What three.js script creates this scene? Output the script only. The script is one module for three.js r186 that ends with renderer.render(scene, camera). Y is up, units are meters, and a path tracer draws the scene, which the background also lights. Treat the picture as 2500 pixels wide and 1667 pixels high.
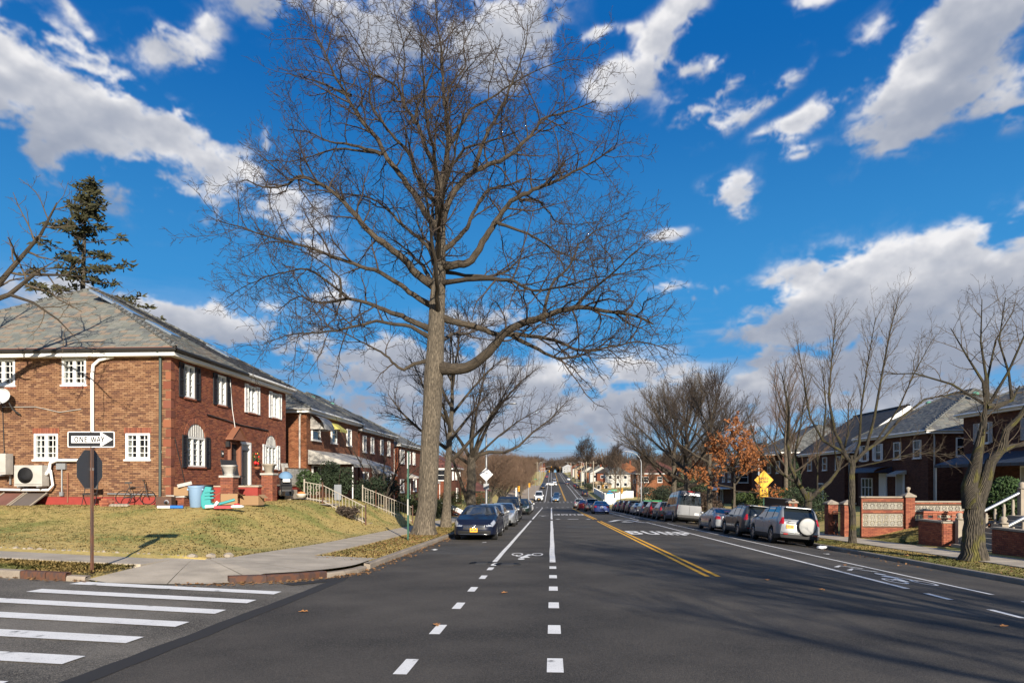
import * as THREE from 'three';
import { FontLoader } from 'three/addons/loaders/FontLoader.js';

// ---------------------------------------------------------------- camera, sky, sun, exposure
const scene = new THREE.Scene();
const YAW = 0.0575;                                   // the camera looks a little to the left of the street's axis
const camera = new THREE.PerspectiveCamera(53.13, 2500 / 1667, 0.1, 4000);
camera.position.set(0, 1.75, 0);
camera.rotation.set(0, YAW, 0);
camera.setViewOffset(2500, 1667, 0, -335, 2500, 1667); // rising front: the lens is shifted up, the camera level
const SUN_DIR = new THREE.Vector3(0.354, 0.4226, 0.834).normalize();
const sun = new THREE.DirectionalLight(new THREE.Color(1, 0.90, 0.755), 4.9);
sun.position.copy(SUN_DIR).multiplyScalar(200); sun.target.position.set(0, 0, -40);
sun.castShadow = true; sun.shadow.mapSize.set(4096, 4096);
Object.assign(sun.shadow.camera, { left: -90, right: 90, top: 90, bottom: -90, near: 1, far: 500 });
scene.add(sun, sun.target);
const renderer = new THREE.WebGLRenderer({ antialias: true });
renderer.toneMapping = THREE.LinearToneMapping;
renderer.toneMappingExposure = 1.7;
renderer.shadowMap.enabled = true;

// ---------------------------------------------------------------- random numbers, noise
function rngOf(seed) { let a = seed >>> 0; return () => { a = (a + 0x6D2B79F5) | 0; let t = Math.imul(a ^ (a >>> 15), 1 | a); t = (t + Math.imul(t ^ (t >>> 7), 61 | t)) ^ t; return ((t ^ (t >>> 14)) >>> 0) / 4294967296; }; }
const PERM = new Float32Array(65536); { const r = rngOf(77); for (let i = 0; i < 65536; i++) PERM[i] = r(); }
const h3 = (x, y, z) => PERM[(Math.imul(x, 7919) ^ Math.imul(y, 104729) ^ Math.imul(z, 50331653)) >>> 3 & 65535];
const sm = (t) => t * t * (3 - 2 * t), lerp = (a, b, t) => a + (b - a) * t, clamp = (x, a = 0, b = 1) => x < a ? a : x > b ? b : x;
const sstep = (a, b, x) => sm(clamp((x - a) / (b - a)));
function noise3(x, y, z) {
  const i = Math.floor(x), j = Math.floor(y), k = Math.floor(z), u = sm(x - i), v = sm(y - j), w = sm(z - k);
  return lerp(lerp(lerp(h3(i, j, k), h3(i + 1, j, k), u), lerp(h3(i, j + 1, k), h3(i + 1, j + 1, k), u), v),
    lerp(lerp(h3(i, j, k + 1), h3(i + 1, j, k + 1), u), lerp(h3(i, j + 1, k + 1), h3(i + 1, j + 1, k + 1), u), v), w);
}
function fbm3(x, y, z, o = 5) { let a = 0.5, s = 0, n = 0; for (let i = 0; i < o; i++) { s += a * noise3(x, y, z); n += a; a *= 0.52; x = x * 2.03 + 11.3; y = y * 2.03 + 5.1; z = z * 2.03 + 3.7; } return s / n; }
function fbmC(x, y, z) { let a = 0.5, s = 0, n = 0; for (let i = 0; i < 8; i++) { s += a * noise3(x, y, z); n += a; a *= 0.63; x = x * 2.07 + 11.3; y = y * 2.07 + 5.1; z = z * 2.07 + 3.7; } return 0.5 + (s / n - 0.5) * 1.35; }
const fbm2 = (x, y, o = 4) => fbm3(x, y, 0.5, o);

// ---------------------------------------------------------------- sky: blue air and broken cumulus all round
const CLOUDS=[[-37.8,23.8,9.1,3.5,22,1.25,0.42],[-29.6,23.9,4.5,1.9,15,1.15,0.2],[-40.9,25.2,4.5,2.8,0,1.15,0.15],[-33.9,25.5,4.8,2.3,30,0.75,0.2],[-29.6,29.4,2.4,1.2,5,0.95,0.2],[-26.9,31.3,1.1,1.1,-30,0.36,0.1],[-35.5,29.5,1.9,0.4,45,0.35,0],[-24.3,25.7,2.3,1.1,20,0.8,0.1],[-28.7,20.6,2.6,0.7,5,0.5,0.1],[-12.2,33.2,7.9,3.0,0,0.95,0.35],[-3.2,34.0,3.3,1.8,-10,0.8,0.3],[-20.2,33.6,4.4,1.2,0,0.55,0.4],[-5.0,31.7,3.7,2.1,0,0.6,0.3],[5.9,29.8,2.5,1.3,-20,1,0.1],[9.4,32.3,2.9,1.4,-45,1,0.15],[4.8,32.9,2.1,0.4,-10,0.5,0],[12.7,30.3,1.9,0.8,0,0.75,0.1],[11.8,27.3,2.3,1.5,10,0.9,0.1],[14.8,28.9,1.8,0.7,-20,0.6,0],[16.8,27.5,3.3,0.6,-28,0.6,0],[21.2,26.5,3.9,0.8,-32,0.75,0],[18.1,25.5,1.8,0.6,-10,0.55,0],[19.5,23.9,1.3,0.5,-15,0.65,0],[14.5,21.8,1.8,1.3,0,0.85,0.1],[15.2,19.9,1.0,0.9,-30,0.4,0],[19.6,30.9,1.2,0.7,0,0.4,0],[20.6,32.4,1.7,0.6,0,0.35,0],[29.3,27.5,5.5,2.7,-52,1,0.35],[26.1,25.5,3.2,1.6,-30,0.6,0.5],[33.0,24.1,2.4,1.5,20,0.7,0.2],[31.8,29.4,2.9,2.0,0,0.9,0.2],[23.8,29.6,2.3,1.0,-30,0.3,0],[27.7,11.7,10.1,3.6,-4,1.1,0.75],[20.9,13.1,4.2,3.0,-15,1,0.45],[33.0,13.3,6.9,3.1,-5,1.1,0.3],[25.8,14.4,4.9,2.1,-12,0.95,0.1],[21.5,7.9,4.3,1.3,0,0.6,0.6],[31.1,8.4,8.4,2.1,0,1,0.9],[11.0,15.1,2.9,1.4,-8,0.95,0.2],[9.9,19.5,1.7,0.5,-5,0.5,0.0],[12.2,17.1,2.0,0.6,0,0.35,0],[-28.1,11.6,9.7,1.7,6,1,0.3],[-32.5,12.9,4.0,0.8,5,0.6,0.1],[-20.2,13.7,5.1,2.0,0,0.6,0.2],[-22.2,20.8,3.6,1.8,0,0.55,0.1],[-20.2,18.2,4.0,1.6,0,0.4,0.1],[-15.7,9.9,9.1,2.1,0,0.9,0.6],[-4.2,12.9,5.0,2.1,0,0.8,0.3],[-9.7,7.2,11.9,2.5,0,0.9,0.6],[5.5,7.2,7.2,2.5,0,0.95,0.45],[2.3,5.1,9.4,1.4,0,0.9,0.5],[15.2,6.9,7.6,1.7,0,0.8,0.4],[8.4,3.2,11.8,1.1,0,0.6,0.4],[23.3,5.2,7.2,1.3,0,0.7,0.6],[31.1,5.1,6.0,1.5,0,0.8,0.5],[-13.3,3.9,9.3,1.3,0,0.7,0.5]];
{
  const W = 4096, H = 2048, data = new Float32Array(W * H * 4), rnd = rngOf(5);
  const blobs = CLOUDS.map((c) => [...c]);
  for (let k = 0; k < 150; k++) {                       // the same broken cloud goes on behind the camera and overhead
    const az = 44 + rnd() * 272, el = 3 + 72 * rnd() ** 1.6, s = 0.6 + rnd() ** 2 * 1.4, low = el < 12;
    blobs.push([az, el, (low ? 9 : 5) * s, (low ? 2 : 2.2) * s, (rnd() - 0.5) * 50, 0.5 + rnd() * 0.55, rnd() * 0.7]);
  }
  for (let k = 0; k < 16; k++) blobs.push([rnd() * 88 - 47, 40 + rnd() * 35, 4 + rnd() * 5, 1.6 + rnd() * 2, (rnd() - 0.5) * 60, 0.5 + rnd() * 0.5, 0.2 + rnd() * 0.3]);
  const D = Math.PI / 180;
  const B = blobs.map(([az, el, rx, ry, rot, st, dk]) => ({ x: Math.cos(el * D) * Math.sin(az * D), y: Math.sin(el * D), z: -Math.cos(el * D) * Math.cos(az * D), sa: Math.sin(az * D), ca: Math.cos(az * D), se: Math.sin(el * D), ce: Math.cos(el * D), rx: rx * D, ry: ry * D, c: Math.cos(rot * D), s: Math.sin(rot * D), st, dk, reach: Math.cos(Math.max(rx, ry) * 2.1 * D) }));
  const cellsW = 128, cellsH = 32, cells = [];
  for (let j = 0; j < cellsH; j++) for (let i = 0; i < cellsW; i++) {
    const el = (j + 0.5) / cellsH * Math.PI / 2, az = (i + 0.5) / cellsW * 2 * Math.PI, x = Math.cos(el) * Math.cos(az), y = Math.sin(el), z = Math.cos(el) * Math.sin(az);
    cells.push(B.filter((b) => x * b.x + y * b.y + z * b.z > Math.cos(Math.acos(b.reach) + 0.06)));
  }
  const body = (x, y, z, list) => {                     // cloud density before the fine noise, and how deep inside or low in its clouds a point is
    let d = 0, low = 0, w = 0;
    for (const b of list) {
      if (x * b.x + y * b.y + z * b.z < b.reach) continue;
      const e = x * b.ca + z * b.sa, fwd = x * b.sa - z * b.ca, n = y * b.ce - fwd * b.se, u = (e * b.c - n * b.s) / b.rx, v = (e * b.s + n * b.c) / b.ry, q = u * u + v * v;
      const f = b.st * Math.exp(-q * 1.25); d += f; low += f * (b.dk * 1.3 - v * (0.34 + b.dk * 0.7)); w += f;
    }
    return [d, w > 0 ? low / w : 0];
  };
  for (let j = 0; j < H; j++) {
    const el = (j + 0.5) / H * Math.PI - Math.PI / 2, ce = Math.cos(el), y = Math.sin(el), deg = el / D;
    const a0 = sstep(-1, 11, deg), a1 = sstep(8, 34, deg), a2 = sstep(40, 85, deg);
    let r = lerp(0.34, 0.06, a0), g = lerp(0.57, 0.335, a0), b = lerp(0.77, 0.73, a0);
    r = lerp(r, 0.006, a1); g = lerp(g, 0.135, a1); b = lerp(b, 0.46, a1); r = lerp(r, 0.006, a2); g = lerp(g, 0.1, a2); b = lerp(b, 0.36, a2);
    for (let i = 0; i < W; i++) {
      const o = (j * W + i) * 4;
      if ((i < 520 || i > 1500) && (i & 1 || j & 1) && deg >= -1) { const q = (((j & 1) && j ? j - 1 : j) * W + (i & ~1)) * 4; data[o] = data[q]; data[o + 1] = data[q + 1]; data[o + 2] = data[q + 2]; data[o + 3] = 1; continue; }
      if (deg < -1) { data[o] = 0.16; data[o + 1] = 0.17; data[o + 2] = 0.17; data[o + 3] = 1; continue; }
      const az = ((i + 0.5) / W - 0.5) * 2 * Math.PI, x = ce * Math.cos(az), z = ce * Math.sin(az);
      const list = cells[Math.min(cellsH - 1, Math.max(0, Math.floor(el / (Math.PI / 2) * cellsH))) * cellsW + ((Math.floor((az + 2 * Math.PI) / (2 * Math.PI) * cellsW)) % cellsW)];
      if (!list.length && deg > 14) { data[o] = r; data[o + 1] = g; data[o + 2] = b; data[o + 3] = 1; continue; }
      const wx = noise3(x * 18, y * 26, z * 18) - 0.5, wy = noise3(x * 18 + 9, y * 26, z * 18) - 0.5, fx = noise3(x * 60, y * 80, z * 60) - 0.5;
      let X = x + wx * 0.011 + fx * 0.006, Y = y + wy * 0.011 + fx * 0.005, Z = z - wx * 0.011; const wl = 1 / Math.hypot(X, Y, Z); X *= wl; Y *= wl; Z *= wl;
      const [d, low] = body(X, Y, Z, list);
      const n = d > 0.03 || deg < 14 ? fbmC(x * 17 + fx * 0.3, y * 25 + wx * 0.4, z * 17) : 0.5;
      const haze = deg < 16 ? sstep(16, 3, deg) * 0.75 * sstep(0.44, 0.64, fbm3(x * 8, y * 70, z * 8, 5)) : 0;
      const den = d * 1.04 + (n - 0.51) * 3.3 * Math.min(1, d * 2.4 + 0.06), a = clamp(sstep(0.22, 0.95, den) * 0.8 + sstep(0.06, 0.6, den) * 0.18 + haze);
      if (a > 0) {
        const up = fbm3(x * 24, (y + 0.014) * 34, z * 24, 5), puff = fbm3(x * 24, y * 34, z * 24, 5), inside = sstep(0.6, 1.7, den);
        const s0 = clamp(low * 1.15 + (up - puff) * 1.0 + (0.5 - puff) * 0.6 + (inside - 0.3) * 0.16 + 0.16 + haze * 0.25, 0, 1.5), shade = 1 - Math.exp(-s0 * 1.35);
        const cr = lerp(0.93, 0.25, shade), cg = lerp(0.92, 0.30, shade), cb = lerp(0.93, 0.41, shade);
        data[o] = lerp(r, cr, a); data[o + 1] = lerp(g, cg, a); data[o + 2] = lerp(b, cb, a);
      } else { data[o] = r; data[o + 1] = g; data[o + 2] = b; }
      data[o + 3] = 1;
    }
  }
  for (let k = 0; k < data.length; k++) if ((k & 3) !== 3) data[k] *= 0.575;   // to the exposure above
  const t = new THREE.DataTexture(data, W, H, THREE.RGBAFormat, THREE.FloatType);
  t.mapping = THREE.EquirectangularReflectionMapping; t.magFilter = t.minFilter = THREE.LinearFilter; t.wrapS = THREE.RepeatWrapping; t.needsUpdate = true;
  scene.background = t; scene.environment = t;
}
console.log('sky');

// ---------------------------------------------------------------- naming and mesh helpers
const taken = new Map();
function numbered(name) { const n = taken.get(name) ?? 0; taken.set(name, n + 1); return n ? name + '_' + String(n).padStart(3, '0') : name; }
function tag(o, label, category, group, kind) { if (label) o.userData.label = label; if (category) o.userData.category = category; if (group) o.userData.group = group; if (kind) o.userData.kind = kind; return o; }
function thing(name, label, category, pos = [0, 0, 0], turn = 0, group) { const o = new THREE.Group(); o.name = numbered(name); o.position.set(...pos); o.rotation.y = turn; scene.add(o); return tag(o, label, category, group); }
function copyOf(o, pos, turn, label) { const c = o.clone(); c.userData = { ...o.userData }; c.name = numbered(o.name.replace(/_\d{3}$/, '')); c.position.set(...pos); if (turn !== undefined) c.rotation.y = turn; if (label) c.userData.label = label; scene.add(c); return c; }
class MB {                                             // collects faces into one geometry; uv in metres
  constructor() { this.p = []; this.n = []; this.u = []; this.c = []; this.i = []; this.k = null; }
  color(r, g, b) { this.k = [r, g, b]; return this; }
  v(x, y, z, nx, ny, nz, u = 0, v = 0) { const a = this.p.length / 3; this.p.push(x, y, z); this.n.push(nx, ny, nz); this.u.push(u, v); if (this.k) this.c.push(...this.k); return a; }
  quad(a, b, c, d) {
    const ux = b[0] - a[0], uy = b[1] - a[1], uz = b[2] - a[2], vx = d[0] - a[0], vy = d[1] - a[1], vz = d[2] - a[2];
    let nx = uy * vz - uz * vy, ny = uz * vx - ux * vz, nz = ux * vy - uy * vx; const l = Math.hypot(nx, ny, nz) || 1; nx /= l; ny /= l; nz /= l;
    const ax = Math.abs(nx), ay = Math.abs(ny), az = Math.abs(nz), uv = (q) => ay >= ax && ay >= az ? [q[0], q[2]] : ax > az ? [q[2], q[1]] : [q[0], q[1]];
    const k = [a, b, c, d].map((q) => this.v(q[0], q[1], q[2], nx, ny, nz, ...uv(q)));
    this.i.push(k[0], k[1], k[2], k[0], k[2], k[3]); return this;
  }
  tri(a, b, c) { this.quad(a, b, c, c); this.i.length -= 3; return this; }
  box(x0, y0, z0, x1, y1, z1, m) {
    const P = (x, y, z) => { if (!m) return [x, y, z]; const q = new THREE.Vector3(x, y, z).applyMatrix4(m); return [q.x, q.y, q.z]; };
    const a = P(x0, y0, z0), b = P(x1, y0, z0), c = P(x1, y1, z0), d = P(x0, y1, z0), e = P(x0, y0, z1), f = P(x1, y0, z1), g = P(x1, y1, z1), h = P(x0, y1, z1);
    return this.quad(e, f, g, h).quad(b, a, d, c).quad(f, b, c, g).quad(a, e, h, d).quad(h, g, c, d).quad(a, b, f, e);
  }
  cbox(cx, cy, cz, sx, sy, sz, ry = 0, rx = 0, rz = 0) { const m = new THREE.Matrix4().makeRotationFromEuler(new THREE.Euler(rx, ry, rz, 'YXZ')).setPosition(cx, cy, cz); return this.box(-sx / 2, -sy / 2, -sz / 2, sx / 2, sy / 2, sz / 2, m); }
  tube(pts, rad, sides = 6, cap = true) {
    const n = pts.length; let px = 0, py = 0, pz = 1, first = this.p.length / 3, len = 0;
    for (let k = 0; k < n; k++) {
      const a = pts[Math.max(0, k - 1)], b = pts[Math.min(n - 1, k + 1)]; let tx = b[0] - a[0], ty = b[1] - a[1], tz = b[2] - a[2]; const l = Math.hypot(tx, ty, tz) || 1; tx /= l; ty /= l; tz /= l;
      if (k === 0 && Math.abs(tz) > 0.9) { px = 1; pz = 0; }
      if (k) len += Math.hypot(pts[k][0] - pts[k - 1][0], pts[k][1] - pts[k - 1][1], pts[k][2] - pts[k - 1][2]);
      let d = px * tx + py * ty + pz * tz; px -= d * tx; py -= d * ty; pz -= d * tz; let q = Math.hypot(px, py, pz) || 1; px /= q; py /= q; pz /= q;
      const bx = ty * pz - tz * py, by = tz * px - tx * pz, bz = tx * py - ty * px, r = Array.isArray(rad) ? rad[k] : rad;
      for (let s = 0; s <= sides; s++) { const w = s / sides * 6.28319, c = Math.cos(w), e = Math.sin(w), nx = px * c + bx * e, ny = py * c + by * e, nz = pz * c + bz * e; this.v(pts[k][0] + nx * r, pts[k][1] + ny * r, pts[k][2] + nz * r, nx, ny, nz, s / sides * Math.max(1, Math.round(r * 6.28 * 1.5)), len); }
    }
    for (let k = 0; k < n - 1; k++) for (let s = 0; s < sides; s++) { const a = first + k * (sides + 1) + s, b = a + sides + 1; this.i.push(a, a + 1, b, a + 1, b + 1, b); }
    if (cap) for (const [k, sg] of [[0, 0], [n - 1, 1]]) { const o = first + k * (sides + 1), c = this.v(...pts[k], 0, sg ? 1 : -1, 0, 0, 0); for (let s = 0; s < sides; s++) sg ? this.i.push(o + s, o + s + 1, c) : this.i.push(o + s + 1, o + s, c); }
    return this;
  }
  add(g, m) {                                          // a three.js geometry
    if (m) g = g.clone().applyMatrix4(m);
    const p = g.attributes.position, n = g.attributes.normal, u = g.attributes.uv, o = this.p.length / 3;
    for (let k = 0; k < p.count; k++) this.v(p.getX(k), p.getY(k), p.getZ(k), n.getX(k), n.getY(k), n.getZ(k), u ? u.getX(k) : 0, u ? u.getY(k) : 0);
    if (g.index) for (let k = 0; k < g.index.count; k++) this.i.push(o + g.index.getX(k)); else for (let k = 0; k < p.count; k++) this.i.push(o + k);
    return this;
  }
  cyl(x, y, z, r0, r1, h, s = 12) { return this.tube([[x, y, z], [x, y + h, z]], [r0, r1], s); }
  geo() {
    const g = new THREE.BufferGeometry();
    g.setAttribute('position', new THREE.Float32BufferAttribute(this.p, 3)); g.setAttribute('normal', new THREE.Float32BufferAttribute(this.n, 3)); g.setAttribute('uv', new THREE.Float32BufferAttribute(this.u, 2));
    if (this.c.length === this.p.length && this.c.length) g.setAttribute('color', new THREE.Float32BufferAttribute(this.c, 3));
    g.setIndex(this.i); return g;
  }
  to(name, mat, parent) { return mesh(name, this.geo(), mat, parent); }
}
function mesh(name, g, mat, parent = scene) { const o = new THREE.Mesh(g, mat); o.name = parent === scene ? numbered(name) : name; o.castShadow = o.receiveShadow = true; parent.add(o); return o; }
const B1 = (...a) => new MB().box(...a);
function place(o, pos, ry = 0) { o.position.set(...pos); o.rotation.y = ry; return o; }
const V = (x, y, z) => new THREE.Vector3(x, y, z);
const trans = (x, y, z, ry = 0, rx = 0, rz = 0) => new THREE.Matrix4().makeRotationFromEuler(new THREE.Euler(rx, ry, rz, 'YXZ')).setPosition(x, y, z);

// ---------------------------------------------------------------- materials
const lin = (r, g, b) => new THREE.Color().setRGB(r, g, b);
function mat(r, g, b, rough = 0.8, o = {}) { return new THREE.MeshStandardMaterial({ color: lin(r, g, b), roughness: rough, ...o }); }
function tex(w, h, fn, rep = [1, 1], srgb = true) {     // fn(u, v) -> linear colour or grey, tiles
  const d = new Uint8Array(w * h * 4), s = (x) => srgb ? (x <= 0.0031308 ? x * 12.92 : 1.055 * x ** (1 / 2.4) - 0.055) : x;
  for (let j = 0; j < h; j++) for (let i = 0; i < w; i++) { let c = fn(i / w, j / h, i, j); if (!Array.isArray(c)) c = [c, c, c]; const o = (j * w + i) * 4; for (let k = 0; k < 3; k++) d[o + k] = clamp(s(clamp(c[k]))) * 255; d[o + 3] = 255; }
  const t = new THREE.DataTexture(d, w, h); t.wrapS = t.wrapT = THREE.RepeatWrapping; t.magFilter = t.minFilter = THREE.LinearFilter; t.repeat.set(...rep); if (srgb) t.colorSpace = THREE.SRGBColorSpace; t.needsUpdate = true; return t;
}
function tnoise(u, v, f, seed = 0, o = 4) {             // tiling noise
  let a = 0.5, s = 0, n = 0; for (let k = 0; k < o; k++) { const x = u * f, y = v * f, i = Math.floor(x), j = Math.floor(y), p = sm(x - i), q = sm(y - j), w = (i, j) => h3(((i % f) + f) % f + seed, ((j % f) + f) % f, k * 31 + seed); s += a * lerp(lerp(w(i, j), w(i + 1, j), p), lerp(w(i, j + 1), w(i + 1, j + 1), p), q); n += a; a *= 0.55; f *= 2; } return s / n;
}
const T = {};
T.asphalt = tex(1024, 1024, (u, v, i, j) => { const g = h3(i >> 1, j >> 1, 3), big = tnoise(u, v, 4, 1, 5); return 0.55 + (big - 0.5) * 0.8 + (g > 0.92 ? 0.75 : g < 0.25 ? -0.28 : (g - 0.5) * 0.3); }, [1 / 5, 1 / 5]);
T.asphaltBump = tex(512, 512, (u, v, i, j) => 0.5 + (h3(i >> 1, j >> 1, 8) - 0.5) * 0.7 + (tnoise(u, v, 64, 2, 2) - 0.5) * 0.4, [1 / 1.7, 1 / 1.7], false);
T.concrete = tex(512, 512, (u, v, i, j) => { const g = h3(i, j, 5); return 0.78 + (tnoise(u, v, 6, 3, 5) - 0.5) * 0.5 + (g > 0.9 ? -0.2 : (g - 0.5) * 0.12); }, [1 / 3, 1 / 3]);
T.grass = tex(1024, 1024, (u, v, i, j) => { const a = tnoise(u, v, 5, 4, 5), b = tnoise(u, v, 90, 6, 3), g = h3(i >> 1, j >> 2, 9), m = clamp((a - 0.49) * 4), k = 0.74 + b * 0.4 + (g - 0.5) * 0.28; return [lerp(0.62, 0.30, m) * k, lerp(0.50, 0.33, m) * k, lerp(0.20, 0.09, m) * k]; }, [1 / 9, 1 / 9]);
T.bark = tex(512, 1024, (u, v) => { const w = u + (tnoise(u, v, 6, 2, 3) - 0.5) * 0.12, r = Math.abs(((w * 14) % 1 + 1) % 1 - 0.5) * 2, c = tnoise(u, v, 24, 7, 3); return clamp(0.38 + r * 0.45 + (c - 0.5) * 0.9 + (tnoise(u, v, 5, 5, 3) - 0.5) * 0.4); }, [1, 1 / 2.4]);
T.barkMoss = tex(512, 1024, (u, v) => { const w = u + (tnoise(u, v, 6, 2, 3) - 0.5) * 0.12, r = Math.abs(((w * 14) % 1 + 1) % 1 - 0.5) * 2, k = clamp(0.3 + r * 0.5 + (tnoise(u, v, 24, 7, 3) - 0.5) * 0.8), m = clamp((tnoise(u, v, 5, 21, 5) - 0.52) * 7); return [lerp(0.10, 0.15, m) * k, lerp(0.083, 0.135, m) * k, lerp(0.06, 0.034, m) * k]; }, [1, 1 / 2.4]);
T.barkBump = tex(512, 1024, (u, v) => { const w = u + (tnoise(u, v, 6, 2, 3) - 0.5) * 0.12, r = Math.abs(((w * 14) % 1 + 1) % 1 - 0.5) * 2; return clamp(r * 0.8 + (tnoise(u, v, 24, 7, 3) - 0.5) * 0.6); }, [1, 1 / 2.4], false);
T.brick = tex(512, 512, (u, v, i, j) => { const row = Math.floor(v * 32), x = u * 12 + (row % 2) * 0.5, bx = Math.floor(x) % 12, fx = x % 1, fy = (v * 32) % 1; const m = fx < 0.07 || fy < 0.2; const t = h3(bx, row, 4); return m ? [0.32, 0.26, 0.2] : [0.85 + (t - 0.5) * 0.6, 0.7 + (t - 0.5) * 0.55, 0.6 + (t - 0.5) * 0.5]; }, [1 / 2.56, 1 / 2.4]);
T.shingle = tex(512, 512, (u, v, i, j) => { const row = Math.floor(v * 16), x = u * 14 + h3(row, 2, 2) * 3, bx = Math.floor(x) % 14, fy = (v * 16) % 1; return (0.62 + (h3(bx, row, 6) - 0.5) * 0.6 + (tnoise(u, v, 5, 3, 4) - 0.5) * 0.5) * (fy < 0.12 ? 0.45 : 1); }, [1 / 3.2, 1 / 3.2]);
T.plaster = tex(256, 256, (u, v, i, j) => 0.85 + (tnoise(u, v, 6, 9, 5) - 0.5) * 0.4 + (h3(i, j, 2) - 0.5) * 0.1, [1 / 2, 1 / 2]);
T.worn = tex(512, 512, (u, v, i, j) => { const a = tnoise(u, v, 8, 11, 6), g = h3(i >> 1, j >> 1, 31), c = Math.abs(tnoise(u, v, 5, 17, 4) - 0.5); return clamp(0.95 + (a - 0.5) * 0.25 - (g > 0.95 ? 0.3 : 0) - (a < 0.3 ? (0.3 - a) * 5 : 0)); }, [1 / 2.3, 1 / 2.3]);
T.rust = tex(256, 512, (u, v) => { const a = tnoise(u, v, 8, 13, 5), m = clamp((a - 0.45) * 5); return [lerp(0.10, 0.06, m), lerp(0.042, 0.034, m), lerp(0.022, 0.027, m)]; }, [4, 1 / 1.3]);
const M = {
  asphalt: mat(0.094, 0.081, 0.066, 0.9, { map: T.asphalt, bumpMap: T.asphaltBump, bumpScale: 0.007 }),
  asphaltOld: mat(0.235, 0.21, 0.172, 0.92, { map: T.asphalt, bumpMap: T.asphaltBump, bumpScale: 0.005 }),
  tar: mat(0.02, 0.0185, 0.017, 0.8), patch: mat(0.05, 0.05, 0.05, 0.9, { map: T.asphalt }),
  paint: mat(0.78, 0.77, 0.74, 0.75, { map: T.worn }), yellow: mat(0.9, 0.45, 0.02, 0.75, { map: T.worn }),
  concrete: mat(0.54, 0.465, 0.36, 0.9, { map: T.concrete, bumpMap: T.concrete, bumpScale: 0.004 }), kerb: mat(0.36, 0.30, 0.235, 0.9, { map: T.concrete }), steel: mat(1, 1, 1, 0.7, { map: T.rust }),
  grass: mat(0.74, 0.68, 0.54, 1, { map: T.grass, bumpMap: T.grass, bumpScale: 0.014 }),
  bark: mat(0.205, 0.168, 0.122, 0.95, { map: T.bark, bumpMap: T.barkBump, bumpScale: 0.035 }), twig: mat(0.052, 0.037, 0.028, 0.95), twigPale: mat(0.095, 0.072, 0.048, 0.95), twigRed: mat(0.15, 0.095, 0.062, 0.95),
  limb: mat(0.105, 0.082, 0.057, 0.95, { map: T.bark, bumpMap: T.barkBump, bumpScale: 0.02 }), brickInShade: mat(0.115, 0.048, 0.032, 0.92, { map: T.brick }),  // this red-brown brick is darkened to deepen the shade across the avenue
  barkMoss: mat(1, 1, 1, 0.95, { map: T.barkMoss, bumpMap: T.barkBump, bumpScale: 0.03 }),
  white: mat(0.76, 0.76, 0.74, 0.55), whiteOld: mat(0.5, 0.48, 0.44, 0.7, { map: T.plaster }), black: mat(0.014, 0.014, 0.016, 0.55), dark: mat(0.03, 0.03, 0.032, 0.6), mortar: mat(0.085, 0.055, 0.036, 0.95), mortarRed: mat(0.11, 0.066, 0.05, 0.95),
  brickVC: new THREE.MeshStandardMaterial({ vertexColors: true, roughness: 0.92 }), slateVC: new THREE.MeshStandardMaterial({ vertexColors: true, roughness: 0.75 }),
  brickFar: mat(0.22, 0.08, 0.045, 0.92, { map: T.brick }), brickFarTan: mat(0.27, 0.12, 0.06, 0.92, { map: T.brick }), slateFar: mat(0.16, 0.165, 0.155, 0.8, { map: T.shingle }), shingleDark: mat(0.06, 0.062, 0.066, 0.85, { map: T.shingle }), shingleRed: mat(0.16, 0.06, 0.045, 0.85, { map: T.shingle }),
  glass: new THREE.MeshPhysicalMaterial({ color: lin(0.9, 0.95, 0.95), roughness: 0.03, transmission: 1, thickness: 0, ior: 1.5 }), glassDark: mat(0.015, 0.018, 0.022, 0.05), redBase: mat(0.32, 0.04, 0.03, 0.7, { map: T.plaster }),
  galv: mat(0.36, 0.375, 0.39, 0.45, { metalness: 0.6 }), gutter: mat(0.022, 0.02, 0.018, 0.5), trimRed: mat(0.22, 0.09, 0.05, 0.7), greenPaint: mat(0.02, 0.085, 0.055, 0.6), copper: mat(0.10, 0.30, 0.22, 0.8),
  stone: mat(0.36, 0.31, 0.245, 0.9, { map: T.plaster }), rubber: mat(0.012, 0.012, 0.012, 0.85), chrome: mat(0.75, 0.76, 0.78, 0.14, { metalness: 1 }), alu: mat(0.5, 0.51, 0.53, 0.3, { metalness: 0.9 }),
  leafDry: mat(0.36, 0.16, 0.05, 0.9), leafOrange: mat(0.44, 0.155, 0.03, 0.85, { side: THREE.DoubleSide }), card: mat(0.30, 0.185, 0.095, 0.9), signYellow: mat(0.80, 0.40, 0.012, 0.5), signBlack: mat(0.012, 0.012, 0.014, 0.5), signWhite: mat(0.80, 0.80, 0.78, 0.45),
};
const font = await new FontLoader().loadAsync('fonts/droid/droid_sans_bold.typeface.json');
function textGeo(str, size, depth = 0) {               // flat lettering in the xy plane, centred
  const g = depth ? new THREE.ExtrudeGeometry(font.generateShapes(str, size), { depth, bevelEnabled: false, curveSegments: 4 }) : new THREE.ShapeGeometry(font.generateShapes(str, size), 4);
  g.computeBoundingBox(); const b = g.boundingBox; g.translate(-(b.min.x + b.max.x) / 2, -(b.min.y + b.max.y) / 2, 0); return g;
}
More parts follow.
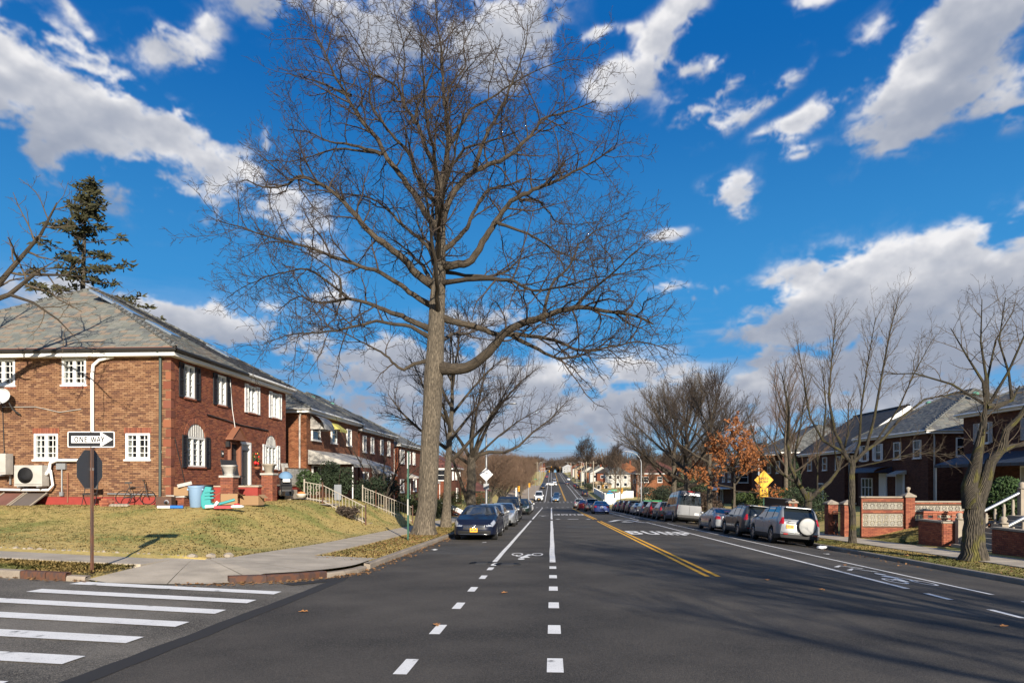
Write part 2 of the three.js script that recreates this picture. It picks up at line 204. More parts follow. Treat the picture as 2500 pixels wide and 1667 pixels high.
// ---------------------------------------------------------------- terrain: z below is metres ahead of the camera (world -Z)
const PROF = [[-120, 3.2], [-60, 1.7], [0, 0], [53, -1.5], [100, -2.82], [128, -3.6], [147, -3.93], [166, -3.95], [196, -3.4], [260, -2.1], [343, -0.55], [500, 3.6], [646, 7.5], [700, 8.1], [780, 7.6], [1000, 3], [2600, -10]];
function curve(tab, z) {
  let k = 0; while (k < tab.length - 2 && z > tab[k + 1][0]) k++;
  const [x0, y0] = tab[k], [x1, y1] = tab[k + 1], t = clamp((z - x0) / (x1 - x0)), d = x1 - x0;
  const m = (j) => j <= 0 || j >= tab.length - 1 ? (j <= 0 ? (tab[1][1] - tab[0][1]) / (tab[1][0] - tab[0][0]) : (tab[j][1] - tab[j - 1][1]) / (tab[j][0] - tab[j - 1][0])) : (tab[j + 1][1] - tab[j - 1][1]) / (tab[j + 1][0] - tab[j - 1][0]);
  const t2 = t * t, t3 = t2 * t; return (2 * t3 - 3 * t2 + 1) * y0 + (t3 - 2 * t2 + t) * d * m(k) + (-2 * t3 + 3 * t2) * y1 + (t3 - t2) * d * m(k + 1);
}
const prof = (z) => curve(PROF, z);
const KL = -4.46, KR = 11.66, CROSS = 12.3, RAD = 4;     // kerb lines, cross street's far kerb, corner radius
const hump = (z) => Math.abs(z - 53.6) < 2.1 ? 0.085 * Math.cos((z - 53.6) / 2.1 * Math.PI / 2) ** 2 : 0;
function roadY(X, z) { let y = prof(z) + hump(z); if (X > 4) y -= 0.0066 * (Math.min(X, KR) - 4) ** 2; if (X < KL) y += 0.04 * Math.min(60, KL - X); return y; }
const sideL = (X, z) => prof(z) + 0.14 + lerp(0.04, 0.012, sstep(15, 24, z)) * Math.min(60, KL - X);
const PAD = [[10, 0.2], [20, 0.5], [25, 0.7], [39, 0.64], [42.5, -0.06], [52, -0.14], [55, -0.42], [64, -0.46], [68, -1.0], [80, -1.25], [100, -2.0], [128, -2.9], [147, -3.1], [166, -3.1], [196, -2.5], [260, -1.2], [343, 0.4], [500, 4.5], [646, 8.4], [700, 9], [780, 8.5], [1000, 4], [2600, -10]];
function lawnL(X, z) { const tX = sstep(0, 1, (-7.8 - X) / 4.2), tZ = clamp((z - 15.6) / 8.5); return lerp(sideL(X, z), curve(PAD, z), Math.min(tX, sstep(-0.35, 1.05, tZ))) + (fbm2(X * 0.5, z * 0.5, 3) - 0.5) * 0.07; }
const sideR = (X, z) => roadY(KR, z) + 0.14 + 0.02 * (X - KR);
const lawnR = (X, z) => sideR(Math.min(X, 15), z) + 0.85 * sstep(15, 19.5, X) + 0.4 * sstep(20, 27, X) + (fbm2(X * 0.5, z * 0.5, 3) - 0.5) * 0.06;
const inBlockL = (X, z) => X < KL && z > CROSS && !(X > KL - RAD && z < CROSS + RAD && Math.hypot(X - (KL - RAD), z - (CROSS + RAD)) > RAD);
function groundY(X, z) {                                // what one stands on
  if (X >= KL && X <= KR) return roadY(X, z);
  if (X > KR) return X < 15 ? sideR(X, z) : lawnR(X, z);
  if (!inBlockL(X, z)) return roadY(X, z);
  return X > -7.8 || z < 15.5 ? sideL(X, z) : lawnL(X, z);
}
const at = (X, z, up = 0) => [X, groundY(X, z) + up, -z];
function sheet(xs, zs, f, name, m, parent, kind) {      // a grid surface
  const b = new MB(), nx = xs.length;
  for (const z of zs) for (const X of xs) { const y = f(X, z), e = 0.2, dx = (f(X + e, z) - f(X - e, z)) / (2 * e), dz = (f(X, z + e) - f(X, z - e)) / (2 * e), l = Math.hypot(dx, 1, dz); b.v(X, y, -z, -dx / l, 1 / l, dz / l, X, z); }
  for (let j = 0; j < zs.length - 1; j++) for (let i = 0; i < nx - 1; i++) { const a = j * nx + i, c = a + nx; b.i.push(a, a + 1, c, a + 1, c + 1, c); }
  const o = b.to(name, m, parent); if (kind) o.userData.kind = kind; return o;
}
const range = (a, b, s) => { const r = []; const n = Math.max(1, Math.round((b - a) / s)); for (let i = 0; i <= n; i++) r.push(a + (b - a) * i / n); return r; };
const ZFAR = [...range(60, 200, 4), ...range(210, 760, 12), ...range(800, 2500, 100)];
{ // the ground: one sheet from behind the camera to beyond the crest, lying just under roads and pavements
  const xs = [...range(-900, -100, 50), ...range(-90, -32, 4), ...range(-31, -3, 0.5), ...range(-2, 11, 2), ...range(11.5, 32, 0.5), ...range(34, 90, 4), ...range(100, 900, 50)], zs = [...range(-120, 8, 4), ...range(8.5, 59.5, 0.5), ...ZFAR];
  const g = sheet(xs, zs, (X, z) => { const far = sstep(60, 300, Math.abs(X)) * 6 * (fbm2(X * 0.01, z * 0.01, 3) - 0.4);
    if (X > KL - 0.3 && X < KR + 0.3) return roadY(clamp(X, KL, KR), z) - 0.2;
    if (X >= KR + 0.3) return (X > 15.2 ? lawnR(X, z) : sideR(X, z) - 0.012) + far;
    if (z < CROSS + 0.4 || (z < 15.35 && X > -8.75) || (X > -7.7 && z < 17.2)) return roadY(X, z) - 0.2; if (!inBlockL(X, z) || !inBlockL(X + 0.4, z - 0.4)) return roadY(X, z) - 0.2;
    return (X > -7.8 || z < 15.5 ? sideL(X, z) - 0.012 : lawnL(X, z)) + far; }, 'ground', M.grass, scene, 'structure');
}
// roads
const road = thing('main_road'); road.userData = { kind: 'structure' };
const xsRoad = [...range(KL, 4, 1.4), ...range(4.6, KR, 0.6)];
sheet(xsRoad, [...range(-60, 50, 2), ...range(50.25, 57, 0.25), ...range(58, 200, 3), ...range(206, 780, 8)], (X, z) => roadY(X, z), 'asphalt_surface', M.asphalt, road);
const street = thing('side_street'); street.userData = { kind: 'structure' };
{ // side street, its mouth rounded by the corner
  const b = new MB(), edge = [], up = (X, z) => roadY(X, z) - 0.006;
  for (const X of [...range(-80, -24, 4), ...range(-23, KL - RAD, 1)]) edge.push([X, CROSS]);
  for (let k = 1; k <= 12; k++) { const a = k / 12 * Math.PI / 2; edge.push([KL - RAD + Math.sin(a) * RAD, CROSS + RAD - Math.cos(a) * RAD]); }
  for (let k = 0; k < edge.length - 1; k++) { const [xa, za] = edge[k], [xb, zb] = edge[k + 1], n = 10; for (let j = 0; j < n; j++) { const q = (x, z, t) => { const zz = lerp(-9, z, t); return [x, up(x, zz), -zz]; }; b.quad(q(xa, za, j / n), q(xb, zb, j / n), q(xb, zb, (j + 1) / n), q(xa, za, (j + 1) / n)); } }
  for (let k = 0; k < b.n.length; k += 3) { if (b.n[k + 1] < 0) { b.n[k] *= -1; b.n[k + 1] *= -1; b.n[k + 2] *= -1; } }
  b.to('asphalt_surface', M.asphaltOld, street);
}
const drape = (g, f) => { const p = g.attributes.position, n = g.attributes.normal; for (let k = 0; k < p.count; k++) { const [x, y, z] = f(p.getX(k), p.getY(k), p.getZ(k)); p.setXYZ(k, x, y, z); n.setXYZ(k, 0, 1, 0); } return g; };
function strip(name, pts, w, m, lift = 0.006, parent = road, wob = 0) { // a painted line along [X, z] points
  const b = new MB(), r = rngOf(pts.length * 97 + Math.round(pts[0][1] * 13)); let L = null, n = 0;
  for (let k = 0; k < pts.length; k++) {
    const [x0, z0] = pts[Math.max(0, k - 1)], [x1, z1] = pts[Math.min(pts.length - 1, k + 1)], l = Math.hypot(x1 - x0, z1 - z0), nx = (z1 - z0) / l, nz = -(x1 - x0) / l, j = (r() - 0.5) * wob, [X, z] = pts[k];
    const a = [X - nx * w / 2 + j, z - nz * w / 2], c = [X + nx * w / 2 + j, z + nz * w / 2];
    const i = b.v(a[0], roadY(...a) + lift, -a[1], 0, 1, 0, ...a); b.v(c[0], roadY(...c) + lift, -c[1], 0, 1, 0, ...c);
    if (k) b.i.push(i - 2, i - 1, i, i - 1, i + 1, i);
  }
  return b.to(name, m, parent);
}
const line = (X, z0, z1, s = 1.5) => range(z0, z1, s).map((z) => [X, z]);
// lane lines, with the gap over the speed hump
for (const [z0, z1] of [[18.6, 52.2], [55.4, 121], [168, 640]]) { strip('lane_line', line(-1.55, z0, z1), 0.13, M.paint, 0.006, road, 0.015); strip('lane_line', line(0.03, z0, z1), 0.16, M.paint, 0.006, road, 0.02); }
for (const [z0, z1] of [[15.5, 52], [55.6, 119], [172, 640]]) { strip('yellow_centre_line', line(3.49, z0, z1), 0.11, M.yellow); strip('yellow_centre_line', line(3.73, z0, z1), 0.11, M.yellow); }
for (const [z0, z1] of [[14.2, 51.8], [55.6, 119], [172, 640]]) { strip('lane_line', line(7.17, z0, z1), 0.13, M.paint); strip('lane_line', line(8.7, z0 - 0.2, z1), 0.11, M.paint); }
for (const z of [7.0, 9.0, 11.0, 13.0, 15.0, 16.8, 17.9]) strip('dash', [[-1.5, z - 0.32], [-1.5, z], [-1.5, z + 0.32]], 0.14, M.paint);
for (const z of [5.1, 7.15, 9.1, 11.15, 13.2, 15.2, 17.2]) strip('dash', [[0.04, z - 0.3], [0.04, z], [0.04, z + 0.3]], 0.17, M.paint);
for (const [X, z] of [[7.17, 13.1], [7.17, 11.2], [8.7, 12.7]]) strip('dash', [[X, z - 0.4], [X, z + 0.4]], 0.12, M.paint);
for (const z of [123, 128, 164, 168.5]) for (let k = 0; k < 14; k++) strip('dash', [[-3.6 + k * 0.95, z - 0.35], [-3.6 + k * 0.95, z + 0.35]], 0.42, M.paint, 0.012);
for (let k = 0; k < 7; k++) { const z = 12.1 - k * 1.03, b = strip('crosswalk_stripe', [[-8.75, z], [-7.5, z], [-6.2, z], [-4.95 - k * 0.02, z]], 0.36, M.paint, 0.006, street); }
// tar seam between the two pavings and its ragged cracks
{ const r = rngOf(9), pts = []; for (let z = -8; z <= 13.6; z += 0.4) pts.push([KL - 0.02 + (r() - 0.5) * 0.05, z]); pts.push([-4.5, 14.2], [-4.62, 14.9], [-4.72, 15.4]); strip('tar_seam', pts, 0.26, M.tar, 0.005, road);
  for (const [p, w] of [[[[-5.2, 13.2], [-4.8, 13.9], [-4.55, 14.5]], 0.3]]) strip('tar_seam', p, w, M.tar, 0.007, road);
  strip('tar_joint', [[-4.3, 51.1], [0, 51.2], [6, 51.1], [11.4, 51.2]], 0.35, M.patch, 0.004); strip('tar_joint', [[-4.2, 57.2], [3, 57.3], [11.4, 57.1]], 0.25, M.patch, 0.004); }
{ const r = rngOf(19), dark = mat(0.05, 0.048, 0.045, 0.85);          // cracks, sealed and open, and a few cut patches
  for (let k = 0; k < 14; k++) { let X = KL + 0.5 + r() * 15, z = 16 + r() * r() * 60, a = r() < 0.6 ? (r() - 0.5) * 0.5 : 1.57 + (r() - 0.5) * 0.6; const p = [[X, z]]; for (let j = 0; j < 8 + r() * 10; j++) { a += (r() - 0.5) * 0.7; X = clamp(X + Math.sin(a) * 0.28, KL + 0.1, KR - 0.1); z += Math.cos(a) * 0.28; p.push([X, z]); } strip('crack', p, 0.008 + r() * 0.012, k % 3 ? dark : M.tar, 0.0045); }
  for (const [x0, x1, z0, z1] of [[-3.9, -2.2, 21, 24.5], [4.6, 6.3, 24, 27.2], [9.4, 11, 18, 21], [0.9, 2.4, 40, 44]]) { const q = []; for (const [x, z] of [[x0, z0], [x1, z0], [x1, z1], [x0, z1]]) q.push([x + (r() - 0.5) * 0.1, z + (r() - 0.5) * 0.1]); polyMark('asphalt_patch', q, road, M.patch2 ??= mat(0.085, 0.08, 0.074, 0.9, { map: T.asphalt, bumpMap: T.asphaltBump, bumpScale: 0.004 }), 0.0035); } }
function ringMark(cx, cz, rx, rz, w, name, parent = road) { const b = new MB(), n = 28; for (let k = 0; k <= n; k++) { const a = k / n * 6.28319, c = Math.cos(a), s = Math.sin(a); const p = [cx + c * (rx - w), cz + s * (rz - w * 2.4)], q = [cx + c * rx, cz + s * rz]; const i = b.v(p[0], roadY(...p) + 0.007, -p[1], 0, 1, 0, ...p); b.v(q[0], roadY(...q) + 0.007, -q[1], 0, 1, 0, ...q); if (k) b.i.push(i - 2, i - 1, i, i - 1, i + 1, i); } return b.to(name, M.paint, parent); }
function polyMark(name, pts, parent = road, m = M.paint, lift = 0.007) { const g = new THREE.ShapeGeometry(new THREE.Shape(pts.map((p) => new THREE.Vector2(...p)))); drape(g, (x, z) => [x, roadY(x, z) + lift, -z]); return mesh(name, g, m, parent); }
function bikeMark(cx, cz, dir) {                         // cyclist symbol, drawn for the traffic heading along dir
  const m = (x, z) => [cx + x * dir, cz + z * dir], tube = (p, w) => strip('bicycle_symbol', p.map((q) => m(...q)), w, M.paint, 0.0075);
  ringMark(cx - 0.31, cz - 0.55 * dir, 0.18, 0.5, 0.05, 'bicycle_symbol'); ringMark(cx + 0.31, cz - 0.55 * dir, 0.18, 0.5, 0.05, 'bicycle_symbol');
  polyMark('bicycle_symbol', [[-0.16, -0.5], [-0.02, -0.62], [0.12, 0.2], [0.2, 0.3], [0.14, 0.75], [-0.12, 0.55], [-0.02, 0.1]].map((q) => m(...q)));
  polyMark('bicycle_symbol', range(0, 6, 0.5).map((a) => m(0.12 + Math.cos(a) * 0.1, 1.05 + Math.sin(a) * 0.24)));
  tube([[0.1, 0.5], [0.3, 0.1], [0.32, -0.3]], 0.06); tube([[-0.3, -0.4], [-0.08, -0.1]], 0.05);
}
bikeMark(-0.74, 20.6, -1); bikeMark(7.95, 16.2, 1); bikeMark(-0.74, 67, -1); bikeMark(7.95, 66, 1);
for (let k = 0; k < 2; k++) strip('bicycle_symbol', [[7.6, 17.9 + k * 0.8], [7.95, 18.5 + k * 0.8], [8.3, 17.9 + k * 0.8]], 0.12, M.paint);
{ // BUMP lettering for each direction, and the hump arrows
  const letters = (cx, cz, dir) => { for (const [k, ch] of [...'BUMP'].entries()) { const g = textGeo(ch, 1); g.computeBoundingBox(); const bb = g.boundingBox, sx = 0.66 / (bb.max.x - bb.min.x), sz = 3.4 / (bb.max.y - bb.min.y), off = (k - 1.5) * 0.83; const p = g.toNonIndexed(); p.computeVertexNormals(); drape(p, (x, y) => { const X = cx + (off + x * sx) * dir, z = cz + y * sz * dir; return [X, roadY(X, z) + 0.0085, -z]; }); mesh('bump_lettering', p, M.paint, road); } };
  letters(5.45, 35, 1); letters(1.8, 72, -1);
  for (const [cx, cz, d] of [[5.6, 51.3, 1], [1.8, 56.2, -1]]) { strip('hump_arrow', range(-1, 1, 0.1).map((t) => [cx + t * 1.35, cz + d * (1.9 - t * t * 2.6)]), 0.3, M.paint, 0.009); polyMark('hump_arrow', [[cx - 0.5, cz - 0.7 * d], [cx + 0.5, cz - 0.7 * d], [cx + 0.2, cz + 0.4 * d], [cx, cz + 0.7 * d], [cx - 0.2, cz + 0.4 * d]], road, M.paint, 0.009); }
}
{ // manhole covers
  for (const [X, z, r, d] of [[-1.15, 17.9, 0.36, 0], [-1.86, 18.2, 0.34, 1]]) { const t = tag(thing('manhole_cover', d ? 'worn round manhole cover beside the bike lane line' : 'black round manhole cover in the bike lane near the cyclist symbol', 'manhole cover', [X, roadY(X, z) + 0.004, -z])); new MB().tube([[0, 0, 0], [0, 0.006, 0]], [r, r - 0.01], 24).to('lid', d ? M.patch : M.tar, t); const q = new MB(); for (let k = 0; k < 6; k++) q.cbox(0, 0.0075, -r * 0.7 + k * r * 0.28, r * 0.9, 0.003, 0.03); q.to('lid_rib', M.dark, t); }
}
// ---------------------------------------------------------------- kerbs, pavements, corner ramp
function kerbRun(pts, inward, m, name = 'kerb', h = 0.14) { // kerbstones along [X, z] points, inward = sign of the pavement side
  for (let k = 0; k < pts.length - 1; k++) { const [xa, za] = pts[k], [xb, zb] = pts[k + 1], l = Math.hypot(xb - xa, zb - za), nx = (zb - za) / l * inward, nz = -(xb - xa) / l * inward, g = 0.006 / l, b = new MB();
    const P = (x, z, o, y) => [x + nx * o, roadY(x, z) + y, -(z + nz * o)], A = [lerp(xa, xb, g), lerp(za, zb, g)], B = [lerp(xb, xa, g), lerp(zb, za, g)], c = inward < 0;
    const prof_ = [[0, -0.15], [0, h - 0.03], [0.025, h], [0.16, h + 0.004], [0.16, -0.15]];
    for (let j = 0; j < 4; j++) { const [o0, y0] = prof_[j], [o1, y1] = prof_[j + 1], q = [P(...A, o0, y0), P(...B, o0, y0), P(...B, o1, y1), P(...A, o1, y1)]; c ? b.quad(...q) : b.quad(q[3], q[2], q[1], q[0]); }
    for (const [q, w] of [[A, 1], [B, 0]]) { const f = [P(...q, 0, -0.15), P(...q, 0, h - 0.03), P(...q, 0.16, h), P(...q, 0.16, -0.15)]; w ^ c ? b.quad(...f) : b.quad(f[3], f[2], f[1], f[0]); }
    b.to('kerbstone', m, kerbs); }
}
const kerbs = thing('kerb'); kerbs.userData = { kind: 'structure' };
kerbRun(range(16.6, 118, 2.4).map((z) => [KL, z]), -1, M.kerb);
kerbRun(range(-20, 118, 2.6).map((z) => [KR, z]), 1, M.kerb); kerbRun(range(170, 520, 10).map((z) => [KR, z]), 1, M.kerb); kerbRun(range(170, 520, 10).map((z) => [KL, z]), -1, M.kerb);
kerbRun(range(-40, -10.0, 2.2).map((X) => [X, CROSS]), -1, M.kerb);
const arc = (a) => [KL - RAD + Math.sin(a) * RAD, CROSS + RAD - Math.cos(a) * RAD];
kerbRun([[-10.0, CROSS], [-9.5, CROSS], [-9.1, CROSS]], -1, M.steel); kerbRun([[-9.1, CROSS], [-8.72, CROSS]], -1, M.kerb, 'kerb', 0.09);
kerbRun(range(0.58, 1.12, 0.18).map(arc), -1, M.steel); kerbRun(range(1.12, 1.57, 0.15).map(arc), -1, M.kerb, 'kerb', 0.1);
const pave = thing('pavement'); pave.userData = { kind: 'structure' };
function flag(x0, x1, z0, z1, f, nx = 2, nz = 2, lift = 0.0) { const b = new MB(), g = 0.008; const X = range(x0 + g, x1 - g, (x1 - x0) / nx), Z = range(z0 + g, z1 - g, (z1 - z0) / nz), y = (x, z) => f(x, z) + lift;
  for (let i = 0; i < X.length - 1; i++) for (let j = 0; j < Z.length - 1; j++) b.quad([X[i], y(X[i], Z[j]), -Z[j]], [X[i + 1], y(X[i + 1], Z[j]), -Z[j]], [X[i + 1], y(X[i + 1], Z[j + 1]), -Z[j + 1]], [X[i], y(X[i], Z[j + 1]), -Z[j + 1]]);
  const e = (xa, za, xb, zb) => b.quad([xa, y(xa, za) - 0.08, -za], [xb, y(xb, zb) - 0.08, -zb], [xb, y(xb, zb), -zb], [xa, y(xa, za), -za]); e(X[0], Z[0], X.at(-1), Z[0]); e(X.at(-1), Z[0], X.at(-1), Z.at(-1)); e(X[0], Z.at(-1), X[0], Z[0]);
  b.to('paving_slab', M.concrete, pave); }
for (let z = 18.2; z < 118; z += 1.55) flag(-7.8, -6.3, z, z + 1.55, sideL, 1, 1, 0.02);
for (let X = -35.9; X < -8.8; X += 1.6) flag(X, X + 1.6, 14.0, 15.5, sideL, 1, 1, 0.02);
for (let z = -6; z < 118; z += 1.55) flag(13.4, 14.9, z, z + 1.55, sideR, 1, 1, 0.02);
{ // the corner: a fan of slabs round the kerb, dropping to the street at the ramp
  const inner = (a) => [KL - RAD - 0.2 + Math.sin(a) * 0.9 * 0.8, CROSS + RAD + 0.6 - Math.cos(a) * 2.2], A = range(-0.05, 1.75, 0.36), ramp = (a) => sstep(0.5, 0.25, Math.abs(a - 0.28)) ;
  for (let k = 0; k < A.length - 1; k++) { const b = new MB(); for (let j = 0; j < 6; j++) { const q = (a, t) => { const f_ = 0.165 * (1 - ramp(a)) - 0.01, o = a < 0 ? [KL - RAD + a * 5, CROSS + f_] : a > 1.5708 ? [KL - 0.165, CROSS + RAD + (a - 1.5708) * 8] : [KL - RAD + Math.sin(a) * (RAD - f_), CROSS + RAD - Math.cos(a) * (RAD - f_)], i = a < 0 ? [KL - RAD + a * 5, 15.5] : a > 1.5708 ? [-7.8, CROSS + RAD + (a - 1.5708) * 8] : [lerp(-8.46, -7.8, sm(a / 1.5708)), lerp(15.5, 16.3, sm(a / 1.5708))]; const x = lerp(o[0], i[0], t), z = lerp(o[1], i[1], t); return [x, lerp(sideL(x, z) + 0.022, roadY(x, z) + 0.008, ramp(a) * (1 - t) ** 1.4), -z]; }; for (let i = 0; i < 4; i++) { const a0 = lerp(A[k] + 0.002, A[k + 1] - 0.002, i / 4), a1 = lerp(A[k] + 0.002, A[k + 1] - 0.002, (i + 1) / 4); b.quad(q(a0, j / 6), q(a1, j / 6), q(a1, (j + 1) / 6), q(a0, (j + 1) / 6)); } }
    for (let i = 0; i < b.n.length; i += 3) if (b.n[i + 1] < 0) { b.n[i] *= -1; b.n[i + 1] *= -1; b.n[i + 2] *= -1; }
    b.to('paving_slab', M.concrete, pave); }
  for (const [x0, x1, z0, z1] of [[-7.8, -6.3, 17.75, 18.2]]) flag(x0, x1, z0, z1, sideL, 1, 1, 0.02);
}
// grass in blades: lawn of the corner house, verges, the yards opposite
{
  const blade = new MB(), r = rngOf(31); for (let k = 0; k < 6; k++) { const a = r() * 6.28, l = 0.014 + r() * 0.016, x = (r() - 0.5) * 0.09, z = (r() - 0.5) * 0.09, dx = Math.cos(a), dz = Math.sin(a), w = 0.006; blade.tri([x - dz * w, 0, z + dx * w], [x + dz * w, 0, z - dx * w], [x + dx * l * 0.9, l, z + dz * l * 0.9]); }
  const g = blade.geo(); for (let k = 0; k < g.attributes.normal.count; k++) g.attributes.normal.setXYZ(k, 0, 1, 0);
  const spots = [], zone = (x0, x1, z0, z1, n, ok) => { for (let k = 0; k < n; k++) { const X = x0 + r() * (x1 - x0), z = z0 + r() * (z1 - z0); if (!ok || ok(X, z)) spots.push([X, z]); } };
  zone(-26, -7.8, 15.6, 26, 20000); zone(-14.5, -7.85, 26, 40, 6000); zone(-6.25, -4.65, 16.8, 60, 9000); zone(-24, -8.75, 12.5, 13.97, 13000, (X, z) => fbm2(X * 1.3, z * 1.3) > 0.4); zone(11.9, 13.35, 14, 60, 9000); zone(15.1, 19, 29.5, 34.3, 9000);
  const inst = new THREE.InstancedMesh(g, mat(1, 1, 1, 0.95, { side: THREE.DoubleSide }), spots.length), m4 = new THREE.Matrix4(), col = new THREE.Color();
  spots.forEach(([X, z], k) => { const s = 0.7 + r() * 0.9, gr = X > 0 || (X < -10 && z < 14); const t = clamp((fbm2(X * 0.35 + 3, z * 0.35, 4) - (gr ? 0.38 : 0.5)) * 6 + (r() - 0.5) * 0.5), q = 0.7 + r() * 0.55; m4.makeRotationY(r() * 6.28).scale(new THREE.Vector3(s, s, s)).setPosition(X, groundY(X, z) - 0.008, -z); inst.setMatrixAt(k, m4); inst.setColorAt(k, col.setRGB(lerp(0.66, 0.24, t) * q, lerp(0.47, 0.25, t) * q, lerp(0.165, 0.065, t) * q)); });
  inst.name = 'lawn_grass'; inst.castShadow = inst.receiveShadow = true; tag(inst, 'short winter grass, straw and dull green, on lawn and verges', 'grass', null, 'stuff'); scene.add(inst);
}
{ // dry leaves: loose ones on the road, drifts along the kerb
  const r = rngOf(41), s = new THREE.Shape([[0, 0], [0.03, 0.02], [0.02, 0.05], [0.045, 0.07], [0.015, 0.1], [0, 0.13], [-0.02, 0.095], [-0.045, 0.075], [-0.02, 0.045], [-0.03, 0.02]].map((p) => new THREE.Vector2(...p))), g = new THREE.ExtrudeGeometry(s, { depth: 0.004, bevelEnabled: false }); g.rotateX(-Math.PI / 2);
  { const p = g.attributes.position; for (let k = 0; k < p.count; k++) p.setY(k, p.getY(k) + Math.abs(p.getX(k)) * 0.5 + 0.1 * (p.getZ(k) + 0.06) ** 2 * 20); g.computeVertexNormals(); }
  const spots = []; for (let k = 0; k < 900; k++) { const a = r(); spots.push(a < 0.5 ? [-24 + r() * 15.4, CROSS - r() ** 2 * 0.35] : a < 0.75 ? (() => { const q = arc(0.35 + r() * 1.2), o = 1 + r() ** 2 * 0.1; return [KL - RAD + (q[0] - KL + RAD) * o, CROSS + RAD + (q[1] - CROSS - RAD) * o]; })() : [KL + r() ** 2 * 0.4, 16.5 + r() * 14]); }
  for (let k = 0; k < 260; k++) spots.push([KR - r() ** 2 * 1.2, 20 + r() * 40]); for (let k = 0; k < 500; k++) spots.push([-6.2 + r() * 1.6, 17 + r() * 14]); for (let k = 0; k < 200; k++) spots.push([11.9 + r() * 1.4, 18 + r() * 30]);
  const inst = new THREE.InstancedMesh(g, mat(1, 1, 1, 0.9, { side: THREE.DoubleSide }), spots.length), m4 = new THREE.Matrix4(), col = new THREE.Color();
  spots.forEach(([X, z], k) => { const q = 0.35 + r() * 0.4, c = 0.5 + r() * 0.7; m4.makeRotationFromEuler(new THREE.Euler((r() - 0.5) * 0.9, r() * 6.28, (r() - 0.5) * 0.9)).scale(V(q, q, q)).setPosition(X, groundY(X, z) + 0.008 + r() * 0.012, -z); inst.setMatrixAt(k, m4); inst.setColorAt(k, col.setRGB(0.22 * c, 0.115 * c, 0.045 * c)); });
  inst.name = 'leaf_litter'; inst.castShadow = inst.receiveShadow = true; tag(inst, 'dry brown leaves gathered along the kerbs and verge', 'leaf litter', null, 'stuff'); scene.add(inst);
  for (const [X, z] of [[-3.7, 10.2], [-1.6, 9.3], [4.6, 14.9], [-0.9, 12.4], [6.2, 9.8], [5.2, 13.3], [8.2, 19.5]]) { const o = mesh('fallen_leaf', g, M.leafDry); o.position.set(X, roadY(X, z) + 0.012, -z); o.rotation.y = r() * 6; o.scale.setScalar(1.1); tag(o, 'single curled brown leaf lying on the dark asphalt', 'leaf', 'leaves lying on the road'); }
}
console.log('ground');
// ---------------------------------------------------------------- brick walls, windows, roofs
const EYE = 0;
function brickCourse(w, h, opens, r, o = {}) {          // bricks of a running bond as [x0, y0, x1, y1, shade]
  const bw = o.bw ?? 0.2, bh = o.bh ?? 0.058, jt = o.joint ?? 0.013, out = [], ph = bh + jt, rows = Math.floor(h / ph);
  for (let j = 0; j < rows; j++) {
    const y0 = j * ph + jt, y1 = y0 + bh; let x = j % 2 ? -bw / 2 : 0;
    while (x < w) {
      let segs = [[Math.max(0, x), Math.min(w, x + bw)]];
      for (const q of opens) if (y1 > q.y - 0.02 && y0 < q.y + q.h + 0.02) { let hw = 0; if (q.arch && y0 > q.y + q.rect) { const t = (y0 - q.y - q.rect) / (q.h - q.rect); hw = q.w / 2 * (1 - Math.sqrt(Math.max(0, 1 - t * t))); } segs = segs.flatMap(([a, b]) => { const l = q.x + hw, R = q.x + q.w - hw; return [[a, Math.min(b, l)], [Math.max(a, R), b]]; }); }
      for (const [a, b] of segs) if (b - a > 0.03) out.push([a, y0, b, y1, r()]);
      x += bw + jt;
    }
  }
  return out;
}
const brickShades = (base) => base.map((c) => new THREE.MeshStandardMaterial({ color: lin(...c), roughness: 0.92 }));
const unitBrick = new MB().box(0, 0, -0.02, 1, 1, 0).geo();
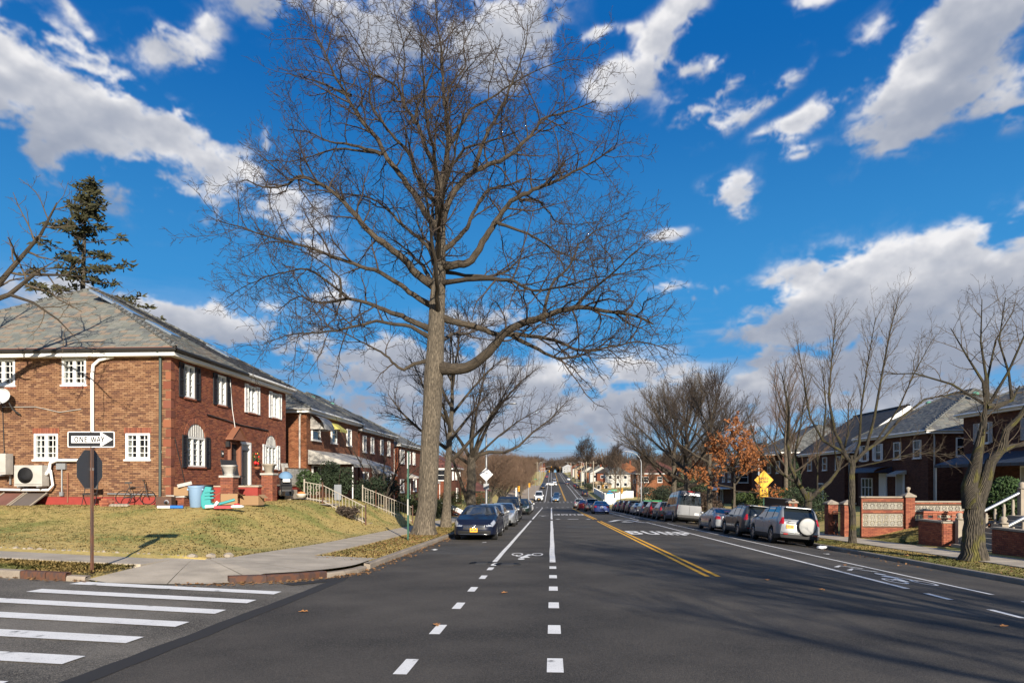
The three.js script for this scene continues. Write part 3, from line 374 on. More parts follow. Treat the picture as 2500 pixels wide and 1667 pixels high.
function brickWall(parent, w, h, opens, pos, ry, o) {   // a wall part with its bricks; local x along, y up, z out
  const s = new THREE.Shape([V(0, 0), V(w, 0), V(w, h), V(0, h)].map((p) => new THREE.Vector2(p.x, p.y)));
  for (const q of opens) { const c = new THREE.Path(); const H = q.arch ? q.rect : q.h; c.moveTo(q.x, q.y); c.lineTo(q.x, q.y + H); if (q.arch) for (let k = 1; k < 12; k++) { const a = Math.PI - k / 12 * Math.PI; c.lineTo(q.x + q.w / 2 + Math.cos(a) * q.w / 2, q.y + H + Math.sin(a) * (q.h - H)); } c.lineTo(q.x + q.w, q.y + H); c.lineTo(q.x + q.w, q.y); s.holes.push(c); }
  const g = new THREE.ExtrudeGeometry(s, { depth: o.thick ?? 0.24, bevelEnabled: false }); g.translate(0, 0, -(o.thick ?? 0.24) - 0.012);
  const wall = mesh(o.name ?? 'wall', g, o.mortar ?? M.mortar, parent); wall.position.set(...pos); wall.rotation.y = ry;
  const r = rngOf(o.seed ?? 1), list = brickCourse(w, h, opens, r, o), shades = o.shades, pal = o.palette, rest = new MB(), key = o.near ?? ((b) => b[0]);
  const order = list.map((b, k) => [key(b), k]).sort((a, b) => a[0] - b[0]), single = new Set(order.slice(0, o.single ?? 300).map((a) => a[1]));
  list.forEach(([x0, y0, x1, y1, t], k) => {
    const d = 0.004 + r() * 0.009, n = Math.floor(t * pal.length);
    if (single.has(k)) { const b = mesh('brick', unitBrick, shades[n], wall); b.position.set(x0, y0, d); b.scale.set(x1 - x0, y1 - y0, 1); }
    else { rest.color(...pal[n]); rest.quad([x0, y0, d], [x1, y0, d], [x1, y1, d], [x0, y1, d]).quad([x0, y1, d], [x1, y1, d], [x1, y1, -0.013], [x0, y1, -0.013]).quad([x0, y0, -0.013], [x1, y0, -0.013], [x1, y0, d], [x0, y0, d]).quad([x1, y0, d], [x1, y0, -0.013], [x1, y1, -0.013], [x1, y1, d]).quad([x0, y0, -0.013], [x0, y0, d], [x0, y1, d], [x0, y1, -0.013]); }
  });
  if (rest.i.length) rest.to('brickwork', M.brickVC, wall).userData.kind = 'stuff';
  return wall;
}
const PAL = { tan: [[0.245, 0.128, 0.066], [0.21, 0.105, 0.054], [0.285, 0.158, 0.084], [0.165, 0.078, 0.042], [0.23, 0.117, 0.058], [0.125, 0.058, 0.034]], red: [[0.25, 0.08, 0.042], [0.205, 0.062, 0.034], [0.29, 0.105, 0.052], [0.155, 0.05, 0.032], [0.23, 0.078, 0.048]], orange: [[0.28, 0.085, 0.045], [0.235, 0.068, 0.038], [0.31, 0.105, 0.055], [0.20, 0.055, 0.034]], white: [[0.46, 0.44, 0.4], [0.52, 0.5, 0.46], [0.4, 0.38, 0.35]] };
const SH = Object.fromEntries(Object.entries(PAL).map(([k, v]) => [k, brickShades(v)]));
const CURT = mat(0.3, 0.29, 0.27, 0.95), ROOM = mat(0.2, 0.17, 0.14, 0.95);
function windowUnit(parent, w, h, pos, ry, o = {}) {    // white casement or sash; origin at its lower left corner, z out
  const t = new THREE.Group(); t.name = 'window'; t.position.set(...pos); t.rotation.y = ry; parent.add(t);
  const f = o.frame ?? 0.07, d = -0.06, fr = new MB(), leaves = o.leaves ?? 2;
  fr.box(0, 0, d - 0.05, f, h, d + 0.08).box(w - f, 0, d - 0.05, w, h, d + 0.08).box(f, h - f, d - 0.05, w - f, h, d + 0.078).box(f, 0, d - 0.05, w - f, f, d + 0.078);
  for (let k = 1; k < leaves; k++) { const x = w * k / leaves; fr.box(x - f * 0.75, f, d - 0.03, x + f * 0.75, h - f, d + 0.06); }
  if (o.sash) fr.box(f, h / 2 - 0.03, d - 0.03, w - f, h / 2 + 0.03, d + 0.05);
  fr.to('frame', o.frameMat ?? M.white, t);
  if (o.sill !== false) B1(-0.05, -0.07, -0.1, w + 0.05, -0.003, 0.07).to('sill', o.sillMat ?? M.white, t);
  const mu = new MB(), cols = (o.cols ?? 2) * leaves, rows = o.rows ?? 4; for (let k = 1; k < cols; k++) if (k % (o.cols ?? 2)) mu.box(w * k / cols - 0.013, f, d - 0.012, w * k / cols + 0.013, h - f, d + 0.02);
  for (let k = 1; k < rows; k++) mu.box(f, h * k / rows - 0.013, d - 0.014, w - f, h * k / rows + 0.013, d + 0.018); if (mu.i.length) mu.to('muntin', o.frameMat ?? M.white, t);
  for (let k = 0; k < leaves; k++) new MB().quad([w * k / leaves + f * 0.7, f * 0.9, d], [w * (k + 1) / leaves - f * 0.7, f * 0.9, d], [w * (k + 1) / leaves - f * 0.7, h - f * 0.9, d], [w * k / leaves + f * 0.7, h - f * 0.9, d]).to('pane', o.dark ? M.glassDark : M.glass, t);
  if (!o.dark) { const c = o.curtain ?? 0.5, cu = new MB(); for (const [a, b] of [[0, c / 2], [1 - c / 2, 1]]) { const n = 8; for (let k = 0; k < n; k++) { const x0 = w * lerp(a, b, k / n), x1 = w * lerp(a, b, (k + 1) / n), z = (q) => d - 0.16 + (q % 2 ? 0.03 : 0); cu.quad([x0, 0, z(k)], [x1, 0, z(k + 1)], [x1, h, z(k + 1)], [x0, h, z(k)]); } } cu.to('curtain', o.curtainMat ?? CURT, t); const rm = new MB(), x0 = -0.02, x1 = w + 0.02, y0 = -0.02, y1 = h + 0.02, za = d - 0.19, zb = d - 1.15; rm.quad([x0, y0, zb], [x1, y0, zb], [x1, y1, zb], [x0, y1, zb]).quad([x0, y0, za], [x0, y0, zb], [x0, y1, zb], [x0, y1, za]).quad([x1, y0, zb], [x1, y0, za], [x1, y1, za], [x1, y1, zb]).quad([x0, y1, zb], [x1, y1, zb], [x1, y1, za], [x0, y1, za]).quad([x0, y0, za], [x1, y0, za], [x1, y0, zb], [x0, y0, zb]); rm.to('room_lining', ROOM, t); }
  return t;
}
function shutter(parent, w, h, pos, ry, m) { const b = new MB().box(0, 0, 0, 0.05, h, 0.045).box(w - 0.05, 0, 0, w, h, 0.045).box(0.05, 0, 0, w - 0.05, 0.07, 0.042).box(0.05, h - 0.07, 0, w - 0.05, h, 0.042).box(0.05, h / 2 - 0.03, 0, w - 0.05, h / 2 + 0.03, 0.042); for (let y = 0.09; y < h - 0.1; y += 0.06) b.cbox(w / 2, y, 0.02, w - 0.1, 0.05, 0.008, 0, -0.5); const o = b.to('shutter', m, parent); return place(o, pos, ry); }
function slates(parent, A, B, C, D, o) {                // slates over the roof plane: eave A-B, ridge D-C
  A = V(...A); B = V(...B); C = V(...C); D = V(...D);
  const n = B.clone().sub(A).cross((D.distanceTo(A) > 0.1 ? D : C).clone().sub(A)).normalize(), along = B.clone().sub(A).normalize(), up = n.clone().cross(along).normalize(), hgt = C.clone().sub(A).dot(up), r = rngOf(o.seed ?? 3), ex = o.expo ?? 0.2, wd = o.wide ?? 0.3, rows = Math.floor(hgt / ex), rest = new MB(), list = [];
  const base = new MB().quad(A.toArray(), B.toArray(), C.toArray(), D.toArray()).to(o.name ?? 'roof', o.under ?? M.shingleDark, parent);
  for (let j = 0; j < rows; j++) { const y = j * ex, t = y / hgt, L = A.clone().lerp(D, t), R = B.clone().lerp(C, t), l = L.clone().sub(A).dot(along), w = R.clone().sub(A).dot(along); let x = l - r() * wd; while (x < w) { const ww = wd * (0.75 + r() * 0.5), a = Math.max(l - 0.02, x), b = Math.min(w + 0.02, x + ww - 0.012); if (b - a > 0.05) list.push([a, b, y, j, r(), r()]); x += ww; } }
  const pt = (x, y, z) => { const q = A.clone().addScaledVector(along, x).addScaledVector(up, y).addScaledVector(n, z); return [q.x, q.y, q.z]; };
  const rand = (x) => x[Math.floor(r() * x.length)];
  const single = o.single ?? 0, keyed = list.map((s, k) => [o.near ? o.near(s) : -s[2], k]).sort((a, b) => a[0] - b[0]), pick = new Set(keyed.slice(0, single).map((q) => q[1]));
  const mats = o.palette.map((c) => { const k = 'slate' + c; return M[k] ??= new THREE.MeshStandardMaterial({ color: lin(...c), roughness: 0.78 }); });
  list.forEach(([a, b, y, j, t, t2], k) => { const bm = pick.has(k) ? new MB() : rest, q = Math.floor((0.65 * t + 0.35 * clamp((fbm2(a * 0.9, y * 1.3 + (o.seed ?? 0), 3) - 0.3) * 2.2)) * o.palette.length * 0.999), lift = 0.018 + t2 * 0.012, dn = (t2 - 0.5) * 0.03; if (bm === rest) rest.color(...o.palette[q]);
    const e = ex * 1.25; bm.quad(pt(a, y + dn, lift), pt(b, y + dn, lift), pt(b, y + e, 0.006), pt(a, y + e, 0.006)).quad(pt(a, y + dn, 0), pt(b, y + dn, 0), pt(b, y + dn, lift), pt(a, y + dn, lift)).quad(pt(b, y + dn, 0), pt(b, y + e, 0), pt(b, y + e, 0.006), pt(b, y + dn, lift)).quad(pt(a, y + e, 0), pt(a, y + dn, 0), pt(a, y + dn, lift), pt(a, y + e, 0.006));
    if (bm !== rest) bm.to('slate', mats[q], base); });
  if (rest.i.length) rest.to('slate_courses', M.slateVC, base).userData.kind = 'stuff';
  return base;
}
const SLATE = [[0.215, 0.19, 0.15], [0.165, 0.17, 0.145], [0.135, 0.145, 0.13], [0.185, 0.185, 0.16], [0.22, 0.175, 0.13], [0.15, 0.155, 0.14], [0.115, 0.12, 0.115], [0.21, 0.155, 0.115]];
const SLATE2 = [[0.11, 0.112, 0.108], [0.135, 0.14, 0.13], [0.09, 0.092, 0.094], [0.155, 0.15, 0.13], [0.12, 0.126, 0.115]];
function pipe(parent, name, pts, r, m, s = 8) { return new MB().tube(pts, r, s).to(name, m, parent); }

// ---------------------------------------------------------------- the corner house
const H1 = { x: -15.05, z: -26.2, len: 11.7, dep: 12.9, base: 1.02, eave: 6.85 };
{
  const h = thing('corner_house', 'two-storey tan brick corner house with hipped slate roof and white windows', 'house', [H1.x, 0, H1.z]);
  const L = H1.len, D = H1.dep, hh = H1.eave - H1.base, X = (x) => x - H1.x;       // local: x 0..-D, z 0..-L
  // side wall facing the side street; wall x runs from its left end
  const ws = (x, y, w, hgt) => ({ x: x - (H1.x - D), y: y - H1.base, w, h: hgt });
  const so = [ws(-19.53, 5.5, 1.0, 1.03), ws(-22.5, 5.5, 1.0, 1.03), ws(-20.7, 2.52, 1.0, 1.03), ws(-16.9, 2.52, 1.0, 1.03), ws(-25.6, 5.5, 1, 1.03), ws(-25.2, 2.52, 1, 1.03)];
  brickWall(h, D, hh, so, [-D, H1.base, 0], 0, { palette: PAL.tan, shades: SH.tan, mortar: M.mortar, seed: 4, joint: 0.016, name: 'side_wall', near: (b) => Math.abs(b[0] - 9.6) + Math.abs(b[1] - 2.2) * 0.6 });
  for (const q of so) { const wx = q.x - D, wy = q.y + H1.base; windowUnit(h, q.w, q.h, [wx, wy, 0], 0, { curtain: 0.4, sillMat: M.white, rows: 4, frame: 0.085 });
    const low = wy < 4, sb = new MB(), ar = rngOf(q.x * 10 | 0); for (let k = 0; k < 15; k++) { const x = wx - 0.06 + k * (q.w + 0.12) / 15; sb.color(...PAL.red[Math.floor(ar() * 5)]); if (low) sb.box(x + 0.005, wy + q.h + 0.004, -0.02, x + 0.068, wy + q.h + 0.22, 0.02); else sb.box(x + 0.005, wy - 0.15, -0.02, x + 0.068, wy - 0.075, 0.026); } sb.to(low ? 'flat_arch' : 'brick_sill', M.brickVC, h); }
  // front wall facing the avenue: wall x = distance from the near corner
  const F = (d) => (d - 27.0) * 0.997, fo = [{ x: F(27.95), y: 5.1 - H1.base, w: 0.85, h: 1.35 }, { x: F(30.75), y: 5.1 - H1.base, w: 0.85, h: 1.35 }, { x: F(33.9), y: 5.05 - H1.base, w: 0.9, h: 1.35 }, { x: F(36.8), y: 5.05 - H1.base, w: 0.85, h: 1.35 },
    { x: F(28.2), y: 2.25 - H1.base, w: 1.45, h: 1.8, rect: 1.25, arch: true }, { x: F(36.0), y: 2.25 - H1.base, w: 1.4, h: 1.8, rect: 1.25, arch: true }, { x: F(31.85), y: 1.4 - H1.base, w: 0.95, h: 2.05 }, { x: F(33.1), y: 1.4 - H1.base, w: 1.0, h: 2.05 }];
  const fw = brickWall(h, L, hh, fo, [0, H1.base, 0], Math.PI / 2, { palette: PAL.red, shades: SH.red, mortar: M.mortarRed, seed: 8, name: 'front_wall' });
  const FW = (x, y, z) => [z, y + H1.base, -x], ry = Math.PI / 2;
  fo.slice(0, 4).forEach((q, k) => { windowUnit(h, q.w, q.h, FW(q.x, q.y, 0), ry, { curtain: 0.9, rows: 5, cols: 1, sillMat: SH.red[0] }); for (const s of [-0.4, q.w + 0.03]) shutter(h, 0.37, q.h + 0.06, FW(q.x + s, q.y - 0.03, 0.018), ry, k < 2 ? M.black : M.white); });
  fo.slice(4, 6).forEach((q, k) => { windowUnit(h, q.w, q.rect, FW(q.x, q.y, 0), ry, { leaves: 3, cols: 1, rows: 5, curtain: 1, sillMat: SH.red[0] });
    const s = new THREE.Shape(); s.absellipse(q.w / 2, 0, q.w / 2, q.h - q.rect, 0, Math.PI); const g = new THREE.ExtrudeGeometry(s, { depth: 0.06, bevelEnabled: false }); const fan = mesh('fanlight_panel', g, M.whiteOld, h); place(fan, FW(q.x, q.y + q.rect + 0.01, -0.07), ry); const rb = new MB(); for (let i = 1; i < 8; i++) { const x = q.w * i / 8, y = (q.h - q.rect) * Math.sqrt(1 - ((x - q.w / 2) / (q.w / 2)) ** 2); rb.box(x - 0.012, 0.01, 0.06, x + 0.012, y, 0.07); } place(rb.to('fanlight_rib', M.white, h), FW(q.x, q.y + q.rect + 0.01, -0.07), ry);
    const ring = new MB(), R = rngOf(k + 3); for (let i = 0; i < 26; i++) { const a = (i + 0.5) / 26 * Math.PI, cx = q.w / 2 + Math.cos(a) * (q.w / 2 + 0.12), cy = q.rect + 0.01 + Math.sin(a) * (q.h - q.rect + 0.12); ring.color(...PAL.red[Math.floor(R() * 5)]); ring.cbox(cx, cy, 0.012, 0.22, 0.075, 0.03, 0, 0, a); } place(ring.to('arch_bricks', M.brickVC, h), FW(q.x, q.y, 0), ry);
    for (const s of [-0.4, q.w + 0.03]) shutter(h, 0.37, q.rect + 0.1, FW(q.x + s, q.y - 0.05, 0.018), ry, k ? M.white : M.black); });
  { // doors
    const q = fo[6], t = new THREE.Group(); t.name = 'door'; t.position.set(...FW(q.x, q.y, 0)); t.rotation.y = ry; h.add(t);
    B1(0.06, 0.02, -0.14, q.w - 0.06, q.h - 0.05, -0.09).to('door_leaf', M.black, t); const gr = new MB(); for (let k = 0; k < 8; k++) gr.box(0.1 + k * 0.1, 0.05, -0.03, 0.115 + k * 0.1, q.h - 0.1, -0.015); for (let k = 0; k < 6; k++) gr.box(0.08, 0.1 + k * 0.35, -0.032, q.w - 0.08, 0.125 + k * 0.35, -0.012); gr.to('security_grille', M.dark, t); new MB().box(0, 0, -0.16, 0.06, q.h, 0.02).box(q.w - 0.06, 0, -0.16, q.w, q.h, 0.02).box(0.06, q.h - 0.05, -0.16, q.w - 0.06, q.h, 0.018).to('door_frame', M.trimRed, t); B1(q.w - 0.18, 1, -0.09, q.w - 0.12, 1.04, -0.02).to('handle', M.alu, t);
    const hood = new MB(); hood.quad([-0.3, q.h + 0.15, 0.35], [q.w / 2, q.h + 0.75, 0.35], [q.w / 2, q.h + 0.75, 0], [-0.3, q.h + 0.15, 0]).quad([q.w / 2, q.h + 0.75, 0.35], [q.w + 0.3, q.h + 0.15, 0.35], [q.w + 0.3, q.h + 0.15, 0], [q.w / 2, q.h + 0.75, 0]).cbox(q.w / 2, q.h + 0.15, 0.17, q.w + 0.6, 0.08, 0.36).tri([-0.2, q.h + 0.16, 0.3], [q.w + 0.2, q.h + 0.16, 0.3], [q.w / 2, q.h + 0.66, 0.3]).cbox(-0.04, q.h * 0.5, 0.08, 0.12, q.h, 0.14).cbox(q.w + 0.04, q.h * 0.5, 0.08, 0.12, q.h, 0.14); hood.to('door_hood', M.trimRed, t); }
  { const q = fo[7], t = new THREE.Group(); t.name = 'door'; t.position.set(...FW(q.x, q.y, 0)); t.rotation.y = ry; h.add(t); new MB().box(-0.08, 0, -0.1, 0.06, q.h + 0.1, 0.05).box(q.w - 0.06, 0, -0.1, q.w + 0.08, q.h + 0.1, 0.05).box(0.06, q.h - 0.02, -0.1, q.w - 0.06, q.h + 0.1, 0.048).to('door_frame', M.white, t); B1(0.06, 0.02, -0.12, q.w - 0.06, q.h - 0.32, -0.07).to('door_leaf', M.dark, t); B1(0.06, q.h - 0.3, -0.1, q.w - 0.06, q.h - 0.03, -0.02).to('transom', M.whiteOld, t); B1(0.12, 1, -0.07, 0.18, 1.05, -0.02).to('handle', M.alu, t); }
  // plain far and back walls, inner floors keep light out
  new MB().box(-D, H1.base - 0.5, -L, -D + 0.2, H1.eave, -0.26).box(-D + 0.2, H1.base - 0.5, -L, -0.262, H1.eave, -L + 0.2).to('rear_wall', M.brickFarTan, h);
  B1(-D + 0.3, 1.1, -L + 0.3, -1.5, H1.eave - 0.05, -1.5).to('inner_core', ROOM, h);
  B1(-D - 0.01, 0.1, -L, 0.02, H1.base, 0.035).to('foundation', M.redBase, h);
  { const q = new MB(), r = rngOf(2); for (let k = 0; k < 15; k++) { q.color(...PAL.red[k % 5].map((c) => c * 0.85)); const y = H1.base + 0.1 + k * 0.38, long = k % 2; q.box(-(long ? 0.3 : 0.2), y, -(long ? 0.2 : 0.3), 0.022, y + 0.3, 0.022); } q.to('quoin', M.brickVC, h); }
  // roof
  const ov = 0.38, rx = -6.45, rise = 3.75, e = H1.eave + 0.02, z1 = -4.6, z2 = -L + 4.6, A = [-D - ov, e, ov], Bc = [ov, e, ov], R1 = [rx, e + rise, z1], R2 = [rx, e + rise, z2], Cc = [ov, e, -L - ov], Dd = [-D - ov, e, -L - ov];
  slates(h, A, Bc, R1, R1, { palette: SLATE, seed: 5, single: 300, name: 'hip_roof', expo: 0.2, wide: 0.33, near: (s) => Math.abs(s[0] - 9) * 0.5 + Math.abs(s[2] - 2) });
  const mid = [ov, e, -6.1], midR = [rx, e + rise, -6.1 + 0.3];
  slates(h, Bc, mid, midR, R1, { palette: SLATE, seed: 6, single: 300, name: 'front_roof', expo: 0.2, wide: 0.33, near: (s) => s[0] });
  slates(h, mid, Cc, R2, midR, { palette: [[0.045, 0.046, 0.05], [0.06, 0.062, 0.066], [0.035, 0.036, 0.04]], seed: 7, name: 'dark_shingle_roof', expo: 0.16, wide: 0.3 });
  new MB().quad(Cc, Dd, R2, R2).quad(Dd, A, R1, R2).to('rear_roof', M.slateFar, h);
  const rc = new MB(); for (const [a, b, n] of [[Bc, R1, 22], [A, R1, 22], [R1, R2, 7], [Cc, R2, 14]]) for (let k = 0; k < n; k++) { const p = V(...a).lerp(V(...b), k / n), q = V(...a).lerp(V(...b), (k + 1.1) / n); rc.tube([[p.x, p.y + 0.03, p.z], [q.x, q.y + 0.015, q.z]], [0.09, 0.08], 6); } rc.to('ridge_tiles', M.slateFar, h);
  new MB().box(-D - ov, e - 0.3, -0.02, 0.02, e - 0.16, ov - 0.05).to('fascia', M.white, h); new MB().box(0.021, e - 0.3, -L - ov, ov - 0.05, e - 0.16, ov - 0.05).to('fascia', M.white, h);
  pipe(h, 'gutter', [[-D - ov, e - 0.07, ov + 0.03], [ov + 0.05, e - 0.07, ov + 0.03]], 0.075, M.gutter); pipe(h, 'gutter', [[ov + 0.04, e - 0.07, ov], [ov + 0.04, e - 0.09, -6]], 0.075, M.gutter); pipe(h, 'gutter', [[ov + 0.04, e - 0.07, -6], [ov + 0.04, e - 0.09, -L - ov]], 0.075, M.white);
  B1(-D - ov, e - 0.04, ov - 0.02, ov, e + 0.03, ov + 0.02).to('drip_edge', M.trimRed, h);
  pipe(h, 'downpipe', [[X(-15.4), e - 0.1, ov], [X(-15.42), e - 0.35, 0.1], [X(-15.44), 1, 0.09], [X(-15.44), 0.75, 0.09]], 0.055, mat(0.05, 0.07, 0.065, 0.5));
  pipe(h, 'waste_pipe', [[X(-17.3), e - 0.28, 0.12], [X(-17.9), e - 0.42, 0.12], [X(-18.15), e - 0.62, 0.12], [X(-18.2), e - 1, 0.12], [X(-18.2), 3, 0.11]], 0.068, M.white); pipe(h, 'waste_pipe', [[X(-18.2), 3.0, 0.1], [X(-18.2), 1.1, 0.1]], 0.045, M.white);
  pipe(h, 'cable', [[X(-22.2), e - 0.2, 0.04], [X(-22.15), 5, 0.04], [X(-22.0), 4.8, 0.04], [X(-21.9), 2.2, 0.04]], 0.018, M.black, 5); pipe(h, 'cable', [[X(-22), 4.62, 0.05], [X(-20.6), 4.62, 0.05], [X(-19.6), 4.4, 0.05], [X(-18.7), 4.52, 0.05]], 0.014, M.whiteOld, 5); pipe(h, 'cable', [[0.05, 6.4, -4.9], [0.06, 5, -5.1], [0.1, 4.15, -5.3]], 0.016, M.white, 5); pipe(h, 'cable', [[0.04, 3.4, -0.2], [0.05, 1.2, -1.1]], 0.014, M.dark, 5); pipe(h, 'cable', [[0.05, 4.55, -2.8], [0.05, 4.35, -6], [0.05, 4.3, -9.2]], 0.03, M.dark, 5);
  pipe(h, 'conduit', [[X(-19.5), 2.2, 0.06], [X(-19.5), 1.1, 0.06]], 0.03, M.galv); B1(X(-19.7), 2.12, 0.02, X(-19.32), 2.36, 0.12).to('meter_box', M.galv, h); B1(X(-19.56), 1.06, 0.04, X(-19.42), 1.22, 0.13).to('meter_box', M.galv, h); pipe(h, 'conduit', [[X(-19.25), 2.0, 0.06], [X(-19.26), 0.8, 0.06]], 0.025, M.trimRed);
  pipe(h, 'conduit', [[X(-17.6), 1.15, 0.07], [X(-15.7), 1.12, 0.07]], 0.03, M.galv);
  { const m = M.galv; const sk = (s, a, w, up) => { const b = new MB(), t = 0.22; const n = V(rise, 6.83, 0).normalize(); const P = (x, z, o) => { const u = (x - ov) / (rx - ov); return [x + n.x * o, e + rise * u + n.y * o, z]; }; b.quad(P(s, a, 0.1), P(s, a - w, 0.1), P(s - up, a - w, 0.1), P(s - up, a, 0.1)); b.quad(P(s, a, 0), P(s, a - w, 0), P(s, a - w, 0.1), P(s, a, 0.1)).quad(P(s, a - w, 0), P(s - up, a - w, 0), P(s - up, a - w, 0.1), P(s, a - w, 0.1)).quad(P(s - up, a, 0), P(s, a, 0), P(s, a, 0.1), P(s - up, a, 0.1)); b.to('skylight', mat(0.25, 0.3, 0.36, 0.12, { metalness: 0.4 }), h); }; sk(-3.5, -3.0, 0.9, 2.0); sk(-1.9, -3.3, 0.8, 1.2); sk(-1.7, -8.3, 0.9, 1.2); }
  { const n = new MB().cbox(0.03, 2.9, -F(31.2), 0.03, 0.28, 0.2); n.to('number_plate', M.dark, h); const g = textGeo('50', 0.09, 0.006); g.rotateY(Math.PI / 2); g.translate(0.047, 2.9, -F(31.2)); mesh('house_number', g, M.signWhite, h); new MB().cbox(0.12, 3.35, -F(31.55), 0.16, 0.26, 0.14).to('porch_lamp', M.black, h); }
}
// porch of the corner house: floor, steps, piers with planters
{
  const p = thing('front_porch', 'red-edged brick and concrete porch with steps in front of the house doors', 'porch', [-15.02, 0, -26.2]);
  B1(0, 0.3, -9.6, 2.0, 1.38, -3.4).to('porch_floor', M.redBase, p); B1(0.002, 1.382, -9.6, 2.06, 1.44, -3.36).to('porch_deck', M.concrete, p);
  for (let k = 0; k < 3; k++) B1(2.07, 0.2, -7.2, 2.35 + k * 0.3, 1.2 - k * 0.26, -5.6).to('step', M.concrete, p);
  brickWall(p, 2.9, 0.85, [], [2.05, 1.45, -6.75], Math.PI / 2, { palette: PAL.white, shades: SH.white, mortar: M.mortar, seed: 3, thick: 0.16, single: 60, name: 'parapet' });
}
function brickPier(name, label, X, z, w, h, y0, cap, pal, opts = {}) {
  const t = thing(name, label, opts.cat ?? 'pier', [X, y0, -z], opts.ry ?? 0, opts.group), sh = SH[pal];
  for (const [k, ry] of [[0, 0], [1, Math.PI / 2], [2, Math.PI], [3, -Math.PI / 2]]) { const a = ry, px = Math.cos(a) * -w / 2 + Math.sin(a) * w / 2, pz = Math.sin(a) * w / 2 + Math.cos(a) * w / 2; if (k === 2) continue; brickWall(t, w, h, [], [px, 0, pz], a, { palette: PAL[pal], shades: sh, mortar: M.mortar, seed: k + 2 + Math.round(X * 3), thick: 0.1, single: k === 1 ? 0 : opts.single ?? 30, name: 'brick_face' }); }
  B1(-w / 2 + 0.02, 0, -w / 2, w / 2 - 0.02, h - 0.01, w / 2 - 0.12).to('core', M.mortar, t);
  if (cap === 'pyramid') { const c = w / 2 + 0.06; new MB().box(-c, h, -c, c, h + 0.07, c).quad([-c, h + 0.07, c], [c, h + 0.07, c], [0.02, h + 0.24, 0.02], [-0.02, h + 0.24, 0.02]).quad([c, h + 0.07, c], [c, h + 0.07, -c], [0.02, h + 0.24, -0.02], [0.02, h + 0.24, 0.02]).quad([c, h + 0.07, -c], [-c, h + 0.07, -c], [-0.02, h + 0.24, -0.02], [0.02, h + 0.24, -0.02]).quad([-c, h + 0.07, -c], [-c, h + 0.07, c], [-0.02, h + 0.24, 0.02], [-0.02, h + 0.24, -0.02]).to('cap', M.stone, t); }
  else B1(-w / 2 - 0.05, h, -w / 2 - 0.05, w / 2 + 0.05, h + 0.08, w / 2 + 0.05).to('cap', M.whiteOld, t);
  return t;
}
function planter(X, y, z, m, label) { const t = thing('planter', label, 'planter', [X, y, -z]), b = new MB(), s = [[0.2, 0], [0.22, 0.05], [0.19, 0.08], [0.3, 0.34], [0.34, 0.36], [0.34, 0.42], [0.28, 0.42]]; b.add(new THREE.LatheGeometry(s.map((p) => new THREE.Vector2(...p)), 4).rotateY(Math.PI / 4).toNonIndexed()); b.to('bowl', m, t); B1(-0.18, 0.3, -0.18, 0.18, 0.37, 0.18).to('soil', mat(0.05, 0.035, 0.025, 1), t); return t; }
brickPier('brick_pier', 'red brick pier with white cap holding a white planter, beside cardboard boxes', -13.0, 26.9, 0.5, 1.15, 0.65, 'flat', 'red'); planter(-13.0, 1.88, 26.9, M.whiteOld, 'white square planter on the brick pier above the blue bin');
brickPier('brick_pier', 'red brick pier with white cap holding a stone planter, beside the stroller', -12.75, 30.2, 0.5, 1.3, 0.62, 'flat', 'red'); planter(-12.75, 2.0, 30.2, M.stone, 'grey stone planter on the brick pier under the wreath');
brickPier('brick_post', 'low stub of brick wall beside the blue trash bin', -14.1, 25.2, 0.62, 0.45, 0.6, 'flat', 'red', { cat: 'brick stub' });

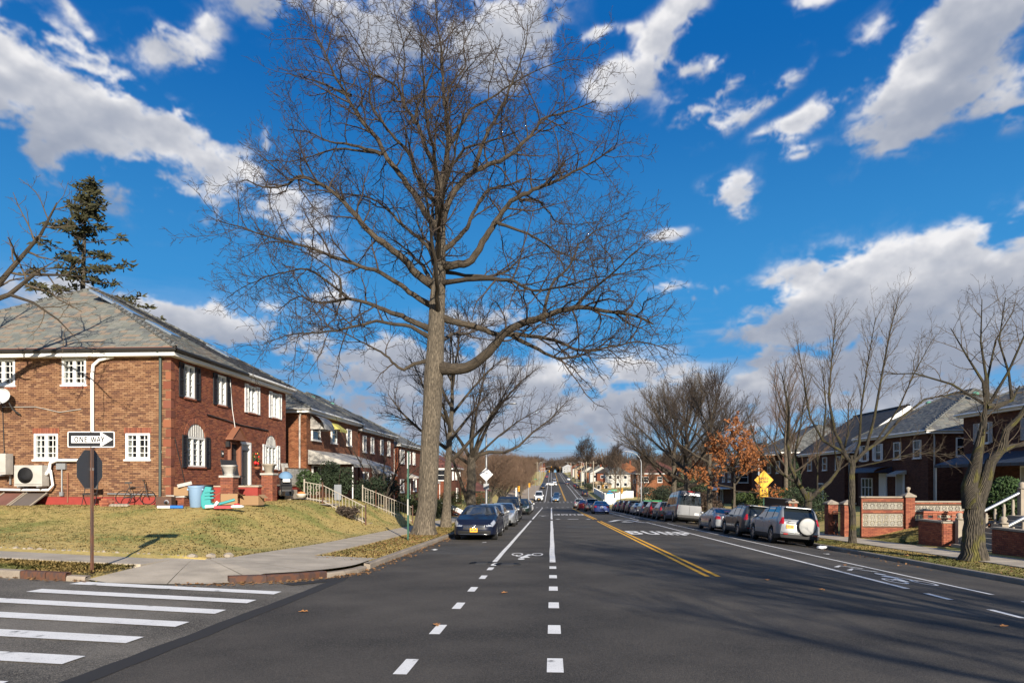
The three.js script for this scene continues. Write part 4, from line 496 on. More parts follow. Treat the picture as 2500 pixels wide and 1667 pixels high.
// ---------------------------------------------------------------- neighbouring houses down the hill and across the avenue
function house(label, o) {                              // o: x front plane, z0..z1, dir +1 front faces +x, eave, base, rise, dep
  const L = o.z1 - o.z0, s = o.dir, D = o.dep ?? 11.5, h = thing('brick_house', label, 'house', [o.x, 0, -o.z0], 0, o.group), e = o.eave, b = o.base, ry = s > 0 ? Math.PI / 2 : -Math.PI / 2, brick = o.brick ?? M.brickFar;
  const hollow = new MB(), X = (x) => -s * x;           // local x: 0 front, X(D) back
  const x0 = Math.min(0, X(D)), x1 = Math.max(0, X(D)); B1(x0, b - 1.5, -L, x1, e, 0).to('wall', brick, h);
  const ov = 0.35, zr = Math.min(4.2, L * 0.38), rise = o.rise ?? 3.3, F0 = [s * ov, e, ov], F1 = [s * ov, e, -L - ov], K0 = [X(D + ov), e, ov], K1 = [X(D + ov), e, -L - ov], R0 = [X(D / 2), e + rise, o.gable ? ov : -zr], R1 = [X(D / 2), e + rise, o.gable ? -L - ov : -L + zr];
  const q = (a, b2, c, d) => s > 0 ? [a, b2, c, d] : [b2, a, d, c];
  if (o.slate) { slates(h, ...q(F0, F1, R1, R0), { palette: SLATE2, seed: o.seed, name: 'front_roof', expo: 0.24, wide: 0.36 }); slates(h, ...q(K0, F0, R0, R0), { palette: SLATE2, seed: o.seed + 1, name: 'hip_roof', expo: 0.24, wide: 0.36 }); const rr = new MB(); rr.quad(...q(F1, K1, R1, R1)).quad(...q(K1, K0, R0, R1)); rr.to('rear_roof', M.slateFar, h); }
  else { const rr = new MB(); rr.quad(...q(F0, F1, R1, R0)).quad(...q(K1, K0, R0, R1)); if (!o.gable) rr.quad(...q(K0, F0, R0, R0)).quad(...q(F1, K1, R1, R1)); rr.to('roof', o.roof ?? M.slateFar, h); if (o.gable) { const g = new MB(); g.quad(...q(K0, F0, R0, R0)).quad(...q(F1, K1, R1, R1)); g.to('gable', o.gableMat ?? M.white, h); } }
  { const rg = new MB(); for (const [a, b2] of [[F0, R0], [K0, R0], [R0, R1], [F1, R1]]) { if (o.gable && a !== R0) continue; rg.tube([[a[0], a[1] + 0.02, a[2]], [b2[0], b2[1] + 0.02, b2[2]]], 0.1, 6); } rg.to('ridge_tiles', o.slate ? M.slateFar : o.roof ?? M.slateFar, h); }
  new MB().box(Math.min(0, s * (ov - 0.05)), e - 0.25, -L - ov, Math.max(0, s * (ov - 0.05)), e - 0.08, ov).to('fascia', o.trim ?? M.white, h); B1(x0, e - 0.25, 0.002, x1, e - 0.08, ov - 0.03).to('fascia', o.trim ?? M.white, h);
  pipe(h, 'gutter', [[s * (ov + 0.04), e - 0.05, ov], [s * (ov + 0.04), e - 0.07, -L - ov]], 0.07, o.trim ?? M.white); pipe(h, 'downpipe', [[s * 0.1 + X(0.4), e - 0.15, 0.12], [X(0.4), e - 0.5, 0.07], [X(0.4), b, 0.07]], 0.06, M.whiteOld); if (o.gutterEnd) pipe(h, 'gutter', [[s * ov, e - 0.05, ov + 0.04], [X(D), e - 0.05, ov + 0.04]], 0.06, M.whiteOld);
  const fx = (z, y, w, hh, opt = {}) => { const side = s > 0 ? z : z + w; const t = windowUnit(h, w, hh, [s * 0.09, y, -(s > 0 ? z : z + w)], ry, { dark: true, leaves: opt.leaves ?? 1, cols: 1, rows: opt.rows ?? 1, sash: true, frame: 0.06, ...opt }); if (opt.shut) for (const k of [-0.42, w + 0.04]) shutter(h, 0.36, hh, [s * 0.1, y, s > 0 ? -(z + k) : -(z + w) + k + 0.0], ry, opt.shut); return t; };
  for (const w of o.front ?? []) fx(...w); for (const [x, y, w, hh, opt] of o.side ?? []) windowUnit(h, w, hh, [X(x) - w / 2, y, 0.09], 0, { dark: true, leaves: 1, cols: 1, rows: 1, sash: true, frame: 0.06, ...opt });
  for (const [z, y, w, hh, m] of o.doors ?? []) { const t = new THREE.Group(); t.name = 'door'; h.add(t); B1(-0.02, y, -z - w, 0.1, y + hh, -z).to('door_leaf', m ?? M.dark, t); new MB().box(-0.02, y, -z, 0.14, y + hh + 0.1, -z + 0.1).box(-0.02, y, -z - w - 0.1, 0.14, y + hh + 0.1, -z - w).box(-0.02, y + hh, -z - w, 0.14, y + hh + 0.1, -z).to('door_frame', M.white, t); t.children.forEach((c) => { if (s < 0) c.position.x = -0.1; }); }
  for (const [z, y, w, dep, drop, m, round] of o.awnings ?? []) { const a = new MB(), n = 14; for (let k = 0; k < n; k++) { const za = -z - w * k / n, zb = -z - w * (k + 0.96) / n; if (round) { for (let i = 0; i < 5; i++) { const t0 = i / 5 * 1.5708, t1 = (i + 1) / 5 * 1.5708, P = (t, zz) => [s * (0.02 + Math.sin(t) * dep), y + (Math.cos(t) - 1) * drop, zz]; a.quad(...q(P(t0, za), P(t0, zb), P(t1, zb), P(t1, za)).reverse()); } } else a.quad(...q([s * 0.03, y, za], [s * 0.03, y, zb], [s * dep, y - drop, zb], [s * dep, y - drop, za]).reverse()).quad(...q([s * dep, y - drop, za], [s * dep, y - drop, zb], [s * dep, y - drop - 0.18, zb], [s * dep, y - drop - 0.18, za]).reverse()); } a.tri([s * 0.03, y, -z], [s * 0.03, y - drop, -z], [s * dep, y - drop, -z]).tri([s * 0.03, y, -z - w], [s * 0.03, y - drop, -z - w], [s * dep, y - drop, -z - w]); a.to('awning', m ?? M.whiteOld, h); if (dep > 1.5) for (const zz of [-z - 0.1, -z - w + 0.1]) pipe(h, 'awning_post', [[s * (dep - 0.1), y - drop - 0.15, zz], [s * (dep - 0.1), b - 0.2, zz]], 0.04, M.white); }
  for (const [x, z, hh] of o.chimneys ?? []) { B1(X(x) - 0.35, e + 1, -z - 0.5, X(x) + 0.35, e + rise + hh, -z).to('chimney', brick, h); }
  for (const z of o.vents ?? []) new MB().add(new THREE.SphereGeometry(0.3, 12, 8), trans(X(D / 2 - 0.9), e + rise - 0.55, -z).multiply(new THREE.Matrix4().makeScale(0.8, 0.55, 0.8))).to('roof_vent', M.copper, h);
  return h;
}
const yl = mat(0.5, 0.46, 0.12, 0.7);
const gL = 'brick houses down the hill beyond the corner house';
house('brick house with white porch canopy and striped window awning below the corner house', { x: -15.05, z0: 41.2, z1: 52.4, dir: 1, eave: 6.05, base: -0.3, brick: M.brickFarTan, slate: true, seed: 21, gutterEnd: true, group: gL, vents: [3], front: [[0.8, 4.2, 1.5, 1.15], [4.6, 4.2, 1.1, 1.2], [8.2, 4.2, 1, 1.2], [0.9, 1.3, 1.5, 1.3], [8, 1.3, 1.2, 1.3]], doors: [[5, 0.6, 0.95, 2.05]], side: [[1.4, 0.9, 0.9, 1.3], [4.5, 4.3, 0.9, 1.1]], awnings: [[0.6, 5.75, 2.0, 0.9, 0.9, M.whiteOld, true], [4.3, 5.6, 1.7, 0.75, 0.5, yl], [0.2, 3.55, 9.8, 2.9, 0.9, M.whiteOld]] });
house('red brick house with paired narrow windows next to the canopied house', { x: -15.05, z0: 52.9, z1: 64.6, dir: 1, eave: 5.75, base: -0.6, slate: true, seed: 31, group: gL, vents: [3, 8], front: [[0.8, 3.9, 0.8, 1.3], [3.2, 3.9, 0.8, 1.3], [6.4, 3.9, 0.8, 1.3], [9, 3.9, 0.8, 1.3], [0.9, 1.0, 1.4, 1.3], [8.8, 1.0, 1.4, 1.3]], doors: [[4, 0.3, 0.95, 2.05], [6.6, 0.3, 0.95, 2.05]], awnings: [[3.6, 2.75, 1.8, 1.2, 0.6], [6.3, 2.75, 1.7, 1.2, 0.6]] });
house('red brick house with white shuttered windows and raised white trim', { x: -15.05, z0: 66.4, z1: 78, dir: 1, eave: 5.2, base: -1.2, slate: true, seed: 41, gutterEnd: true, group: gL, front: [[0.7, 3.3, 1.7, 1.35, { leaves: 2 }], [4.6, 3.3, 0.9, 1.3], [7, 3.3, 0.9, 1.3], [0.8, 0.4, 1.5, 1.3], [7.2, 0.4, 1.5, 1.3]], doors: [[4.3, -0.3, 0.95, 2.05]], awnings: [[3.9, 2.3, 1.9, 1.4, 0.5]], side: [[2, 3.4, 1, 1.1]] });
house('orange brick house with low flat porch roof behind the street trees', { x: -16, z0: 81, z1: 92, dir: 1, eave: 4.2, base: -1.8, roof: M.slateFar, brick: M.brickFar, group: gL, front: [[0.8, 2.5, 1, 1.3], [4, 2.5, 1, 1.3], [8, 2.5, 1, 1.3], [1, -0.4, 1.4, 1.3]], doors: [[5, -0.9, 0.95, 2]], awnings: [[4.2, 1.6, 3, 1.6, 0.3]], side: [[2.5, 2.5, 1.1, 1.2], [2.5, -0.4, 1.1, 1.2]] });
house('red brick house with dark red tiled hip roof and white framed window', { x: -14, z0: 95, z1: 106, dir: 1, eave: 3.3, base: -2.4, rise: 3.4, roof: M.shingleRed, brick: M.brickFar, group: gL, front: [[0.8, 1.6, 1.1, 1.3], [4, 1.6, 1.1, 1.3], [8, 1.6, 1.1, 1.3]], doors: [[5, -1.7, 0.95, 2]], side: [[1.6, 1.5, 1.5, 1.5], [5, 1.5, 1.3, 1.5]] });
const gR = 'brick houses across the avenue';
house('shade-darkened brick house nearest the stone stair posts, with navy canopy over its porch', { x: 27.6, z0: 36, z1: 47.4, dir: -1, eave: 6.05, base: -0.6, rise: 3.2, brick: M.brickInShade, slate: true, seed: 51, group: gR, front: [[0.8, 4.0, 1.2, 1.3, { shut: M.whiteOld }], [4.2, 4.0, 1, 1.3, { shut: M.whiteOld }], [8.6, 4.0, 1.1, 1.3, { shut: M.whiteOld }], [0.8, 1.1, 1.5, 1.3], [8.6, 1.1, 1.5, 1.3]], doors: [[4.6, 0.3, 1, 2.1, M.whiteOld]], awnings: [[0.3, 3.4, 10.6, 2.2, 0.75, mat(0.03, 0.045, 0.07, 0.6)]] });
house('shade-darkened brick house with grey slate hip roof and white downpipe at its corner', { x: 27.6, z0: 51.7, z1: 63.2, dir: -1, eave: 5.3, base: -1.0, rise: 3.5, brick: M.brickInShade, slate: true, seed: 61, gutterEnd: true, group: gR, vents: [2.5, 9], front: [[0.9, 3.3, 1.0, 1.35], [3.9, 3.3, 1.0, 1.35], [7, 3.3, 1.0, 1.35, { shut: M.white }], [9.5, 3.3, 1.0, 1.35, { shut: M.white }], [8.6, 0.2, 2, 1.6, { leaves: 3 }]], doors: [[3.4, 0, 1, 2.1, M.whiteOld], [6.2, 0, 1, 2.1, M.white]], side: [[2.6, 3.4, 1.3, 1.35]], awnings: [[5.2, 2.75, 4.6, 1.5, 0.5, mat(0.02, 0.025, 0.05, 0.5), true], [3, 2.4, 1.6, 0.8, 0.3, M.whiteOld]] });
house('brick house with white painted gable end and dark shingle roof', { x: 27.6, z0: 66, z1: 77, dir: -1, eave: 4.4, base: -1.5, rise: 4.2, gable: true, brick: M.brickInShade, roof: M.shingleDark, group: gR, front: [[0.9, 2.6, 1.0, 1.3], [4, 2.6, 1.0, 1.3], [8, 2.6, 1, 1.3]], doors: [[5, -0.9, 1, 2.1]], side: [[2, 2.4, 1, 1.2]] });
house('brick house with tall white columned porch and white cornice', { x: 26.5, z0: 80, z1: 92, dir: -1, eave: 4.9, base: -2.0, brick: M.brickInShade, roof: M.slateFar, group: gR, front: [[0.8, 2.4, 1.1, 1.4], [4, 2.4, 1.1, 1.4], [8, 2.4, 1.1, 1.4], [0.8, -0.8, 1.2, 1.4]], doors: [[5, -1.3, 1, 2.1]], awnings: [[0.4, 4.6, 11, 2.6, 0.12]] });
house('red brick house with white entablature seen between the oak trunks', { x: 25, z0: 96, z1: 108, dir: -1, eave: 3.6, base: -2.6, brick: M.brickInShade, roof: M.slateFar, group: gR, front: [[0.8, 1.3, 1.1, 1.5], [4, 1.3, 1.1, 1.5], [8, 1.3, 1.1, 1.5]], doors: [[5, -2, 1, 2.1]], side: [[1.5, 1.2, 1.3, 1.5], [4.5, 1.2, 1.3, 1.5], [1.5, -1.6, 1.3, 1.5]], awnings: [[0.4, 0.5, 11, 2, 0.2, M.white]] });
house('tan brick house with white trim next to the far crossing', { x: 22, z0: 178, z1: 190, dir: -1, eave: 3.2, base: -3.4, roof: M.shingleRed, brick: M.brickFarTan, group: gR, front: [[1, 0.6, 1.2, 1.4], [5, 0.6, 1.2, 1.4]], side: [[2, 0.8, 2.2, 1.5], [6, 0.8, 1.2, 1.5], [2, -2, 2.2, 1.5]] });
console.log('houses');
// ---------------------------------------------------------------- trees
const OAK_LIMBS=[[0.27,0.35,[[0.67,7.4],[1.65,7.34],[2.52,7.67],[3.17,8.27],[3.72,8.87],[4.59,9.3],[5.56,9.57],[6.44,9.85],[7.31,9.96],[8.39,9.79],[9.59,9.63],[10.68,9.19]]],[0.09,-0.3,[[5.02,9.36],[5.13,10.28],[5.46,11.15],[6.11,11.8],[6.44,12.67],[7.31,13.33],[8.39,13.76]]],[0.08,0.6,[[6.87,9.9],[7.74,10.72],[8.61,11.26],[9.59,12.02],[10.46,12.67]]],[0.16,-0.25,[[0.72,9.57],[1.54,9.36],[2.3,9.14],[3.06,8.87],[3.93,8.81],[4.91,8.7],[5.78,8.43],[6.54,8.11],[7.74,8.21],[8.94,8.43],[10.13,8.11]]],[0.09,0.3,[[4.04,8.78],[5.24,8.16],[6.11,7.78],[7.09,7.83],[7.96,8.11],[9.05,8.0]]],[0.12,0.7,[[0.67,11.13],[1.76,11.21],[2.74,11.26],[3.82,11.21],[4.59,11.1],[5.46,10.72],[6.87,10.83],[8.18,11.15],[9.37,11.26]]],[0.09,-0.8,[[0.67,11.64],[1.65,11.42],[2.52,11.37],[3.28,11.59],[3.72,12.02],[4.69,12.35],[5.78,12.24]]],[0.19,0.15,[[0.67,11.83],[1.54,11.91],[2.14,12.08],[2.63,12.84],[3.06,13.49],[3.39,13.98],[3.93,14.58],[4.69,14.96],[5.35,15.23],[6.11,15.5],[6.98,15.94],[7.85,16.37],[8.61,16.81]]],[0.07,0.4,[[3.28,13.71],[4.04,13.44],[4.8,13.16],[5.46,12.84],[6.11,12.46],[6.87,12.13],[7.74,11.8],[8.61,11.59]]],[0.06,-0.5,[[4.04,14.63],[4.69,14.63],[5.13,14.2],[5.56,13.65],[6.22,13.54],[7.31,13.65]]],[0.12,-0.4,[[0.72,12.46],[1.32,12.95],[1.81,13.49],[2.03,14.09],[2.41,14.85],[2.95,15.23],[3.5,15.31],[4.15,15.56],[4.91,15.5],[5.78,15.83]]],[0.16,-0.15,[[0.72,13.65],[1.05,14.63],[1.43,15.28],[1.98,15.83],[2.74,16.21],[3.5,16.48],[4.15,17.03],[4.69,17.62],[5.02,18.11],[5.67,18.33],[6.44,18.55],[7.31,18.87]]],[0.1,0.2,[[2.3,16.1],[2.52,16.7],[2.85,17.46],[3.34,18.33],[3.72,18.98],[4.04,19.74],[4.37,20.4],[4.69,21.38],[4.8,22.25]]],[0.1,0.6,[[0.78,14.85],[1.05,15.72],[1.38,16.26],[1.98,16.92],[2.74,17.13],[3.72,17.35],[4.69,17.68]]],[0.08,-0.5,[[1.21,17.24],[1.54,17.9],[1.98,18.66],[2.74,19.09],[3.5,19.64],[4.48,20.18],[5.56,20.61],[6.44,20.61]]],[0.17,0.0,[[0.67,13.76],[0.67,14.85],[0.83,15.72],[1.0,16.59],[1.11,17.46],[1.0,18.22],[0.89,18.98],[0.83,20.07],[0.78,21.16],[0.56,22.46],[0.51,23.55]]],[0.09,0.8,[[0.83,15.07],[1.16,16.37],[1.27,17.46],[1.43,18.55],[1.65,19.2],[2.19,20.07],[2.85,20.72]]],[0.06,-0.6,[[0.91,18.77],[1.11,19.74],[1.65,20.51],[1.54,21.48],[1.98,22.46],[1.87,23.33]]],[0.09,0.3,[[0.34,7.76],[-0.42,7.56],[-0.85,7.34],[-1.18,7.56],[-1.61,8.0],[-2.16,8.32],[-2.92,8.76],[-3.79,9.19],[-4.88,9.41]]],[0.15,-0.3,[[0.45,9.06],[-0.42,9.36],[-1.07,9.68],[-1.83,9.96],[-2.59,10.23],[-3.57,10.5],[-4.44,10.34],[-5.31,10.39],[-5.96,10.61],[-6.94,9.96]]],[0.1,0.7,[[0.34,8.65],[-0.42,9.19],[-1.07,9.3],[-1.83,9.47],[-2.48,9.3],[-3.35,9.09],[-4.33,8.98],[-5.31,8.87],[-6.18,8.54]]],[0.06,0.3,[[-3.57,10.52],[-3.46,11.15],[-3.79,11.7],[-4.44,12.24],[-5.09,12.62],[-5.86,12.89]]],[0.13,0.2,[[0.45,10.06],[-0.42,10.61],[-0.96,11.04],[-1.83,11.59],[-2.7,11.91],[-3.57,12.24],[-4.66,12.67],[-5.64,13.0],[-6.83,13.33],[-8.03,13.76],[-8.9,14.09]]],[0.07,-0.4,[[-3.57,10.52],[-4.44,11.15],[-5.53,11.8],[-6.62,11.7],[-7.6,11.48],[-8.68,11.04],[-9.45,10.61]]],[0.19,0.1,[[0.56,10.88],[-0.31,11.53],[-0.85,12.18],[-1.51,12.73],[-2.27,13.33],[-2.92,14.09],[-3.46,14.74],[-4.01,15.23],[-4.66,15.61],[-5.42,15.94],[-6.18,15.5],[-7.05,15.5],[-7.81,15.83]]],[0.1,-0.7,[[0.51,11.8],[0.13,12.57],[-0.42,13.11],[-1.18,13.65],[-1.94,14.31],[-2.48,14.74],[-3.14,14.96],[-4.01,15.07],[-4.88,15.18],[-5.96,15.07]]],[0.17,0.0,[[0.67,13.49],[0.18,13.98],[-0.2,14.63],[-0.63,15.28],[-1.07,15.94],[-1.61,16.59],[-2.05,17.46],[-2.7,18.22],[-3.14,18.87],[-3.57,19.64],[-4.01,20.4],[-4.44,21.38],[-4.88,22.35],[-5.31,23.22]]],[0.08,0.3,[[-1.83,16.81],[-2.48,17.08],[-3.25,17.3],[-4.01,17.46],[-4.88,17.9],[-5.75,18.0]]],[0.07,-0.2,[[-3.46,19.42],[-4.22,19.74],[-4.88,20.07],[-5.75,20.29],[-6.51,20.51]]],[0.07,-0.5,[[-1.83,16.81],[-2.7,16.92],[-3.79,17.08],[-4.66,17.03],[-5.86,16.7],[-6.94,16.59],[-7.81,16.7]]],[0.1,0.6,[[0.62,14.41],[0.18,15.07],[-0.25,15.94],[-0.42,16.7],[-0.96,17.46],[-1.51,18.22],[-1.94,19.2],[-1.83,20.07],[-2.05,21.16],[-2.48,22.03],[-3.03,23.01]]],[0.12,-0.4,[[0.67,15.5],[0.34,16.37],[-0.04,17.13],[-0.42,18.11],[-0.96,18.77],[-1.4,19.64],[-1.94,20.07],[-2.7,20.29],[-3.35,20.61],[-4.01,20.94]]],[0.06,-0.2,[[-0.96,18.77],[-1.07,19.96],[-0.96,20.94],[-1.18,22.03],[-1.51,23.12]]],[0.06,0.3,[[-0.42,18.11],[-0.09,19.2],[0.34,19.96],[0.56,20.72],[0.24,21.59],[-0.09,22.68]]]];
function perp(d, a) { let x = Math.abs(d[1]) < 0.9 ? [d[2], 0, -d[0]] : [0, -d[2], d[1]]; const l = Math.hypot(...x); x = x.map((q) => q / l); const y = [d[1] * x[2] - d[2] * x[1], d[2] * x[0] - d[0] * x[2], d[0] * x[1] - d[1] * x[0]], c = Math.cos(a), s = Math.sin(a); return [x[0] * c + y[0] * s, x[1] * c + y[1] * s, x[2] * c + y[2] * s]; }
const nrm = (d) => { const l = Math.hypot(...d) || 1; return [d[0] / l, d[1] / l, d[2] / l]; };
function walk(r, p, d, len, n, wig, up) { const out = [p]; d = [...d]; for (let k = 0; k < n; k++) { d = nrm([d[0] + (r() - 0.5) * wig, d[1] + (r() - 0.5) * wig + up / n, d[2] + (r() - 0.5) * wig]); p = [p[0] + d[0] * len / n, p[1] + d[1] * len / n, p[2] + d[2] * len / n]; out.push(p); } return out; }
const taper = (n, a, b) => Array.from({ length: n }, (_, k) => lerp(a, b, k / (n - 1)));
function sprout(out, pts, rad, lvl, P, r, leaf) {        // side branches along a branch, and theirs
  const cum = [0]; for (let k = 1; k < pts.length; k++) cum.push(cum[k - 1] + Math.hypot(pts[k][0] - pts[k - 1][0], pts[k][1] - pts[k - 1][1], pts[k][2] - pts[k - 1][2]));
  const total = cum.at(-1), n = Math.max(1, Math.round(total * P.dens[lvl])), from = P.from[lvl]; let phase = r() * 6;
  for (let k = 0; k < n; k++) {
    const t = from + (1 - from) * ((k + r() * 0.9) / n) ** (lvl ? 1 : P.out ?? 1), s = t * total; let j = 1; while (j < cum.length - 1 && cum[j] < s) j++;
    const f = (s - cum[j - 1]) / (cum[j] - cum[j - 1] || 1), a = pts[j - 1], b = pts[j], p = [lerp(a[0], b[0], f), lerp(a[1], b[1], f), lerp(a[2], b[2], f)], d = nrm([b[0] - a[0], b[1] - a[1], b[2] - a[2]]), R = lerp(rad[j - 1], rad[j], f);
    phase += 2.4 + (r() - 0.5); const q = perp(d, phase), ang = P.ang[lvl] * (0.65 + r() * 0.7), c = Math.cos(ang), w = Math.sin(ang), dir = nrm([d[0] * c + q[0] * w, d[1] * c + q[1] * w + P.lift, d[2] * c + q[2] * w]);
    const len = P.len[lvl] * (0.45 + r() * 0.85) * (1 - 0.45 * t * (lvl ? 1 : P.tap ?? 1)), r0 = Math.max(P.minR, Math.min(R * 0.62, P.rad[lvl])), r1 = Math.max(P.minR * 0.8, r0 * 0.3), np = walk(r, p, dir, len, P.seg[lvl], P.wig[lvl], P.up[lvl]);
    const nr = taper(np.length, r0, r1); out.tube(np, nr, lvl === 0 ? 4 : 3, false);
    if (leaf && lvl >= P.levels - 2) leaf(np, r);
    if (lvl + 1 < P.levels) sprout(out, np, nr, lvl + 1, P, r, leaf);
  }
}
function trunkMesh(pts, rad, flare, sides, r, bump = 0.05) { // a trunk with root flare and uneven girth
  const b = new MB(), n = pts.length, ph = [r() * 6, r() * 6, r() * 6]; let len = 0;
  for (let k = 0; k < n; k++) { if (k) len += Math.hypot(pts[k][0] - pts[k - 1][0], pts[k][1] - pts[k - 1][1], pts[k][2] - pts[k - 1][2]); const h = pts[k][1];
    for (let s = 0; s <= sides; s++) { const w = s / sides * 6.28319, fl = Math.exp(-Math.max(0, h) * 2.2 / Math.max(0.5, rad[0])) * flare, lob = 1 + 0.35 * Math.cos(w * 5 + ph[0]) + 0.2 * Math.cos(w * 3 + ph[1]), q = rad[k] * (1 + bump * (Math.sin(w * 3 + h * 0.9 + ph[2]) * 0.5 + noise3(Math.cos(w) * 2, h * 1.1, Math.sin(w) * 2 + 5) - 0.5)) + fl * rad[0] * lob * 0.6; b.v(pts[k][0] + Math.cos(w) * q, h, pts[k][2] + Math.sin(w) * q, Math.cos(w), 0.05, Math.sin(w), s / sides * Math.max(1, Math.round(rad[0] * 6.28 / 0.9)), len); } }
  for (let k = 0; k < n - 1; k++) for (let s = 0; s < sides; s++) { const a = b.p.length / 3 - (n - k) * (sides + 1) + s, c = a + sides + 1; b.i.push(a, c, a + 1, a + 1, c, c + 1); }
  const g = b.geo(); g.computeVertexNormals(); return g;
}
const PO = { levels: 3, dens: [2.5, 4.3, 4.6], from: [0.27, 0.14, 0.1], len: [2.6, 1.0, 0.38], ang: [0.95, 0.85, 0.75], wig: [0.75, 0.8, 0.7], up: [0.25, 0.15, 0.1], rad: [0.042, 0.018, 0.0105], seg: [5, 3, 2], minR: 0.0078, lift: 0.02, tap: 0.4, out: 0.72 };
{ // the great bare oak at the kerb
  const t = thing('oak_tree', 'huge bare oak at the kerb with thick trunk and wide crown over the street', 'tree', [-5.56, prof(29.6) + 0.03, -29.6]), r = rngOf(11);
  const tp = [[0, -0.15], [0, 0.1], [0.01, 0.35], [0.03, 0.7], [0.16, 1.36], [0.2, 2.4], [0.24, 3.4], [0.27, 4.4], [0.34, 5.6], [0.4, 6.5], [0.43, 7.12], [0.5, 8.2], [0.53, 8.75], [0.59, 10.28], [0.64, 11.1], [0.67, 11.9], [0.72, 13.0], [0.74, 13.7]].map(([x, y]) => [x, y, 0]);
  mesh('trunk', trunkMesh(tp, [0.47, 0.47, 0.46, 0.45, 0.425, 0.42, 0.41, 0.405, 0.41, 0.42, 0.43, 0.38, 0.37, 0.34, 0.31, 0.27, 0.22, 0.2], 0.75, 30, r, 0.07), M.bark, t);
  const crown = new MB();
  const grow = (pts, r0) => { const n = pts.length, fine = []; for (let k = 0; k < n - 1; k++) for (let j = 0; j < 3; j++) { const f = j / 3, a = pts[Math.max(0, k - 1)], b = pts[k], c = pts[k + 1], d = pts[Math.min(n - 1, k + 2)], q = (i) => 0.5 * (2 * b[i] + (c[i] - a[i]) * f + (2 * a[i] - 5 * b[i] + 4 * c[i] - d[i]) * f * f + (3 * b[i] - a[i] - 3 * c[i] + d[i]) * f ** 3); fine.push([q(0) + (r() - 0.5) * 0.06, q(1) + (r() - 0.5) * 0.06, q(2) + (r() - 0.5) * 0.06]); } fine.push(pts.at(-1)); const rd = fine.map((_, k) => Math.max(0.018, r0 * (1 - 0.88 * (k / (fine.length - 1)) ** 0.85) * (k < 2 ? 1.15 : 1)));
    new MB().tube(fine, rd, 10, false).to('limb', M.limb, t); sprout(crown, fine, rd, 0, PO, r); };
  for (const [r0, kz, p] of OAK_LIMBS) { const x0 = p[0][0], z0 = Math.abs(x0 - 0.6) > 1 ? Math.sign(kz) * Math.abs(x0 - 0.6) * 0.25 : 0, dep = p.map(([x, y]) => z0 + kz * Math.hypot(x - x0, (y - p[0][1]) * 0.6)); grow(p.map(([x, y], k) => { const s = 1 - dep[k] / 29.6; return [x * s, (y - 2.57) * s + 2.57, dep[k]]; }), r0); }
  for (let k = 0; k < 6; k++) { const h = 8.6 + k * 1.1, a = (k % 2 ? 0.2 : Math.PI + 0.3) + (r() - 0.5) * 1.1, e = 0.25 + k * 0.11, d = [Math.sin(a) * Math.cos(e) * 0.6, Math.sin(e), Math.cos(a) * Math.cos(e)]; grow(walk(r, [0.6, h, 0], nrm(d), 8.5 - k * 0.35, 7, 0.35, 0.35), 0.12); }
  crown.to('crown', M.twig, t);
}
console.log('oak');
function makeTree(name, label, cat, X, z, o) {           // trunk, ascending limbs, twigs
  const r = rngOf(o.seed), t = thing(name, label, cat ?? 'tree', [X, (o.y ?? groundY(X, z)) - 0.03, -z], o.turn ?? 0, o.group), H = o.h, lean = o.lean ?? [0, 0], P = { ...PO, ...o.P }, fork = o.fork ?? H * 0.3;
  const top = o.leader === false ? fork + 0.3 : H * 0.8, tp = []; for (let k = 0; k <= 9; k++) { const y = top * k / 9; tp.push([lean[0] * y / H + (k && k < 9 ? (r() - 0.5) * 0.06 * o.r / 0.15 : 0), y, lean[1] * y / H]); } tp.unshift([0, -0.2, 0]);
  const tr = tp.map(([, y]) => o.r * (1 - (o.leader === false ? 0.25 : 0.8) * clamp(y / top)));
  mesh('trunk', trunkMesh(tp, tr, o.flare ?? 0.5, 14, r, 0.08), o.bark ?? M.bark, t);
  const crown = new MB(), leafB = o.leaf ? new MB() : null, leaf = leafB ? (np, r) => o.leaf(leafB, np, r) : null, spec = o.limbs ?? Array.from({ length: o.n ?? 12 }, (_, k) => { const f = k / (o.n ?? 12); return { h: lerp(fork, o.leader === false ? fork + 0.25 : top * 0.97, f ** 0.9), az: k * 2.4 + r() * 0.8, ang: lerp(o.a0 ?? 1.1, o.a1 ?? 0.35, f), len: lerp(o.l0 ?? H * 0.5, o.l1 ?? H * 0.25, f) * (0.8 + r() * 0.4), r: o.r * lerp(o.rl ?? 0.45, 0.22, f) }; });
  const lm = new MB();
  for (const s of spec) { let pts; if (s.pts) pts = s.pts; else { const x = lerp(0, lean[0], s.h / H), zz = lerp(0, lean[1], s.h / H); pts = walk(r, [x, s.h, zz], [Math.sin(s.ang) * Math.cos(s.az), Math.cos(s.ang), Math.sin(s.ang) * Math.sin(s.az)], s.len, 7, o.wob ?? 0.3, s.up ?? o.up ?? 0.5); } const rd = taper(pts.length, s.r, Math.max(0.012, s.r * 0.16)); lm.tube(pts, rd, 7, false); sprout(crown, pts, rd, 0, P, r, leaf); }
  if (o.leader !== false) { const pts = walk(r, tp.at(-1), [0, 1, 0], H * 0.22, 5, 0.3, 0.2), rd = taper(6, tr.at(-1), 0.012); lm.tube(pts, rd, 6, false); sprout(crown, pts, rd, 0, P, r, leaf); }
  lm.to('limbs', o.bark ?? M.limb, t); crown.to('crown', o.twig ?? M.twig, t); if (leafB) leafB.to('leaves', o.leafMat, t);
  return t;
}
const PM = { dens: [2.6, 4.4, 5], len: [2.0, 0.85, 0.35], rad: [0.026, 0.012, 0.008], ang: [0.75, 0.7, 0.65], up: [0.45, 0.3, 0.2], wig: [0.5, 0.6, 0.6], seg: [4, 3, 2], minR: 0.006 };
